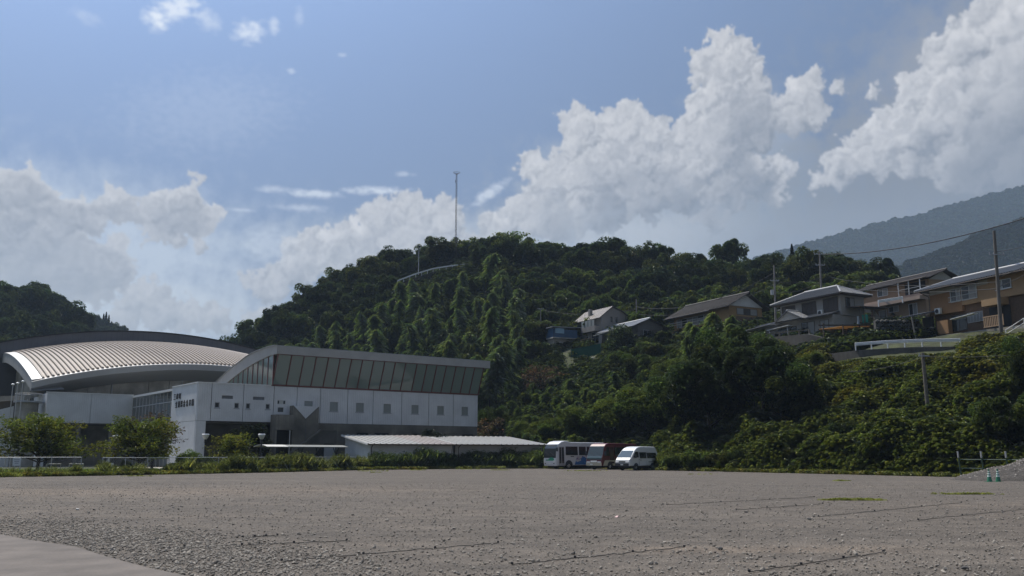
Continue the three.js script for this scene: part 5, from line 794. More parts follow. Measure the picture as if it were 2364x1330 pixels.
function vehicle(o) {
  const g = thing(o.name, o.label, o.category, o.pos, o.turn, 'vehicles parked along the back of the lot');
  const hw = o.width / 2, bend = (geo) => { const p = geo.attributes.position; for (let i = 0; i < p.count; i++) { const y = p.getY(i), x = p.getX(i), k = (1 - o.tumble * Math.max(0, y - o.belt) / (o.height - o.belt)) * (1 - 0.06 * smooth(o.front - 0.6, o.front, x)); p.setZ(i, p.getZ(i) * k); } geo.computeVertexNormals(); return geo; };
  const shape = (pts, holes = []) => { const s = new THREE.Shape(); const v = pts.map(([x, y]) => new THREE.Vector2(x, y)); s.moveTo(v[0].x, v[0].y); v.slice(1).forEach((q) => s.lineTo(q.x, q.y)); return s; };
  const b = 0.09;
  const body = new THREE.ExtrudeGeometry(shape(o.profile), { depth: o.width - 2 * b, bevelEnabled: true, bevelThickness: b, bevelSize: b * 0.8, bevelOffset: -b * 0.8, bevelSegments: 3, curveSegments: 4 }).translate(0, 0, -hw + b);
  part('body', bend(flat(body)), o.paint, g);
  const side = (name, pts, m, dz = 0.008, both = true) => { for (const s of both ? [-1, 1] : [-1]) part(name, bend(flat(prism(pts, 0, 0.02).translate(0, 0, s < 0 ? -hw - dz : hw + dz - 0.02))), m, g); };
  for (const [n, pts, m, d, both] of o.sides) side(n, pts, m, d, both);
  const front = (name, y0, y1, w0, w1, m, dx = 0.012, zc = 0) => { // a plate on the nose, following the side profile
    const xAt = (y) => { let best = -9; for (let i = 0; i < o.profile.length; i++) { const a = o.profile[i], c = o.profile[(i + 1) % o.profile.length]; if ((a[1] - y) * (c[1] - y) <= 0 && a[1] !== c[1]) best = Math.max(best, lerp(a[0], c[0], (y - a[1]) / (c[1] - a[1]))); } return best; };
    const rows = []; for (let k = 0; k <= 16; k++) { const y = lerp(y0, y1, k / 16), w = lerp(w0, w1, k / 16) / 2, x = xAt(y) + dx, r = []; for (let j = 0; j <= 6; j++) { const z = zc + lerp(w, -w, j / 6); r.push(V(x, y, z * 0.94)); } rows.push(r); }
    return part(name, sheet(rows), m, g);
  };
  for (const f of o.fronts) front(...f);
  for (const [x, z] of o.wheels) { wheel(g, x, z * (hw - 0.11), o.r, o.rim); for (const s of z < 0 ? [-1] : [1]) part('wheel_arch', new THREE.CircleGeometry(o.r * 1.22, 20, 0, Math.PI).rotateY(s < 0 ? Math.PI : 0).translate(x, o.r * 0.95, s * (hw + 0.002)), M.dark, g); }
  part('underside', span(-o.front + 0.5, o.front - 0.4, 0.2, o.sill + 0.08, -hw + 0.25, hw - 0.25), M.dark, g);
  for (const s of [-1, 1]) part('mirror', [bx(0.1, o.mh ?? 0.3, 0.2, o.mirror[0], o.mirror[1], s * (hw + 0.16)), bar(V(o.mirror[0] - 0.1, o.mirror[1] - 0.15, s * (hw - 0.04)), V(o.mirror[0], o.mirror[1] - 0.05, s * (hw + 0.12)), 0.02)], M.dark, g);
  return { g, front, side, bend, hw };
}
const gloss = (c, r = 0.25) => new THREE.MeshPhysicalMaterial({ color: new THREE.Color(...c), roughness: 0.45, clearcoat: 0.7, clearcoatRoughness: r });
const heading = (a) => -(Math.PI / 2 + a * rad);
const lamp = std([0.6, 0.6, 0.58], 0.15), amber = std([0.5, 0.2, 0.03], 0.2), plate = std([0.62, 0.63, 0.6], 0.5), chrome = std([0.5, 0.5, 0.5], 0.2, { metalness: 0.8 });
const screen = std([0.05, 0.065, 0.07], 0.05), seatW = std([0.6, 0.6, 0.6], 0.8);
{ // white high-roof van
  const prof = [[2.36, 0.42], [2.38, 0.78], [2.3, 1.02], [2.1, 1.2], [1.42, 1.86], [1.1, 2.07], [0.7, 2.2], [0.2, 2.25], [-1.9, 2.22], [-2.12, 2.14], [-2.3, 1.7], [-2.36, 1.25], [-2.36, 0.42]];
  const { g } = vehicle({ name: 'van', label: 'white high-roof passenger van with black bumper, rightmost of the parked vehicles', category: 'van', pos: [XD(1470, 88), 0, -88], turn: heading(43), width: 1.72, height: 2.25, belt: 1.15, tumble: 0.17, front: 2.36, sill: 0.42, profile: prof, paint: gloss([0.62, 0.63, 0.62]), r: 0.33, rim: std([0.35, 0.35, 0.35], 0.4, { metalness: 0.5 }), mirror: [1.62, 1.32], wheels: [[1.35, -1], [-1.35, -1], [1.35, 1], [-1.35, 1]],
    sides: [['side_window', [[1.75, 1.22], [0.95, 1.22], [0.9, 1.22], [0.9, 1.74], [1.35, 1.74]], M.glass], ['side_window', [[0.68, 1.14], [-0.38, 1.14], [-0.36, 1.7], [0.72, 1.7]], M.glass], ['side_window', [[-0.52, 1.14], [-2.1, 1.14], [-2.02, 1.66], [-0.48, 1.66]], M.glass], ['slide_rail', [[-0.7, 0.78], [-1.85, 0.78], [-1.85, 0.83], [-0.7, 0.83]], M.dark], ['door_handle', [[0.9, 1.0], [0.78, 1.0], [0.78, 1.05], [0.9, 1.05]], M.dark, 0.02], ['door_handle', [[0.6, 0.9], [0.54, 0.9], [0.54, 1.03], [0.6, 1.03]], M.dark, 0.02], ['door_gap', [[0.82, 0.45], [0.805, 0.45], [0.805, 1.75], [0.82, 1.75]], M.joint, 0.004], ['door_gap', [[-0.44, 0.45], [-0.455, 0.45], [-0.455, 1.75], [-0.44, 1.75]], M.joint, 0.004], ['gutter', [[1.4, 1.8], [-2.05, 1.78], [-2.05, 1.8], [1.38, 1.825]], M.trim, 0.012]],
    fronts: [['windscreen', 1.2, 1.86, 1.62, 1.44, screen], ['grille', 0.74, 0.9, 1.3, 1.3, M.dark], ['headlight', 0.74, 0.88, 0.36, 0.36, lamp, 0.02, -0.58], ['headlight', 0.74, 0.88, 0.36, 0.36, lamp, 0.02, 0.58], ['bumper', 0.36, 0.68, 1.66, 1.66, std([0.03, 0.03, 0.034], 0.6), 0.06], ['number_plate', 0.5, 0.62, 0.33, 0.33, plate, 0.075]] });
  part('dashboard_cover', beam(V(1.95, 1.26, -0.5), V(1.95, 1.26, 0.3), 0.16, 0.03), std([0.35, 0.5, 0.47], 0.8), g);
}
{ // maroon and cream microbus
  const prof = [[3.3, 0.4], [3.34, 0.75], [3.28, 1.15], [3.1, 1.42], [2.75, 2.28], [2.45, 2.5], [2.0, 2.6], [-3.1, 2.56], [-3.28, 2.4], [-3.34, 1.3], [-3.34, 0.45]];
  const ma = new THREE.MeshPhysicalMaterial({ color: new THREE.Color(0.085, 0.007, 0.014), roughness: 0.5, clearcoat: 0.25, clearcoatRoughness: 0.3 }), cream = gloss([0.42, 0.4, 0.31]);
  const { g } = vehicle({ name: 'microbus', label: 'maroon microbus with cream lower body between the white bus and the van', category: 'bus', pos: [XD(1414, 93.5), 0, -93.5], turn: heading(40), width: 2.02, height: 2.6, belt: 1.2, tumble: 0.12, front: 3.32, sill: 0.4, profile: prof, paint: ma, r: 0.38, rim: std([0.5, 0.5, 0.5], 0.35, { metalness: 0.5 }), mirror: [3.0, 1.6], mh: 0.42, wheels: [[1.95, -1], [-1.7, -1], [1.95, 1], [-1.7, 1]],
    sides: [['lower_panel', [[3.1, 0.4], [-3.3, 0.4], [-3.3, 0.92], [2.85, 0.92]], cream, 0.004], ['side_window', [[2.72, 1.35], [2.0, 1.35], [2.0, 2.2], [2.45, 2.2]], M.glass], ['door_pane', [[1.9, 0.62], [1.2, 0.62], [1.2, 2.2], [1.9, 2.2]], std([0.05, 0.03, 0.03], 0.1)], ...[[1.05, 0.1], [0.05, -1.0], [-1.05, -2.1], [-2.15, -3.15]].map(([a, c]) => ['side_window', [[a, 1.4], [c, 1.4], [c, 2.2], [a, 2.2]], M.glass]), ['roof_line', [[2.3, 2.32], [-3.2, 2.3], [-3.2, 2.34], [2.25, 2.36]], std([0.16, 0.05, 0.06], 0.4), 0.006]],
    fronts: [['windscreen', 1.4, 2.3, 1.94, 1.8, screen], ['nose_panel', 1.0, 1.38, 1.9, 1.86, std([0.03, 0.05, 0.05], 0.2)], ['lower_front', 0.4, 0.72, 1.96, 1.98, cream, 0.02], ['headlight', 0.66, 0.82, 0.42, 0.42, lamp, 0.03, -0.68], ['headlight', 0.66, 0.82, 0.42, 0.42, lamp, 0.03, 0.68], ['badge_panel', 0.74, 0.9, 0.8, 0.8, plate, 0.03], ['number_plate', 0.46, 0.6, 0.34, 0.34, plate, 0.04, 0.3]] });
  part('wiper', [bar(V(3.16, 1.46, -0.7), V(2.98, 1.8, -0.1), 0.012), bar(V(3.16, 1.46, 0.1), V(2.98, 1.8, 0.7), 0.012)], M.dark, g);
}
{ // white community bus with painted side
  const prof = [[3.44, 0.34], [3.48, 0.7], [3.46, 1.25], [3.36, 2.1], [3.1, 2.55], [2.7, 2.78], [2.2, 2.88], [1.9, 2.88], [1.5, 2.74], [-3.3, 2.72], [-3.46, 2.5], [-3.48, 0.4]];
  const wh = gloss([0.6, 0.6, 0.61]);
  const art = tex(256, (u, v) => { const n = tfbm(u, v, 5, 5), w = 0.42 + 0.3 * Math.sin(u * 6.3 * 1.0 + 1.2) * 0.5 + n * 0.35; if (v < w) { const k = 0.5 + 0.5 * tfbm(u, v, 12, 3); return [0.08 + 0.22 * k, 0.26 + 0.26 * k, 0.48 + 0.26 * k]; } const pk = smooth(0.05, 0.4, n + 0.2 * (1 - v)); return [0.72 - 0.12 * pk, 0.71 - 0.26 * pk, 0.72 - 0.22 * pk]; });
  art.repeat.set(1 / 2.6, 1 / 1.25); art.offset.set(0.2, -0.36);
  const { g, front } = vehicle({ name: 'community_bus', label: 'white bus with green emblem on the nose and a blue wave painted on its side', category: 'bus', pos: [XD(1327, 96.8), 0, -96.8], turn: heading(52), width: 2.08, height: 2.88, belt: 1.3, tumble: 0.08, front: 3.46, sill: 0.34, profile: prof, paint: wh, r: 0.42, rim: std([0.42, 0.41, 0.42], 0.35, { metalness: 0.5 }), mirror: [3.5, 2.0], mh: 0.4, wheels: [[1.75, -1], [-1.9, -1], [1.75, 1], [-1.9, 1]],
    sides: [['door', [[3.1, 0.42], [2.35, 0.42], [2.35, 2.28], [3.05, 2.28]], std([0.3, 0.29, 0.3], 0.4), 0.006], ['door_pane', [[3.02, 0.6], [2.78, 0.6], [2.78, 2.2], [3.0, 2.2]], M.glass, 0.016], ['door_pane', [[2.68, 0.6], [2.42, 0.6], [2.42, 2.2], [2.68, 2.2]], M.glass, 0.016], ...[[2.15, 1.5], [1.48, 0.5], [0.32, -0.65], [-0.8, -1.8], [-1.9, -3.1]].map(([a, c]) => ['side_window', [[a, 1.42], [c, 1.42], [c, 2.3], [a, 2.3]], M.glass]), ['painted_wave', [[0.95, 0.42], [-3.3, 0.42], [-3.3, 1.36], [0.6, 1.36]], new THREE.MeshStandardMaterial({ map: art, roughness: 0.45 }), 0.005], ['side_lettering', [[1.5, 1.24], [1.05, 1.24], [1.05, 1.31], [1.5, 1.31]], M.dark, 0.012]],
    fronts: [['windscreen', 1.14, 2.5, 2.04, 1.96, std([0.028, 0.032, 0.034], 0.06)], ['destination_panel', 2.34, 2.46, 1.2, 1.16, M.dark, 0.02], ['green_emblem', 0.86, 0.98, 1.5, 1.4, std([0.02, 0.2, 0.12], 0.4), 0.016, -0.12], ['green_emblem', 0.98, 1.1, 0.95, 0.8, std([0.02, 0.17, 0.1], 0.4), 0.016, -0.28], ['green_emblem', 1.1, 1.2, 0.55, 0.4, std([0.02, 0.17, 0.1], 0.4), 0.016, -0.3], ['headlight', 0.72, 0.9, 0.3, 0.3, lamp, 0.02, -0.8], ['headlight', 0.72, 0.9, 0.3, 0.3, lamp, 0.02, 0.8], ['fog_lamp', 0.54, 0.62, 0.2, 0.2, M.dark, 0.02, -0.72], ['fog_lamp', 0.54, 0.62, 0.2, 0.2, M.dark, 0.02, 0.72], ['number_plate', 0.5, 0.62, 0.34, 0.34, plate, 0.02], ['bumper_line', 0.42, 0.45, 2.0, 2.0, M.greyPaint, 0.012]] });
  part('wiper', [bar(V(3.5, 1.4, -0.7), V(3.44, 1.75, 0), 0.012), bar(V(3.5, 1.4, 0.1), V(3.44, 1.75, 0.75), 0.012)], M.dark, g);
}

// ---------- leaves, trees, shrubs ----------
class Leaves {
  constructor() { this.p = []; this.n = []; this.c = []; this.i = []; }
  // a folded leaf (or spray of leaves) at c, lying across normal n, pointing along d
  add(c, n, d, len, wid, col, soft = 0.4, out = n) {
    const s = new THREE.Vector3().crossVectors(n, d).normalize(), t = new THREE.Vector3().crossVectors(s, n).normalize(), k = this.p.length / 3;
    const pts = [c.clone().addScaledVector(t, -len / 2), c.clone().addScaledVector(s, wid / 2).addScaledVector(n, wid * 0.12), c.clone().addScaledVector(t, len / 2).addScaledVector(n, -len * 0.12), c.clone().addScaledVector(s, -wid / 2).addScaledVector(n, wid * 0.12)];
    const m = n.clone().lerp(out, soft).normalize();
    for (const q of pts) { this.p.push(q.x, q.y, q.z); this.n.push(m.x, m.y, m.z); this.c.push(...col); }
    this.i.push(k, k + 1, k + 2, k, k + 2, k + 3);
  }
  geo() { const g = new THREE.BufferGeometry(); g.setAttribute('position', new THREE.Float32BufferAttribute(this.p, 3)); g.setAttribute('normal', new THREE.Float32BufferAttribute(this.n, 3)); g.setAttribute('color', new THREE.Float32BufferAttribute(this.c, 3)); g.setIndex(this.i); return g; }
}
const dirRnd = (r) => { const z = r() * 2 - 1, a = r() * 6.2832, k = Math.sqrt(1 - z * z); return V(k * Math.cos(a), z, k * Math.sin(a)); };
const leafMat = (c, t = 0.35) => new THREE.MeshPhysicalMaterial({ color: new THREE.Color(...c), vertexColors: true, roughness: 0.66, transmission: t, thickness: 0, specularIntensity: 0.4, side: THREE.DoubleSide });
const bark = std([0.075, 0.06, 0.045], 0.95, { map: grainTex });
const tone = (r, v = 0.25, hue = 0.1) => { const k = 1 + (r() - 0.5) * 2 * v, h = (r() - 0.5) * 2 * hue; return [clamp(k * (1 + h), 0, 2), k, clamp(k * (1 - h), 0, 2)]; };
// a crown of rounded clumps; leaves sit on the clumps' outer shells so that clumps shade one another
function crownGeo(seed, { w = 4, h = 6, y0 = 3, lobes = 16, per = 170, leaf = 0.42, flatTop = 0.2, lobeR = 0.36, tip = [1.25, 1.2, 0.9] }) {
  const r = rngOf(seed), L = new Leaves(), cs = [];
  for (let i = 0; i < lobes; i++) { const d = dirRnd(r); d.y = d.y * 0.75 + flatTop; const k = 0.55 + 0.4 * r(); cs.push([V(d.x * w * 0.5 * k, y0 + h * 0.5 + d.y * h * 0.5 * k, d.z * w * 0.5 * k), w * lobeR * (0.65 + 0.6 * r())]); }
  for (const [c, R] of cs) { const lt = tone(r, 0.22, 0.1); for (let j = 0; j < per; j++) {
    const d = dirRnd(r); if (d.y < -0.25 && r() < 0.75) continue; const q = c.clone().addScaledVector(d, R * (0.72 + 0.34 * r())).add(V(0, -0.1 * R, 0));
    const n = d.clone().addScaledVector(dirRnd(r), 0.42).add(V(0, 0.45, 0)).normalize(), t = tone(r, 0.25, 0.08), young = r() < 0.12 ? tip : [1, 1, 1], s = leaf * (0.6 + 0.8 * r());
    L.add(q, n, dirRnd(r), s * 1.3, s * 0.8, [lt[0] * t[0] * young[0], lt[1] * t[1] * young[1], lt[2] * t[2] * young[2]], 0.55, d);
  } }
  return L.geo();
}
function trunkGeo(seed, { h = 6, r0 = 0.22, limbs = 5, w = 3, y0 = 2.5 }) {
  const r = rngOf(seed), gs = []; let a = V(0, -0.4, 0);
  for (let k = 1; k <= 4; k++) { const b = V((r() - 0.5) * 0.25 * k, h * k / 4, (r() - 0.5) * 0.25 * k); gs.push(bar(a, b, r0 * (1.15 - k * 0.2), 7, r0 * (0.95 - k * 0.2))); a = b; }
  for (let i = 0; i < limbs; i++) { const y = y0 + (h - y0) * (i / limbs) * 0.8, t = r() * 6.28, m = V(Math.cos(t) * w * 0.28, y + 0.7, Math.sin(t) * w * 0.28), e = V(Math.cos(t + 0.3) * w * 0.48, y + 1.3 + r() * 0.8, Math.sin(t + 0.3) * w * 0.48); gs.push(bar(V(0, y, 0), m, r0 * 0.42, 5, r0 * 0.3), bar(m, e, r0 * 0.3, 5, r0 * 0.1)); }
  const g = join(gs); return metreUV(g);
}
function makeTree(name, label, category, group, crown, mat, trunk) {
  const o = new THREE.Group(); o.name = name; tag(o, label, category, group);
  const t = new THREE.Mesh(trunk, bark); t.name = 'trunk'; o.add(t);
  const c = new THREE.Mesh(crown, mat); c.name = 'crown'; o.add(c);
  return o;
}
const leafM = { dark: leafMat([0.145, 0.21, 0.068], 0.54), mid: leafMat([0.225, 0.31, 0.085], 0.57), light: leafMat([0.34, 0.45, 0.12], 0.58), olive: leafMat([0.24, 0.285, 0.075], 0.56), cherry: leafMat([0.33, 0.4, 0.085], 0.58), bamboo: leafMat([0.42, 0.55, 0.17], 0.58), vine: leafMat([0.35, 0.435, 0.1], 0.58), dryleaf: leafMat([0.27, 0.2, 0.12], 0.48), weed: leafMat([0.33, 0.41, 0.11], 0.56), grass: leafMat([0.4, 0.45, 0.1], 0.55), cedar: leafMat([0.075, 0.11, 0.05], 0.35) };
const proto = {};
function kind(key, name, category, variants) { proto[key] = variants.map(([c, m, t]) => makeTree(name, '', category, '', c, m, t)); }
const tg = [1, 2, 3].map((s) => trunkGeo(s, { h: 6.5, r0: 0.24, w: 4.6 }));
kind('oak', 'evergreen_tree', 'tree', [11, 12, 13, 14, 15].map((s, i) => [crownGeo(s, { w: 7.2, h: 7, y0: 2.2, lobes: 24, per: 260, leaf: 0.44, lobeR: 0.2 }), [leafM.dark, leafM.mid, leafM.dark, leafM.mid, leafM.olive][i], tg[i % 3]]));
kind('scrub', 'hillside_shrub', 'shrub', [21, 22, 23, 24].map((s, i) => [crownGeo(s, { w: 5.4, h: 3.2, y0: 0.1, lobes: 20, per: 230, leaf: 0.38, lobeR: 0.19, flatTop: 0.35 }), [leafM.mid, leafM.light, leafM.olive, leafM.light][i], trunkGeo(30 + s, { h: 2, r0: 0.1, limbs: 3, w: 3, y0: 0.6 })]));
function bambooGeo(seed) {   // a stem that nods at the top, with drooping sprays
  const r = rngOf(seed), L = new Leaves(), H = 10, t = r() * 6.28, lean = 0.5 + r() * 1.3, at = (k) => V(Math.cos(t) * lean * k * k * k, H * k - 0.8 * k * k * k * k, Math.sin(t) * lean * k * k * k), gs = [];
  for (let k = 0; k < 8; k++) gs.push(bar(at(k / 8), at((k + 1) / 8), 0.07 * (1 - k / 10), 5, 0.07 * (1 - (k + 1) / 10)));
  for (let i = 0; i < 72; i++) { const k = 0.4 + 0.6 * Math.pow(r(), 0.8), a = r() * 6.28, reach = (2.7 - 1.6 * k) * (0.35 + 0.95 * r()), b = at(k), d = V(Math.cos(a), 0.1, Math.sin(a)), lt = tone(r, 0.2, 0.08);
    for (let j = 0; j < 14; j++) { const u = (j + 0.5) / 14, q = b.clone().addScaledVector(d, reach * u).add(V((r() - 0.5) * 0.4, 0.7 * u - 1.5 * u * u + (r() - 0.5) * 0.3, (r() - 0.5) * 0.4)), dn = d.clone().add(V((r() - 0.5), -0.9 - r() * 0.5, (r() - 0.5))).normalize(), n = V(d.x * 0.5, 1, d.z * 0.5).addScaledVector(dirRnd(r), 0.45).normalize(), tt = tone(r, 0.25, 0.06), s = 0.5 + 0.4 * r(); L.add(q, n, dn, s * 1.4, s * 0.36, [lt[0] * tt[0], lt[1] * tt[1], lt[2] * tt[2]], 0.3, V(d.x, 0.6, d.z).normalize()); } }
  return [L.geo(), metreUV(join(gs))];
}
kind('bamboo', 'bamboo', 'bamboo', [41, 42, 43, 44, 45].map((s) => { const [c, t] = bambooGeo(s); return [c, leafM.bamboo, t]; }));
function cedarGeo(seed) { const r = rngOf(seed), L = new Leaves(); for (let i = 0; i < 1500; i++) { const k = Math.pow(r(), 0.75), y = 1.5 + 13 * k, R = (1 - k) * 2.5 + 0.15, a = r() * 6.28, q = R * (0.45 + 0.6 * r()) * (0.85 + 0.25 * Math.sin(y * 4 + a * 2)); const d = V(Math.cos(a), 0.2, Math.sin(a)), t = tone(r, 0.3, 0.08); L.add(V(d.x * q, y - q * 0.25, d.z * q), V(d.x, 0.6, d.z).addScaledVector(dirRnd(r), 0.5).normalize(), d, 0.7, 0.35, t, 0.4, d); } return L.geo(); }
kind('cedar', 'cedar_tree', 'tree', [51, 52].map((s) => [cedarGeo(s), leafM.cedar, trunkGeo(s, { h: 12, r0: 0.25, limbs: 0, w: 1 })]));
// trees with open, tiered boughs (the forecourt trees and the spreading hilltop tree)
function tierGeo(seed, { w, h, y0, boughs, per, leaf, gold = 0.3, droop = 0.1 }) {
  const r = rngOf(seed), L = new Leaves(), gs = []; let a = V(0, -0.3, 0);
  for (let k = 1; k <= 3; k++) { const b = V((r() - 0.5) * 0.3 * k, y0 + (h - y0) * 0.22 * k - (h - y0) * 0.2, (r() - 0.5) * 0.3 * k); gs.push(bar(a, b, 0.17 - k * 0.03, 7, 0.15 - k * 0.03)); a = b; }
  for (let i = 0; i < boughs; i++) {
    const t = i * 2.4 + r() * 0.8, f = i / boughs, y = y0 + (h - y0) * (0.08 + 0.86 * f), reach = w * 0.5 * (1 - 0.5 * f * f) * (0.5 + 0.65 * r()), e = V(Math.cos(t) * reach, y + (h - y0) * 0.06, Math.sin(t) * reach), s = V(0, y0 * 0.8 + (h - y0) * f * 0.6, 0), m = s.clone().lerp(e, 0.5).add(V(0, 0.25, 0));
    gs.push(bar(s, m, 0.06, 5, 0.045), bar(m, e, 0.045, 5, 0.012)); const lt = tone(r, 0.22, 0.12);
    for (let j = 0; j < per; j++) { const u = 0.25 + 0.8 * Math.pow(r(), 0.7), q = s.clone().lerp(m, Math.min(1, u * 2)).lerp(e, clamp(u * 2 - 1, 0, 1.1)), side = (0.3 + 0.35 * (1 - Math.abs(u - 0.6))) * w * 0.19; q.add(V((r() - 0.5) * 2 * side, (r() - 0.4) * 0.55 - droop * u, (r() - 0.5) * 2 * side)); const tt = tone(r, 0.3, 0.08), yg = r() < gold ? [1.22, 1.12, 0.8] : [1, 1, 1], z = leaf * (0.6 + 0.8 * r()); L.add(q, V(0, 1, 0).addScaledVector(dirRnd(r), 0.8).normalize(), dirRnd(r), z * 1.6, z * 0.75, [lt[0] * tt[0] * yg[0], lt[1] * tt[1] * yg[1], lt[2] * tt[2] * yg[2]], 0.2, V(0, 1, 0)); }
  }
  return [L.geo(), metreUV(join(gs))];
}
const labelled = new Map();
function plant(key, v, label, group, x, z, s, y = land(x, z), turn = x * 7.3 + z) { const p = proto[key][v % proto[key].length], o = p.clone(); o.name = numbered(p.name); o.userData = { label, category: p.userData.category, group }; o.position.set(x, y - 0.1, z); o.rotation.y = turn; if (key === 'bamboo') { o.rotation.x = 0.16 * Math.sin(x * 5.1 + z); o.rotation.z = 0.16 * Math.sin(x * 2.3 - z * 3.7); } Array.isArray(s) ? o.scale.set(...s) : o.scale.setScalar(s); scene.add(o); return o; }
function single(name, label, category, group, [crown, trunk], mat, pos, turn = 0, s = 1) { const o = makeTree(name, label, category, group, crown, mat, trunk); o.name = numbered(name); o.position.set(...pos); o.rotation.y = turn; o.scale.setScalar(s); scene.add(o); return o; }
const R8 = rngOf(88);
const pxOf = (x, z) => 1182 + 2122 * x / -z, pyOf = (x, y, z) => 1048 - 2122 * (y - EYE) / -z;
const clear = [[5, 22, -176, -160], [16, 34, -172, -150], [26, 50, -162, -138], [30, 60, -138, -112], [50, 80, -150, -116], [46, 78, -116, -92]];   // house plots
const onPlot = (x, z) => clear.some(([a, b, c, d]) => x > a && x < b && z > c && z < d);
// the wood on the main hill
const sizeWord = (s, m) => (s > m ? 'large ' : 'small ');
const marks = [[520, 'above the arena roof end'], [640, 'above the arched end glazing'], [740, 'above the first gallery panes'], [840, 'above the left half of the gallery'], [930, 'below the lamp post on the hill'], [1020, 'below the curved hilltop wall'], [1110, 'below the radio mast'], [1200, 'above the gymnasium roof tip'], [1300, 'above the blue clad house'], [1400, 'above the balcony house'], [1510, 'above the low dark house'], [1640, 'above the gabled ochre house'], [1760, 'left of the transformer pole'], [1880, 'between the transformer pole and rooftop pole'], [9999, 'right of the rooftop pole']];
const spotWord = (px, py) => marks.find((m) => px < m[0])[1] + (py < 640 ? ', at skyline height' : py < 700 ? ', high on the hill' : py < 760 ? ', halfway up' : ', low on the hill');
{
  const spots = []; let tries = 0;
  while (tries++ < 9000) {
    const D = 152 + R8() * 112, px = 430 + R8() * 1640, x = XD(px, D), z = -D, y = land(x, z); if (y < 4 || onPlot(x, z)) continue;
    const py = pyOf(x, y, z), grove = px < 1230 && py > 700 + 22 * Math.sin(px / 60) + 12 * Math.sin(px / 23) && D < 225 && !(px > 740 && px < 900 && py < 770) && noise(x / 9, z / 9) > -0.28, vine = px > 900 && !grove && D < 226 - (px > 1500 ? 30 : 0);
    const wallGap = px > 900 && px < 1110 && D > 212 && D < 243 && py > 600;
    const gap = grove ? 3.7 : vine ? 4.3 : 5.0;
    if (spots.some((s) => (s[0] - x) ** 2 + (s[1] - z) ** 2 < (gap * 0.5 + s[2] * 0.5) ** 2)) continue;
    if (px > 1130 && D < 168 && px < 1560) continue;
    if (wallGap && D > 222) continue;
    spots.push([x, z, gap, grove, vine, px, py, D]);
  }
  let nb = 0, no = 0, nv = 0;
  for (const [x, z, , grove, vine, px, py, D] of spots) {
    if (grove && R8() < 0.3) { const v = Math.floor(R8() * 4), s = 0.8 + R8() * 0.6; plant('scrub', v, sizeWord(s, 1.1) + ['mid green', 'light green', 'olive', 'bright green'][v] + ' bushy tree ' + spotWord(px, py), 'bushes among the bamboo', x, z, [s, s * 1.7, s]); }
    else if (grove) { if (nb++ < 290) { const s = 0.72 + R8() * 0.62; plant('bamboo', nb, sizeWord(s, 1.03) + 'pale green bamboo ' + spotWord(px, py), 'bamboo grove on the lower hill', x, z, s); } }
    else if (vine) { if (nv++ < 290) { const s = 0.9 + R8() * 0.6; plant('scrub', nv, sizeWord(s, 1.2) + ['mid green', 'light green', 'olive', 'bright green'][nv % 4] + ' rounded shrub ' + spotWord(px, py), 'shrubs on the open hillside', x, z, s); } }
    else if (no++ < 225) { const v = Math.floor(R8() * 5), s = 0.75 + R8() * 0.45; plant('oak', v, sizeWord(s, 0.97) + ['dark', 'mid green', 'dark', 'mid green', 'olive green'][v] + ' evergreen tree ' + spotWord(px, py), 'evergreen trees on the hill', x, z, s, land(x, z) - 1.1 * s); }
  }
  console.log('bamboo', nb, 'oak', no, 'scrub', nv);
}
// marked trees on the skyline
const sky1 = tierGeo(61, { w: 13, h: 8.5, y0: 3, boughs: 26, per: 110, leaf: 0.42, gold: 0.05 }), sky2 = tierGeo(62, { w: 9, h: 7, y0: 2.2, boughs: 20, per: 110, leaf: 0.42, gold: 0.05 });
const onHill = (px, D) => { const x = XD(px, D); return [x, land(x, -D), -D]; };
single('spreading_tree', 'flat topped spreading tree right of the mast on the skyline', 'tree', '', sky1, leafM.mid, P(1178, 607, 238).toArray(), 0.4);
single('spreading_tree', 'second spreading tree beside the mast base on the skyline', 'tree', '', sky2, leafM.mid, P(1085, 607, 244).toArray(), 2);
[[1405, 640, 232, 1.25, 'round dark tree standing up on the middle of the skyline'], [1515, 645, 228, 1.1, 'broad dark tree right of the round skyline tree'], [1683, 645, 222, 1.15, 'dark tree rising left of the transformer pole on the skyline'], [1010, 632, 244, 1.15, 'tall pale tree left of the mast on the hilltop'], [1940, 690, 205, 1.15, 'dark tree right of the rooftop utility pole'], [1860, 690, 190, 1.2, 'yellow green tree behind the rooftop utility pole']].forEach(([px, py, D, s, l], i) => { const p = P(px, py, D); plant('oak', [0, 1, 3, 4, 2, 4][i], l, '', p.x, p.z, s, p.y); });
[[1832, 640, 205, 0.62, 'tall dark cedar left of the rooftop pole'], [1825, 645, 210, 0.5, 'shorter dark cedar behind the tall one left of the rooftop pole']].forEach(([px, py, D, s, l]) => { const p = P(px, py, D); plant('cedar', 0, l, '', p.x, p.z, s * 1.1, p.y - 2); });
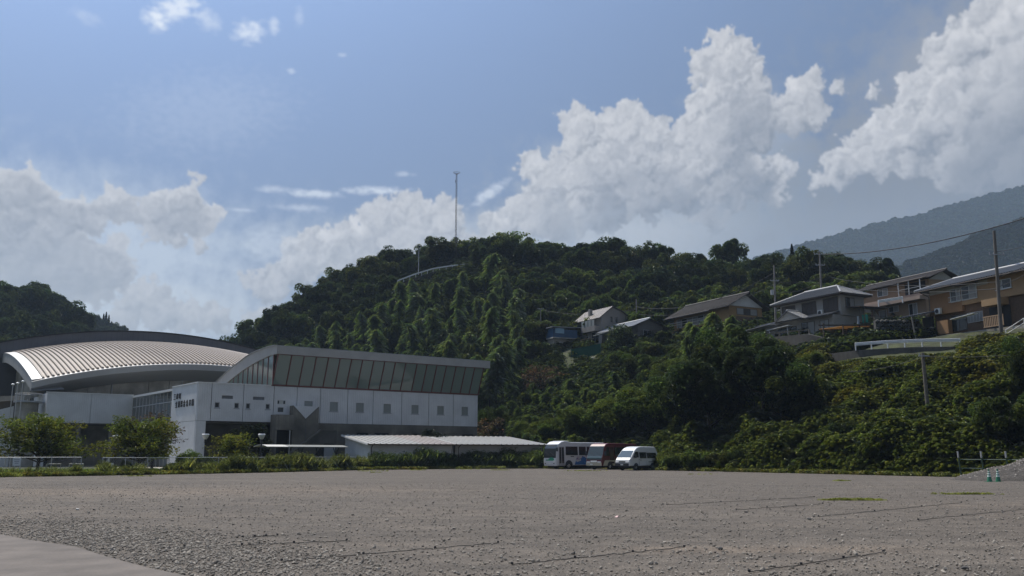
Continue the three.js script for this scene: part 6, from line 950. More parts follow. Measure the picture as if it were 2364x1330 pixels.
// hill at the far left
{
  const hm = std([0.03, 0.04, 0.02], 1), a = ridge('left_hill', [[-900, 700, 330], [-420, 650, 330], [-200, 650, 330], [0, 672, 330], [70, 715, 335], [130, 745, 340], [200, 800, 345], [330, 1000, 350]], 130, 3, hm, 60), b = ridge('far_left_hill', [[-900, 660, 520], [-300, 650, 520], [60, 690, 520], [150, 720, 530], [230, 748, 540], [290, 772, 545], [420, 850, 550], [520, 1040, 560]], 170, 8, hm, 60);
  const put = (h, n, s0, label, group, key) => { let k = 0, t = 0; while (k < n && t++ < 4000) { const q = h.places[Math.floor(R8() * h.places.length)], x = h.pos[q * 3] + (R8() - 0.5) * 6, y = h.pos[q * 3 + 1], z = h.pos[q * 3 + 2] + (R8() - 0.5) * 6, px = pxOf(x, z); if (px < -90 || px > 470 || y < 20) continue; const sc = s0 * (0.8 + 0.5 * R8()), v = Math.floor(R8() * 3), py = pyOf(x, y, z); plant(key, v, (sc > 1.47 ? 'large ' : 'small ') + ['dark', 'mid green', 'dusky'][v] + ' ' + label + (px < 0 ? ', at the frame edge' : px < 50 ? ', above the flagpoles' : px < 110 ? ', above the verge' : ', above the tan roof') + (py < 690 ? ', near the crest' : py < 740 ? ', halfway down' : ', low down'), group, x, z, sc, y - 1.5); k++; } };
  put(a, 64, 1.4, 'evergreen tree on the near left hill', 'trees on the left hill', 'oak');
  for (const [h, nm, lb, y0] of [[b, 'left_hill_wood', 'hazy evergreen wood on the farther hill behind the arena', 10], [a, 'left_hill_undergrowth', 'dark undergrowth of the near hill at the left edge', 3]]) { const im = new THREE.InstancedMesh(proto.oak[1].children[1].geometry, leafM.dark, 1300), o = new THREE.Object3D(); let k = 0, t = 0; while (k < 1300 && t++ < 9000) { const q = h.places[Math.floor(R8() * h.places.length)] * 3, x = h.pos[q] + (R8() - 0.5) * 8, z = h.pos[q + 2] + (R8() - 0.5) * 8, y = h.pos[q + 1], px = pxOf(x, z); if (px < -900 || px > 520 || y < y0) continue; const s = (nm === 'left_hill_wood' ? 1.0 : 0.8) * (0.7 + 0.5 * R8()); o.position.set(x, y - 3.2, z); o.rotation.y = R8() * 6; o.scale.set(s, s, s); o.updateMatrix(); im.setMatrixAt(k++, o.matrix); } im.count = k; im.name = nm; tag(im, lb, 'wood', undefined, 'stuff'); scene.add(im); }
  [[218, 735, 0.75], [226, 738, 0.66], [240, 722, 0.95], [246, 718, 1.0], [252, 725, 0.85], [258, 740, 0.75], [278, 752, 0.62], [289, 757, 0.5], [170, 735, 0.6], [100, 700, 0.5]].forEach(([px, py, s], i) => { const p = P(px, py, 535); plant('cedar', i, ['pointed cedar left of the cedar clump on the left skyline', 'small cedar beside the pointed one on the left skyline', 'left tall cedar of the clump on the left skyline', 'tallest cedar of the clump on the left skyline', 'right tall cedar of the clump on the left skyline', 'lower cedar right of the clump on the left skyline', 'lone small cedar right of the clump above the arena', 'smallest lone cedar above the arena band', 'cedar tip on the middle of the far left ridge', 'cedar tip high on the far left ridge'][i], 'cedars on the left skyline', p.x, p.z, s * 1.15, p.y - 15 * s * 1.15); });
}
// mountains at the right: ridges with a far-off forest
{
  const blob = () => { const L = new Leaves(), r = rngOf(4); for (let i = 0; i < 46; i++) { const d = dirRnd(r); if (d.y < -0.2) d.y *= -1; const t = tone(r, 0.25, 0.1); L.add(d.clone().multiplyScalar(0.9).add(V(0, 0.3, 0)), d.clone().addScaledVector(dirRnd(r), 0.4).normalize(), dirRnd(r), 0.95, 0.8, t, 0.5, d); } return L.geo(); };
  const bg = blob();
  const forest = (name, label, h, n, size, mat, y0) => { const im = new THREE.InstancedMesh(bg, mat, n), o = new THREE.Object3D(), c = new THREE.Color(); let k = 0, t = 0; while (k < n && t++ < n * 6) { const q = h.places[Math.floor(R8() * h.places.length)], q2 = q + 1, q3 = q + h.n + 1, u = R8(), v = R8() * (1 - u), f = (i) => h.pos[q * 3 + i] + u * (h.pos[q2 * 3 + i] - h.pos[q * 3 + i]) + v * ((h.pos[q3 * 3 + i] ?? h.pos[q * 3 + i]) - h.pos[q * 3 + i]) * (1 / Math.max(1e-6, 1 - u)) ; const x = f(0), y = f(1), z = f(2), px = pxOf(x, z); if (px < 1560 || px > 2480 || y < y0) continue; const s = size * (0.6 + 0.9 * R8()); o.position.set(x, y, z); o.rotation.y = R8() * 6; o.scale.set(s, s * (0.9 + 0.5 * R8()), s); o.updateMatrix(); im.setMatrixAt(k, o.matrix); const g = 0.7 + 0.6 * R8() + 0.5 * noise(x / 60, z / 60); im.setColorAt(k, c.setRGB(g * (0.85 + 0.3 * R8()), g, g)); k++; } im.count = k; im.name = name; tag(im, label, 'forest', undefined, 'stuff'); scene.add(im); };
  const mm = std([0.03, 0.042, 0.022], 1);
  const A = ridge('far_mountain', [[1480, 660, 2092], [1710, 600, 2092], [1850, 556, 2092], [2000, 512, 2092], [2130, 482, 2092], [2250, 445, 2077], [2364, 416, 2062], [2520, 380, 2046], [2700, 370, 2015]], 960, 1, mm, 120);
  const B = ridge('near_mountain', [[1800, 690, 960], [1960, 648, 960], [2060, 618, 960], [2160, 580, 960], [2260, 536, 952], [2364, 500, 945], [2500, 460, 930], [2700, 430, 915]], 390, 5, mm, 100);
  forest('mountain_forest', 'hazy blue green forest covering the far mountain at the right', A, 38000, 4.9, leafMat([0.11, 0.16, 0.065], 0.4), 20); forest('slope_forest', 'green forest on the nearer mountain slope behind the ochre house', B, 18000, 3.6, leafMat([0.12, 0.17, 0.065], 0.45), 20);
}

// ---------- bank, shrubs and trees round the lot ----------
function scatter(name, label, category, geo, mat, list, kindTag = 'stuff') {   // list of [x, y, z, turn, scale, colour]
  const im = new THREE.InstancedMesh(geo, mat, list.length), o = new THREE.Object3D(), c = new THREE.Color();
  list.forEach(([x, y, z, t, s, col], i) => { o.position.set(x, y, z); o.rotation.set((col[3] ?? 0), t, (col[4] ?? 0)); Array.isArray(s) ? o.scale.set(...s) : o.scale.setScalar(s); o.updateMatrix(); im.setMatrixAt(i, o.matrix); im.setColorAt(i, c.setRGB(col[0], col[1], col[2])); });
  im.name = name; tag(im, label, category, undefined, kindTag); scene.add(im); return im;
}
function clumpGeo(seed, n, R, leaf, hgt = 0.7, asp = 0.85) { const r = rngOf(seed), L = new Leaves(); for (let i = 0; i < n; i++) { const d = dirRnd(r); d.y = Math.abs(d.y); const q = V(d.x * R, d.y * R * hgt, d.z * R).multiplyScalar(0.55 + 0.55 * r()), t = tone(r, 0.28, 0.1), s = leaf * (0.55 + 0.8 * r()), y = r() < 0.1 ? [1.4, 1.15, 0.8] : [1, 1, 1]; L.add(q, d.clone().add(V(0, 0.7, 0)).addScaledVector(dirRnd(r), 0.5).normalize(), dirRnd(r), s * 1.15, s * asp * 1.15, [t[0] * y[0], t[1] * y[1], t[2] * y[2]], 0.35, d); } return L.geo(); }
function bladesGeo(seed, n, h, spread, wid, leafy = 0) { const r = rngOf(seed), L = new Leaves(); for (let i = 0; i < n; i++) { const a = r() * 6.28, q = spread * Math.sqrt(r()), H = h * (0.5 + 0.6 * r()), b = V(Math.cos(a) * q, 0, Math.sin(a) * q), lean = V((r() - 0.5) * 0.5, 1, (r() - 0.5) * 0.5).normalize(), n0 = V(r() - 0.5, 0.15, r() - 0.5).normalize(), t = tone(r, 0.25, 0.12); L.add(b.clone().addScaledVector(lean, H / 2), n0, lean, H, wid, t, 0.3, V(0, 1, 0)); for (let j = 0; j < leafy; j++) { const k = 0.25 + 0.75 * r(), d = V(r() - 0.5, 0.3, r() - 0.5).normalize(), tt = tone(r, 0.3, 0.1); L.add(b.clone().addScaledVector(lean, H * k).addScaledVector(d, 0.12), V(0, 1, 0).addScaledVector(dirRnd(r), 0.8).normalize(), d, 0.24, 0.07, tt, 0.3, V(0, 1, 0)); } } return L.geo(); }
const R9 = rngOf(99);
const kud = [0, 1, 2].map((k) => clumpGeo(70 + k, 100, 0.95, 0.28));
const mound = (x, z) => 0.9 + 2.6 * (fbm(x / 4.2 + 3, z / 4.2, 3) + 0.15);
{
  const lists = [[], [], []];
  for (let i = 0; i < 26000; i++) {
    const x = 13 + R9() * 62, D = 50 + R9() * 58, z = -D, past = D - edgeD(x); if (past < 1.2) continue;
    const px = pxOf(x, z); if (px < 1530 || px > 2460) continue; const y = land(x, z); const brow = y > 10.2 && px > 1920 && px < 2255; if (brow && y > 11.9) continue; if (y > 12.5 && px > 1900) continue; if (px < 1900 && D > 128) continue;
    const m = clamp(mound(x, z), 0.0, 3.2) * smooth(0.5, 4, past) * lerp(1, 0.3, smooth(7.5, 10, y) * (px > 1930 ? 1 : 0.4)), yel = smooth(-0.15, 0.45, noise(x / 8 + 5, z / 8 - y * 0.1)) * smooth(2, 5, y), lum = 0.8 + 0.35 * R9();
    lists[i % 3].push([x, y + (brow ? 0 : m) - 0.35, z, R9() * 6.28, brow ? 0.6 : 0.75 + 0.6 * R9(), [lum * (1 + 0.34 * yel), lum * (1 + 0.04 * yel), lum * (1 - 0.1 * yel), (R9() - 0.5) * 0.6, (R9() - 0.5) * 0.6]]);
  }
  lists.forEach((l, k) => scatter('vine_cover', 'tangle of kudzu vines covering the bank below the houses', 'vines', kud[k], leafM.vine, l));
  // undergrowth everywhere else on the slopes
  const ul = [[], [], []];
  for (let i = 0; i < 24000; i++) { const D = 98 + R9() * 165, px = 420 + R9() * 1750, x = XD(px, D), z = -D, past = D - edgeD(x); if (past < 2 || (px < 1120 && D < 150)) continue; if (px > 1915 && px < 2260 && D > 88 && D < 106) continue; if (px > 1295 && px < 1400 && D > 150 && D < 170 && R9() < 0.6) continue; const y = land(x, z); if (y < 0.8 && px < 1150) continue; if (onPlot(x, z) && R9() < 0.7) continue; const lum = 0.55 + 0.5 * R9(); ul[i % 3].push([x, y + 0.1, z, R9() * 6.28, (1.2 + 1.1 * R9()) * (D > 225 ? 1.9 : 1), [lum, lum, lum * 0.9, 0, 0]]); }
  ul.forEach((l, k) => scatter('undergrowth', 'low green undergrowth filling the hillside between trees and houses', 'undergrowth', kud[k], leafM.mid, l));
}
// shrubs and young trees on the middle slope, right of the gymnasium
const midWord = (px, py) => [[1200, 'beside the gymnasium end wall'], [1260, 'above the far end of the sheds'], [1320, 'above the white bus'], [1380, 'between the white bus and the green screen'], [1440, 'above the maroon bus'], [1510, 'above the white van'], [1580, 'below the lower ochre block'], [1650, 'below the bamboo clump'], [9999, 'below the mossy retaining wall']].find((m) => px < m[0])[1] + (py < 850 ? ', high on the slope' : py < 920 ? ', halfway up the slope' : py < 980 ? ', low on the slope' : ', at the slope foot');
{
  let n = 0, tries = 0; const spots = [];
  while (n < 190 && tries++ < 6000) {
    const D = 104 + R9() * 58, px = 1128 + R9() * 600, x = XD(px, D), z = -D; if (D - edgeD(x) < 4 || onPlot(x, z)) continue; const y = land(x, z); if (y < 0.6 && px < 1180) continue; if (px > 1285 && px < 1410 && D > 140) continue;
    if (spots.some((s) => (s[0] - x) ** 2 + (s[1] - z) ** 2 < 5.5)) continue; spots.push([x, z]); n++;
    const py = pyOf(x, y, z), pale = px < 1500 && py > 880, s = 0.45 + R9() * 0.4;
    if (pale && R9() < 0.45) plant('bamboo', n, 'short pale bamboo ' + midWord(px, py), 'young bamboo on the middle slope', x, z, [0.55, 0.32 + 0.14 * R9(), 0.55], y - 0.4);
    else plant('scrub', pale ? 1 : n, sizeWord(s, 0.65) + ['mid green', 'light green', 'olive', 'bright green'][pale ? 1 : n % 4] + ' shrub ' + midWord(px, py), 'shrubs on the middle slope', x, z, s, y);
  }
}
const nearCrown = (s, o) => crownGeo(s, { w: 7, h: 8, y0: 1, lobes: 30, per: 560, leaf: 0.24, lobeR: 0.17, ...o });
proto.near = [81, 82, 83].map((s, i) => makeTree('broadleaf_tree', '', 'tree', '', nearCrown(s, {}), [leafM.mid, leafM.dark, leafM.light][i], trunkGeo(s, { h: 6.5, r0: 0.26, w: 5, y0: 1.6 })));
proto.low = [84, 85, 86].map((s, i) => makeTree('roadside_shrub', '', 'shrub', '', nearCrown(s, { w: 4.2, h: 2.9, y0: 0, lobes: 18, per: 330, leaf: 0.2, flatTop: 0.3 }), [leafM.mid, leafM.light, leafM.olive][i], trunkGeo(s, { h: 1.6, r0: 0.07, limbs: 3, w: 2.4, y0: 0.4 })));
const nearTree = (px, D, s, v, label, group = 'trees at the foot of the slope') => { const x = XD(px, D); return plant('near', v, label, group, x, -D, s, land(x, -D)); };
nearTree(1640, 93, [1.25, 1.15, 1.2], 1, 'largest dark tree behind and right of the parked van'); nearTree(1770, 90, [1.2, 1.1, 1.2], 1, 'dark leafy tree at the middle of the bank foot'); nearTree(1585, 99, [1.0, 0.95, 1.0], 0, 'mid green tree just behind the white van roof'); nearTree(1700, 100, [1.15, 1.2, 1.1], 0, 'tall tree rising behind the two dark trees of the bank'); nearTree(1850, 86, [0.9, 0.8, 0.9], 0, 'smaller tree where the dark trees meet the vines');
nearTree(1490, 106, [1.0, 0.72, 1.0], 2, 'light tree above the maroon bus roof'); nearTree(1420, 108, [0.95, 0.66, 1], 2, 'light green tree directly behind the maroon bus'); nearTree(1345, 111, [0.95, 0.6, 1], 2, 'light green tree directly behind the white bus'); nearTree(1275, 114, [0.85, 0.55, 0.9], 2, 'light green tree above the far end of the sheds'); nearTree(1225, 117, [0.7, 0.5, 0.7], 2, 'small light tree between the sheds and the slope');
nearTree(1140, 131, [0.6, 0.75, 0.6], 0, 'tree beside the right end wall of the gymnasium'); nearTree(2400, 72, [0.55, 0.72, 0.55], 0, 'tall vine draped tree at the right edge of the bank'); nearTree(2340, 63, [0.6, 0.55, 0.6], 0, 'leafy tree beyond the gravel heap at the right edge'); nearTree(1560, 120, [0.8, 0.6, 0.8], 2, 'light tree below the ochre gabled house'); nearTree(1480, 135, [0.7, 0.5, 0.7], 0, 'green tree below the low dark house'); nearTree(1800, 112, [0.6, 0.45, 0.6], 2, 'bushy tree growing against the mossy retaining wall'); nearTree(1880, 101, [0.5, 0.36, 0.5], 2, 'bushy tree below the carport');
[[1560, 86, 0.5], [1610, 84, 0.62], [1660, 83, 0.6], [1720, 81.5, 0.62], [1780, 79.5, 0.6], [1840, 77.5, 0.62], [1900, 75, 0.66], [1960, 73, 0.6], [2010, 71, 0.62], [2060, 69, 0.66], [2110, 67.5, 0.6], [2160, 66, 0.6], [2200, 64.5, 0.55], [2300, 62, 0.4], [2350, 60.5, 0.45], [1940, 79, 0.8], [2080, 74, 0.8], [2200, 70, 0.75]].forEach(([px, D, s], i) => { const x = XD(px, D); plant('low', i, ['mid green', 'light green', 'olive green'][i % 3] + ' shrub ' + ['close behind the white van', 'right of the white van', 'under the largest dark tree', 'between the two dark trees', 'under the middle dark tree', 'right of the middle dark tree', 'where the dark trees end', 'left of the leaning pole line', 'left below the leaning pole', 'below the leaning pole', 'right below the leaning pole', 'left of the pipe fence', 'at the end of the pipe fence', 'inside the pipe fence', 'behind the gravel heap', 'up the bank where the dark trees end', 'up the bank left of the leaning pole', 'up the bank right of the leaning pole'][i], 'shrubs along the right edge of the lot', x, -D, s, land(x, -D)); });
// dense bamboo clump standing before the ochre gabled house
for (let k = 0; k < 16; k++) { const px = 1600 + (k % 8) * 12 + R9() * 8, D = 124 + Math.floor(k / 8) * 3, x = XD(px, D); const o = plant('bamboo', k, 'dark bamboo of the tall clump before the ochre gabled house', 'bamboo clump before the houses', x, -D, [0.8, 0.66 + 0.22 * R9(), 0.8], land(x, -D) - 0.4); }
for (let k = 0; k < 7; k++) { const px = 1115 + k * 15, D = 150 + R9() * 10, x = XD(px, D); plant('bamboo', k, 'tall bamboo just right of the gymnasium roof end', 'bamboo right of the gymnasium', x, -D, 1.0 + 0.25 * R9()); }
{ const g = tierGeo(63, { w: 8.5, h: 6, y0: 1.2, boughs: 24, per: 45, leaf: 0.3, gold: 0 }), p = onHill(1248, 152); single('bare_tree', 'brown half withered tree below the blue clad house', 'tree', '', g, leafM.dryleaf, p, 1); const q = onHill(1135, 128); single('bare_tree', 'brown leaved tree beside the gymnasium end wall', 'tree', '', tierGeo(64, { w: 6, h: 5, y0: 0.8, boughs: 20, per: 60, leaf: 0.26, gold: 0.1 }), leafM.dryleaf, q, 2); const u = onHill(1440, 158); single('garden_tree', 'dark spreading garden tree before the low dark house', 'tree', '', tierGeo(65, { w: 7, h: 5, y0: 1, boughs: 22, per: 110, leaf: 0.3, gold: 0 }), leafM.dark, [u[0], u[1], u[2]], 3); }
{ const g = crownGeo(66, { w: 3.2, h: 2.6, y0: 1.2, lobes: 16, per: 260, leaf: 0.2, lobeR: 0.24 }), x = XD(995, 106); single('clipped_tree', 'small round dark tree rising over the shed roof', 'tree', '', [g, trunkGeo(66, { h: 2.6, r0: 0.12, limbs: 3, w: 2, y0: 1 })], leafM.cedar, [x, 0, -106.5], 0, 1.05); const y = XD(575, 97); single('clipped_tree', 'dark evergreen in front of the shaded gymnasium recess', 'tree', '', [crownGeo(67, { w: 3.6, h: 4, y0: 0.6, lobes: 18, per: 260, leaf: 0.2, lobeR: 0.22 }), trunkGeo(67, { h: 3, r0: 0.12, limbs: 3, w: 2, y0: 1 })], leafM.cedar, [y, 0, -97], 0, 1); }
// the forecourt trees
const f1 = tierGeo(71, { w: 7.4, h: 4.6, y0: 1.1, boughs: 34, per: 170, leaf: 0.16, gold: 0.4 }), f2 = tierGeo(72, { w: 6.6, h: 4.5, y0: 1.0, boughs: 34, per: 170, leaf: 0.16, gold: 0.45 }), f3 = tierGeo(73, { w: 4.4, h: 3.3, y0: 0.9, boughs: 30, per: 110, leaf: 0.15, gold: 0.5 });
single('forecourt_tree', 'low spreading yellow green tree at the left edge of the forecourt', 'tree', 'forecourt trees', f1, leafM.cherry, [XD(88, 71), 0, -71], 0.5); single('forecourt_tree', 'broad yellow green tree in front of the glazed link', 'tree', 'forecourt trees', f2, leafM.cherry, [XD(322, 74), 0, -74], 2.1); single('forecourt_tree', 'small yellow green tree between the two street lamps', 'tree', 'forecourt trees', f3, leafM.cherry, [XD(535, 83), 0, -83], 1); single('forecourt_tree', 'brown twiggy tree standing behind the broad forecourt tree', 'tree', 'forecourt trees', tierGeo(74, { w: 5, h: 5.3, y0: 2, boughs: 26, per: 60, leaf: 0.15, gold: 0 }), leafM.dryleaf, [XD(352, 83), 0, -83], 4);
[[445, 76, 0.62, 'feathery green bush between the broad and the small forecourt trees'], [420, 75, 0.4, 'low green bush right of the broad forecourt tree'], [244, 69.4, 0.26, 'dark clipped bush at the fence end by the gap'], [292, 70.2, 0.26, 'dark clipped bush inside the fence under the broad tree'], [500, 80, 0.35, 'low bush under the small forecourt tree']].forEach(([px, D, s, l], i) => plant('low', i === 0 ? 1 : i, l, 'bushes along the forecourt fence', XD(px, D), -D, i > 1 && i < 4 ? [s * 0.8, s * 1.5, s * 0.8] : s, 0));
// weeds and grass, uncountable
{
  const tall = [bladesGeo(1, 26, 1.25, 0.4, 0.035, 9), bladesGeo(2, 30, 0.95, 0.45, 0.03, 7), bladesGeo(3, 22, 1.5, 0.35, 0.035, 10)], shortG = [bladesGeo(4, 46, 0.3, 0.32, 0.022), bladesGeo(5, 40, 0.2, 0.34, 0.02, 1)];
  const L = [[], [], []], S = [[], []];
  for (let i = 0; i < 5200; i++) {
    const x = -42 + R9() * 46, D = edgeD(x) + R9() * (x > -15 ? 3.2 : 2.6) + 0.3, px = pxOf(x, -D), gap = px > 186 && px < 236; if (gap) continue;
    const patchy = noise(x / 2.1 + 4, D / 3) + 0.5 * noise(x / 0.8, 7); if (patchy < (px < 860 ? -0.02 : -0.25) && R9() < 0.85) continue; const den = px < 240 ? 0.35 : px < 480 ? 0.3 : px < 860 ? 0.5 : 0.9; if (R9() > den) continue; const lum = px > 850 && px < 1200 ? 0.55 + 0.25 * R9() : 0.6 + 0.4 * R9(), s = (px < 430 ? 0.5 : px > 850 ? 1.05 : 0.85) * (0.6 + 0.45 * R9() + 0.7 * Math.max(0, patchy));
    L[i % 3].push([x, 0, -D, R9() * 6.28, s, [lum * (px < 860 ? 1.05 : 0.85), lum, lum * 0.8, 0, 0]]);
  }
  for (let i = 0; i < 900; i++) { const x = 1 + R9() * 16, D = edgeD(x) + 0.5 + R9() * 4; L[i % 3].push([x, 0, -D, R9() * 6.28, 0.7 + 0.5 * R9(), [1, 1, 0.8, 0, 0]]); }
  for (let i = 0; i < 9000; i++) { const x = -46 + R9() * 92, D = edgeD(x) - 0.9 + R9() * 3.4 * (0.4 + 0.6 * R9()); if (noise(x / 2.2, D / 1.5) < -0.12) continue; const dry = R9() < 0.25 ? 1.3 : 1, lum = 0.9 + 0.4 * R9(); S[i % 2].push([x, land(x, -D), -D, R9() * 6.28, 0.7 + 0.6 * R9(), [lum * dry * 0.68, lum * 0.7, lum * 0.55, 0, 0]]); }
  for (let i = 0; i < 2600; i++) { const x = -48 + R9() * 34, D = edgeD(x) + 2.5 + R9() * 16; if (D > 86 || pxOf(x, -D) > 640) continue; S[i % 2].push([x, 0, -D, R9() * 6.28, 0.8 + 0.5 * R9(), [0.75, 0.9, 0.6, 0, 0]]); }
  // tufts on the gravel: [px, D, length, depth, count]
  for (const [px, D, w, d, n] of [[1960, 31, 1.35, 0.16, 130], [2230, 35.5, 1.4, 0.12, 46], [1350, 84, 2.2, 0.6, 60], [318, 64, 1.4, 0.35, 26], [1160, 88, 1.6, 0.6, 40], [960, 88, 1.2, 0.5, 26], [1940, 53, 0.7, 0.25, 22], [860, 83, 1.6, 0.5, 36], [1080, 93, 1.4, 0.5, 30], [870, 76, 0.6, 0.2, 8], [1620, 70, 1.5, 0.3, 12]]) for (let k = 0; k < n; k++) { const x = XD(px, D) + (R9() - 0.5) * 2 * w * (0.3 + 0.7 * R9()), z = -D + (R9() - 0.5) * 2 * d; S[k % 2].push([x, 0, z, R9() * 6.28, 0.2 + 0.2 * R9(), [1.05, 1.05, 0.7, 0, 0]]); }
  L.forEach((l, k) => scatter('weeds', 'tall weeds growing along the fence and the sheds', 'weeds', tall[k], leafM.weed, l)); S.forEach((l, k) => scatter('grass', 'short grass fringing the gravel lot', 'grass', shortG[k], leafM.grass, l));
}
// ---------- the gravel lot ----------
{
  const N = 240, x0 = -100, x1 = 130, z0 = -100, z1 = 30, pos = [], col = [], uv = [], idx = [], nx = 280, nz = 520;
  const tone9 = (x, z) => {
    const n = fbm(x / 9, z / 4 + 3, 4), m = fbm(x / 2.3 + 7, z / 1.6, 3);
    const st = 1.2 * fbm(x / 6 + 2, z / 0.6, 4) * smooth(70, 20, -z) + 0.6 * fbm(x / 30, z / 2.5 + 9, 3) + 0.5 * fbm(x / 2 + 2, z / 0.35 + 1, 2);
    let k = 1 + 0.2 * n + 0.12 * m + 0.2 * st;
    // compacted wheel lanes, worn smooth and paler
    const lane = Math.exp(-(((-z - 40 - x * 0.12 + noise(x / 20, 2) * 4) / 5) ** 2)) * smooth(4, -12, x), lane2 = Math.exp(-(((-z - 15.2 + noise(x / 7, 5) * 1.2 - (x - 4) * 0.12) / 0.6) ** 2)) * smooth(3.2, 1.5, Math.abs(x - 4.2)), lane3 = Math.exp(-(((-z - 25 - x * 0.2 + noise(x / 9, 9) * 2) / 1.0) ** 2));
    const dust = clamp(lane * 0.4 + lane2 * 0.5 + lane3 * 0.12 + 0.18 * smooth(0.25, 0.7, fbm(x / 5 + 40, z / 2.4, 3)), 0, 0.5);
    k *= 1 + dust * 0.7; const warm = 0.05 * smooth(6, 16, x) * smooth(-40, -14, z) + dust * 0.12;
    return [k * (1 + warm), k, k * (1 - warm)];
  };
  for (let j = 0; j <= nz; j++) for (let i = 0; i <= nx; i++) { const x = lerp(x0, x1, i / nx), t = j / nz, z = lerp(z1, z0, Math.pow(t, 1.25)); const past = -z - edgeD(x), y = past > 0 ? -0.1 * smooth(0, 1.2, past) : 0.02 + 0.012 * noise(x / 1.7, z / 1.2); pos.push(x, y, z); col.push(...tone9(x, z)); uv.push(x, z); }
  for (let j = 0; j < nz; j++) for (let i = 0; i < nx; i++) { const k = j * (nx + 1) + i; idx.push(k, k + 1, k + nx + 1, k + 1, k + nx + 2, k + nx + 1); }
  const g = new THREE.BufferGeometry(); g.setAttribute('position', new THREE.Float32BufferAttribute(pos, 3)); g.setAttribute('color', new THREE.Float32BufferAttribute(col, 3)); g.setAttribute('uv', new THREE.Float32BufferAttribute(uv, 2)); g.setIndex(idx); g.computeVertexNormals();
  const r = rngOf(31), S = 1024, cell = new Float32Array(S * S), hgt = new Float32Array(S * S).fill(0);
  for (let k = 0; k < 30000; k++) { const cx = r() * S, cy = r() * S, q = 1.2 + 3.6 * r() * r() + (r() < 0.02 ? 4 : 0), v = r(); for (let y = -Math.ceil(q); y <= q; y++) for (let x = -Math.ceil(q); x <= q; x++) { const d = (x * x + y * y) / q / q; if (d > 1) continue; const i = ((Math.floor(cy + y) + S) % S) * S + (Math.floor(cx + x) + S) % S, h = Math.sqrt(1 - d) * q / 5; if (h > hgt[i]) { hgt[i] = h; cell[i] = v; } } }
  const gm = tex(S, (u, v, x, y) => { const i = y * S + x, k = 0.72 + 0.62 * (cell[i] - 0.5) * (hgt[i] > 0.12 ? 1 : 0.25) + (cell[i] > 0.97 ? 0.25 : 0) + 0.1 * tfbm(u, v, 5, 4); return [k, k * 0.975, k * 0.945]; }, true, 1 / 3.3), gb = tex(S, (u, v, x, y) => clamp(hgt[y * S + x]), false, 1 / 3.3);
  const mat = new THREE.MeshStandardMaterial({ color: new THREE.Color(0.235, 0.208, 0.178), vertexColors: true, map: gm, bumpMap: gb, bumpScale: 0.02, roughness: 0.95 });
  const m = new THREE.Mesh(g, mat); m.name = 'gravel_lot'; m.userData.kind = 'structure'; scene.add(m);
  // smooth pavement in the near left corner
  const edge = [[-40, 22], [-13.5, 21.5], [-9.9, 17.9], [-8.6, 16.6], [-7.2, 15.4], [-6.0, 13.9], [-4.9, 12.6], [-3.9, 11.6], [-2.2, 9], [0, 5], [2, -20], [-40, -20]];
  const pv = struct('pavement', prism(edge, 0, 0.03).rotateX(-Math.PI / 2).translate(0, 0.022, 0), std([0.165, 0.145, 0.13], 0.9, { map: tex(512, (u, v) => { const k = 0.84 + 0.12 * tfbm(u, v, 6, 6) + 0.06 * tfbm(u, v, 90, 2); return [k, k * 0.985, k * 0.965]; }, true, 1 / 4), bumpMap: fineBump, bumpScale: 0.004 }));
  // loose stones: uncountable
  const sg = [0, 1, 2].map((k) => { const ge = new THREE.IcosahedronGeometry(1, 0), p = ge.attributes.position, rr = rngOf(k + 50), map = new Map(); for (let i = 0; i < p.count; i++) { const key = [p.getX(i), p.getY(i), p.getZ(i)].map((q) => q.toFixed(3)).join(); if (!map.has(key)) map.set(key, 0.7 + 0.5 * rr()); const s = map.get(key); p.setXYZ(i, p.getX(i) * s * 1.2, p.getY(i) * s * 0.65, p.getZ(i) * s); } ge.computeVertexNormals(); return ge; });
  const L = [[], [], []], inPave = (x, z) => { let c = false; for (let i = 0, j = edge.length - 1; i < edge.length; j = i++) { const [ax, ay] = edge[i], [bx_, by] = edge[j]; if ((ay > -z) !== (by > -z) && x < (bx_ - ax) * (-z - ay) / (by - ay) + ax) c = !c; } return c; };
  const stone = (x, z, s, k) => { const v = R9(), c = v < 0.1 ? 1.5 : v < 0.25 ? 0.45 : 0.75 + 0.45 * R9(); L[k % 3].push([x, 0.03 + s * 0.2, z, R9() * 6.28, s * (0.7 + 0.6 * R9()), [c, c * 0.98, c * 0.95, R9() * 0.6, R9() * 0.6]]); };
  for (let i = 0; i < 26000; i++) { const D = 9.5 + 40 * Math.pow(R9(), 1.7), px = -40 + R9() * 2450, x = XD(px, D), z = -D; if (inPave(x, z)) continue; stone(x, z, 0.008 + 0.022 * R9() * R9() + (R9() < 0.015 ? 0.02 : 0), i); }
  for (let i = 0; i < 6500; i++) { const t = R9(), k = t * 6, a = Math.min(6, Math.floor(k)), e = edge.slice(1, 9), p = e[Math.min(a, 6)], q = e[Math.min(a + 1, 7)], x = lerp(p[0], q[0], k - a) + 0.12 + Math.pow(R9(), 1.6) * 2.6, D = lerp(p[1], q[1], k - a) + Math.pow(R9(), 1.6) * 2.4; if (inPave(x, -D)) continue; stone(x, -D, 0.009 + 0.026 * R9() * R9(), i); }
  L.forEach((l, k) => scatter('gravel', 'loose grey gravel stones lying on the lot', 'gravel', sg[k], std([0.225, 0.205, 0.178], 0.9), l));
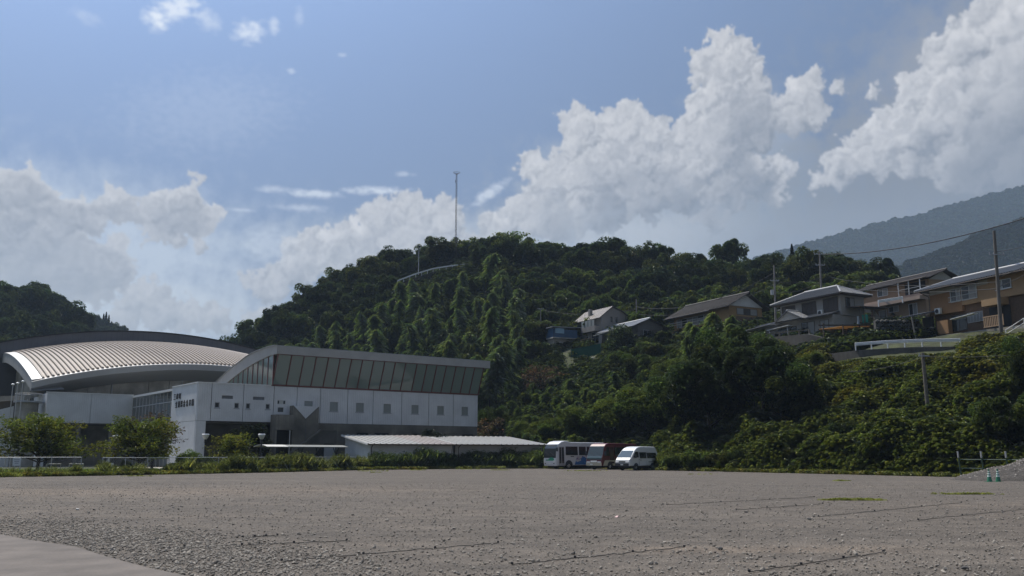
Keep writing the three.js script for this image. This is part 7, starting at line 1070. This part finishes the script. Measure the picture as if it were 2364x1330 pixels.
  // a heap of gravel at the right edge
  const hx = XD(2372, 54.5), hz = -54.5, rows = []; for (let a = 0; a <= 48; a++) { const row = []; for (let q = 0; q <= 14; q++) { const t = q / 14, ang = a / 48 * 6.2832, R = 4.3 * (1 + 0.18 * noise(Math.cos(ang) * 1.3 + 5, Math.sin(ang) * 1.3)), x = Math.cos(ang) * R * t, z = Math.sin(ang) * R * t * 0.55; row.push(V(x, Math.max(-0.05, 1.15 * Math.pow(1 - t, 0.8) + 0.16 * fbm(x * 1.4 + 9, z * 1.4, 4) * (1 - t * t) * 1.4), z)); } rows.push(row); }
  const heap = thing('gravel_heap', 'low heap of dark gravel and soil behind the cones', 'heap', [hx, 0.02, hz], 0); part('mound', sheet(rows), std([0.2, 0.185, 0.17], 0.95, { map: gm, bumpMap: gb, bumpScale: 0.04 }), heap);
  const hl = []; for (let i = 0; i < 1600; i++) { const a = R9() * 48, q = R9() * 13, p = rows[Math.floor(a)][Math.floor(q)], p2 = rows[Math.floor(a) + 1][Math.floor(q) + 1], t = R9(), c = 0.5 + 0.8 * R9(); hl.push([hx + lerp(p.x, p2.x, t), lerp(p.y, p2.y, t) + 0.02, hz + lerp(p.z, p2.z, t), R9() * 6, 0.025 + 0.06 * R9() * R9(), [c, c * 0.97, c * 0.93, R9(), R9()]]); } scatter('heap_stones', 'stones strewn over the gravel heap', 'stones', sg[0], std([0.26, 0.24, 0.22], 0.9), hl);
  // bits of litter and bigger stones one can point at
  const lit = (px, D, label, c, w) => { const t = thing('litter', label, 'litter', [XD(px, D), 0.035, -D], px); part('scrap', [bx(w, 0.012, w * 0.5, 0, 0.006, 0, 0.1, 0, 0.2), bx(w * 0.5, 0.02, w * 0.3, w * 0.3, 0.02, 0.03, 0.4, 0.6, 0)], std(c, 0.8), t); };
  lit(1421, 22.7, 'small pink and white scrap of wrapper on the gravel', [0.6, 0.42, 0.4], 0.13);
  [[190, 1180, 'pale flat stone on the gravel near the left edge', 0.055, 1.8], [1655, 1273, 'dark stone on the gravel at lower right', 0.05, 0.35], [1860, 1203, 'dark lump right of the middle of the lot', 0.05, 0.3], [2203, 1320, 'black stone at the lower right edge of the lot', 0.05, 0.25]].forEach(([px, py, l, s, c], i) => { const q = ray(px, py), D = EYE / -q.y * -q.z, t = thing('stone', l, 'stone', [XD(px, D), 0.05, -D], i); const me = share('lump', sg[i % 3], std([0.27 * c, 0.26 * c, 0.25 * c], 0.9), t); me.scale.setScalar(s); });
}

// marking ropes pegged to the gravel
[[425, 1268, 800, 1253, 'thin dark marking rope nearest the pavement corner'], [650, 1301, 1150, 1258, 'long dark marking rope at the middle foreground'], [1182, 1309, 1580, 1268, 'dark marking rope right of the middle foreground'], [1730, 1327, 2040, 1280, 'dark marking rope at the lower right'], [1540, 1168, 1880, 1150, 'dark marking rope left of the grass tuft'], [1890, 1196, 2220, 1163, 'dark marking rope below the grass tuft'], [2120, 1204, 2390, 1176, 'dark marking rope at the right edge'], [1700, 1180, 1900, 1166, 'short dark marking rope before the grass tuft'], [560, 1245, 640, 1240, 'short broken end of marking rope left of the middle']].forEach(([a, b, c, d, label]) => {
  const q = (px, py) => { const r = ray(px, py); return r.multiplyScalar(-EYE / r.y).setY(0); }, A = q(a, b), B = q(c, d).sub(A), g = thing('marking_rope', label, 'rope', [A.x, 0.04, A.z], 0, 'marking ropes on the gravel'), pts = [];
  for (let k = 0; k <= 24; k++) pts.push(B.clone().multiplyScalar(k / 24).add(V(noise(k / 3, a) * 0.05, noise(k / 1.5, a + 9) * 0.02 - 0.006, noise(k / 3 + 5, a) * 0.05)));
  part('rope', new THREE.TubeGeometry(new THREE.CatmullRomCurve3(pts), 60, 0.007, 5), std([0.05, 0.046, 0.042], 0.9), g);
  for (const k of [0, 8, 16, 24]) part('peg', cyl(0.02, 0.02, 0.03, pts[k].x, 0.012, pts[k].z, 6), M.dark, g);
});
scene.traverse((o) => { if (o.isMesh) { o.castShadow = true; o.receiveShadow = true; } });
renderer.render(scene, camera);
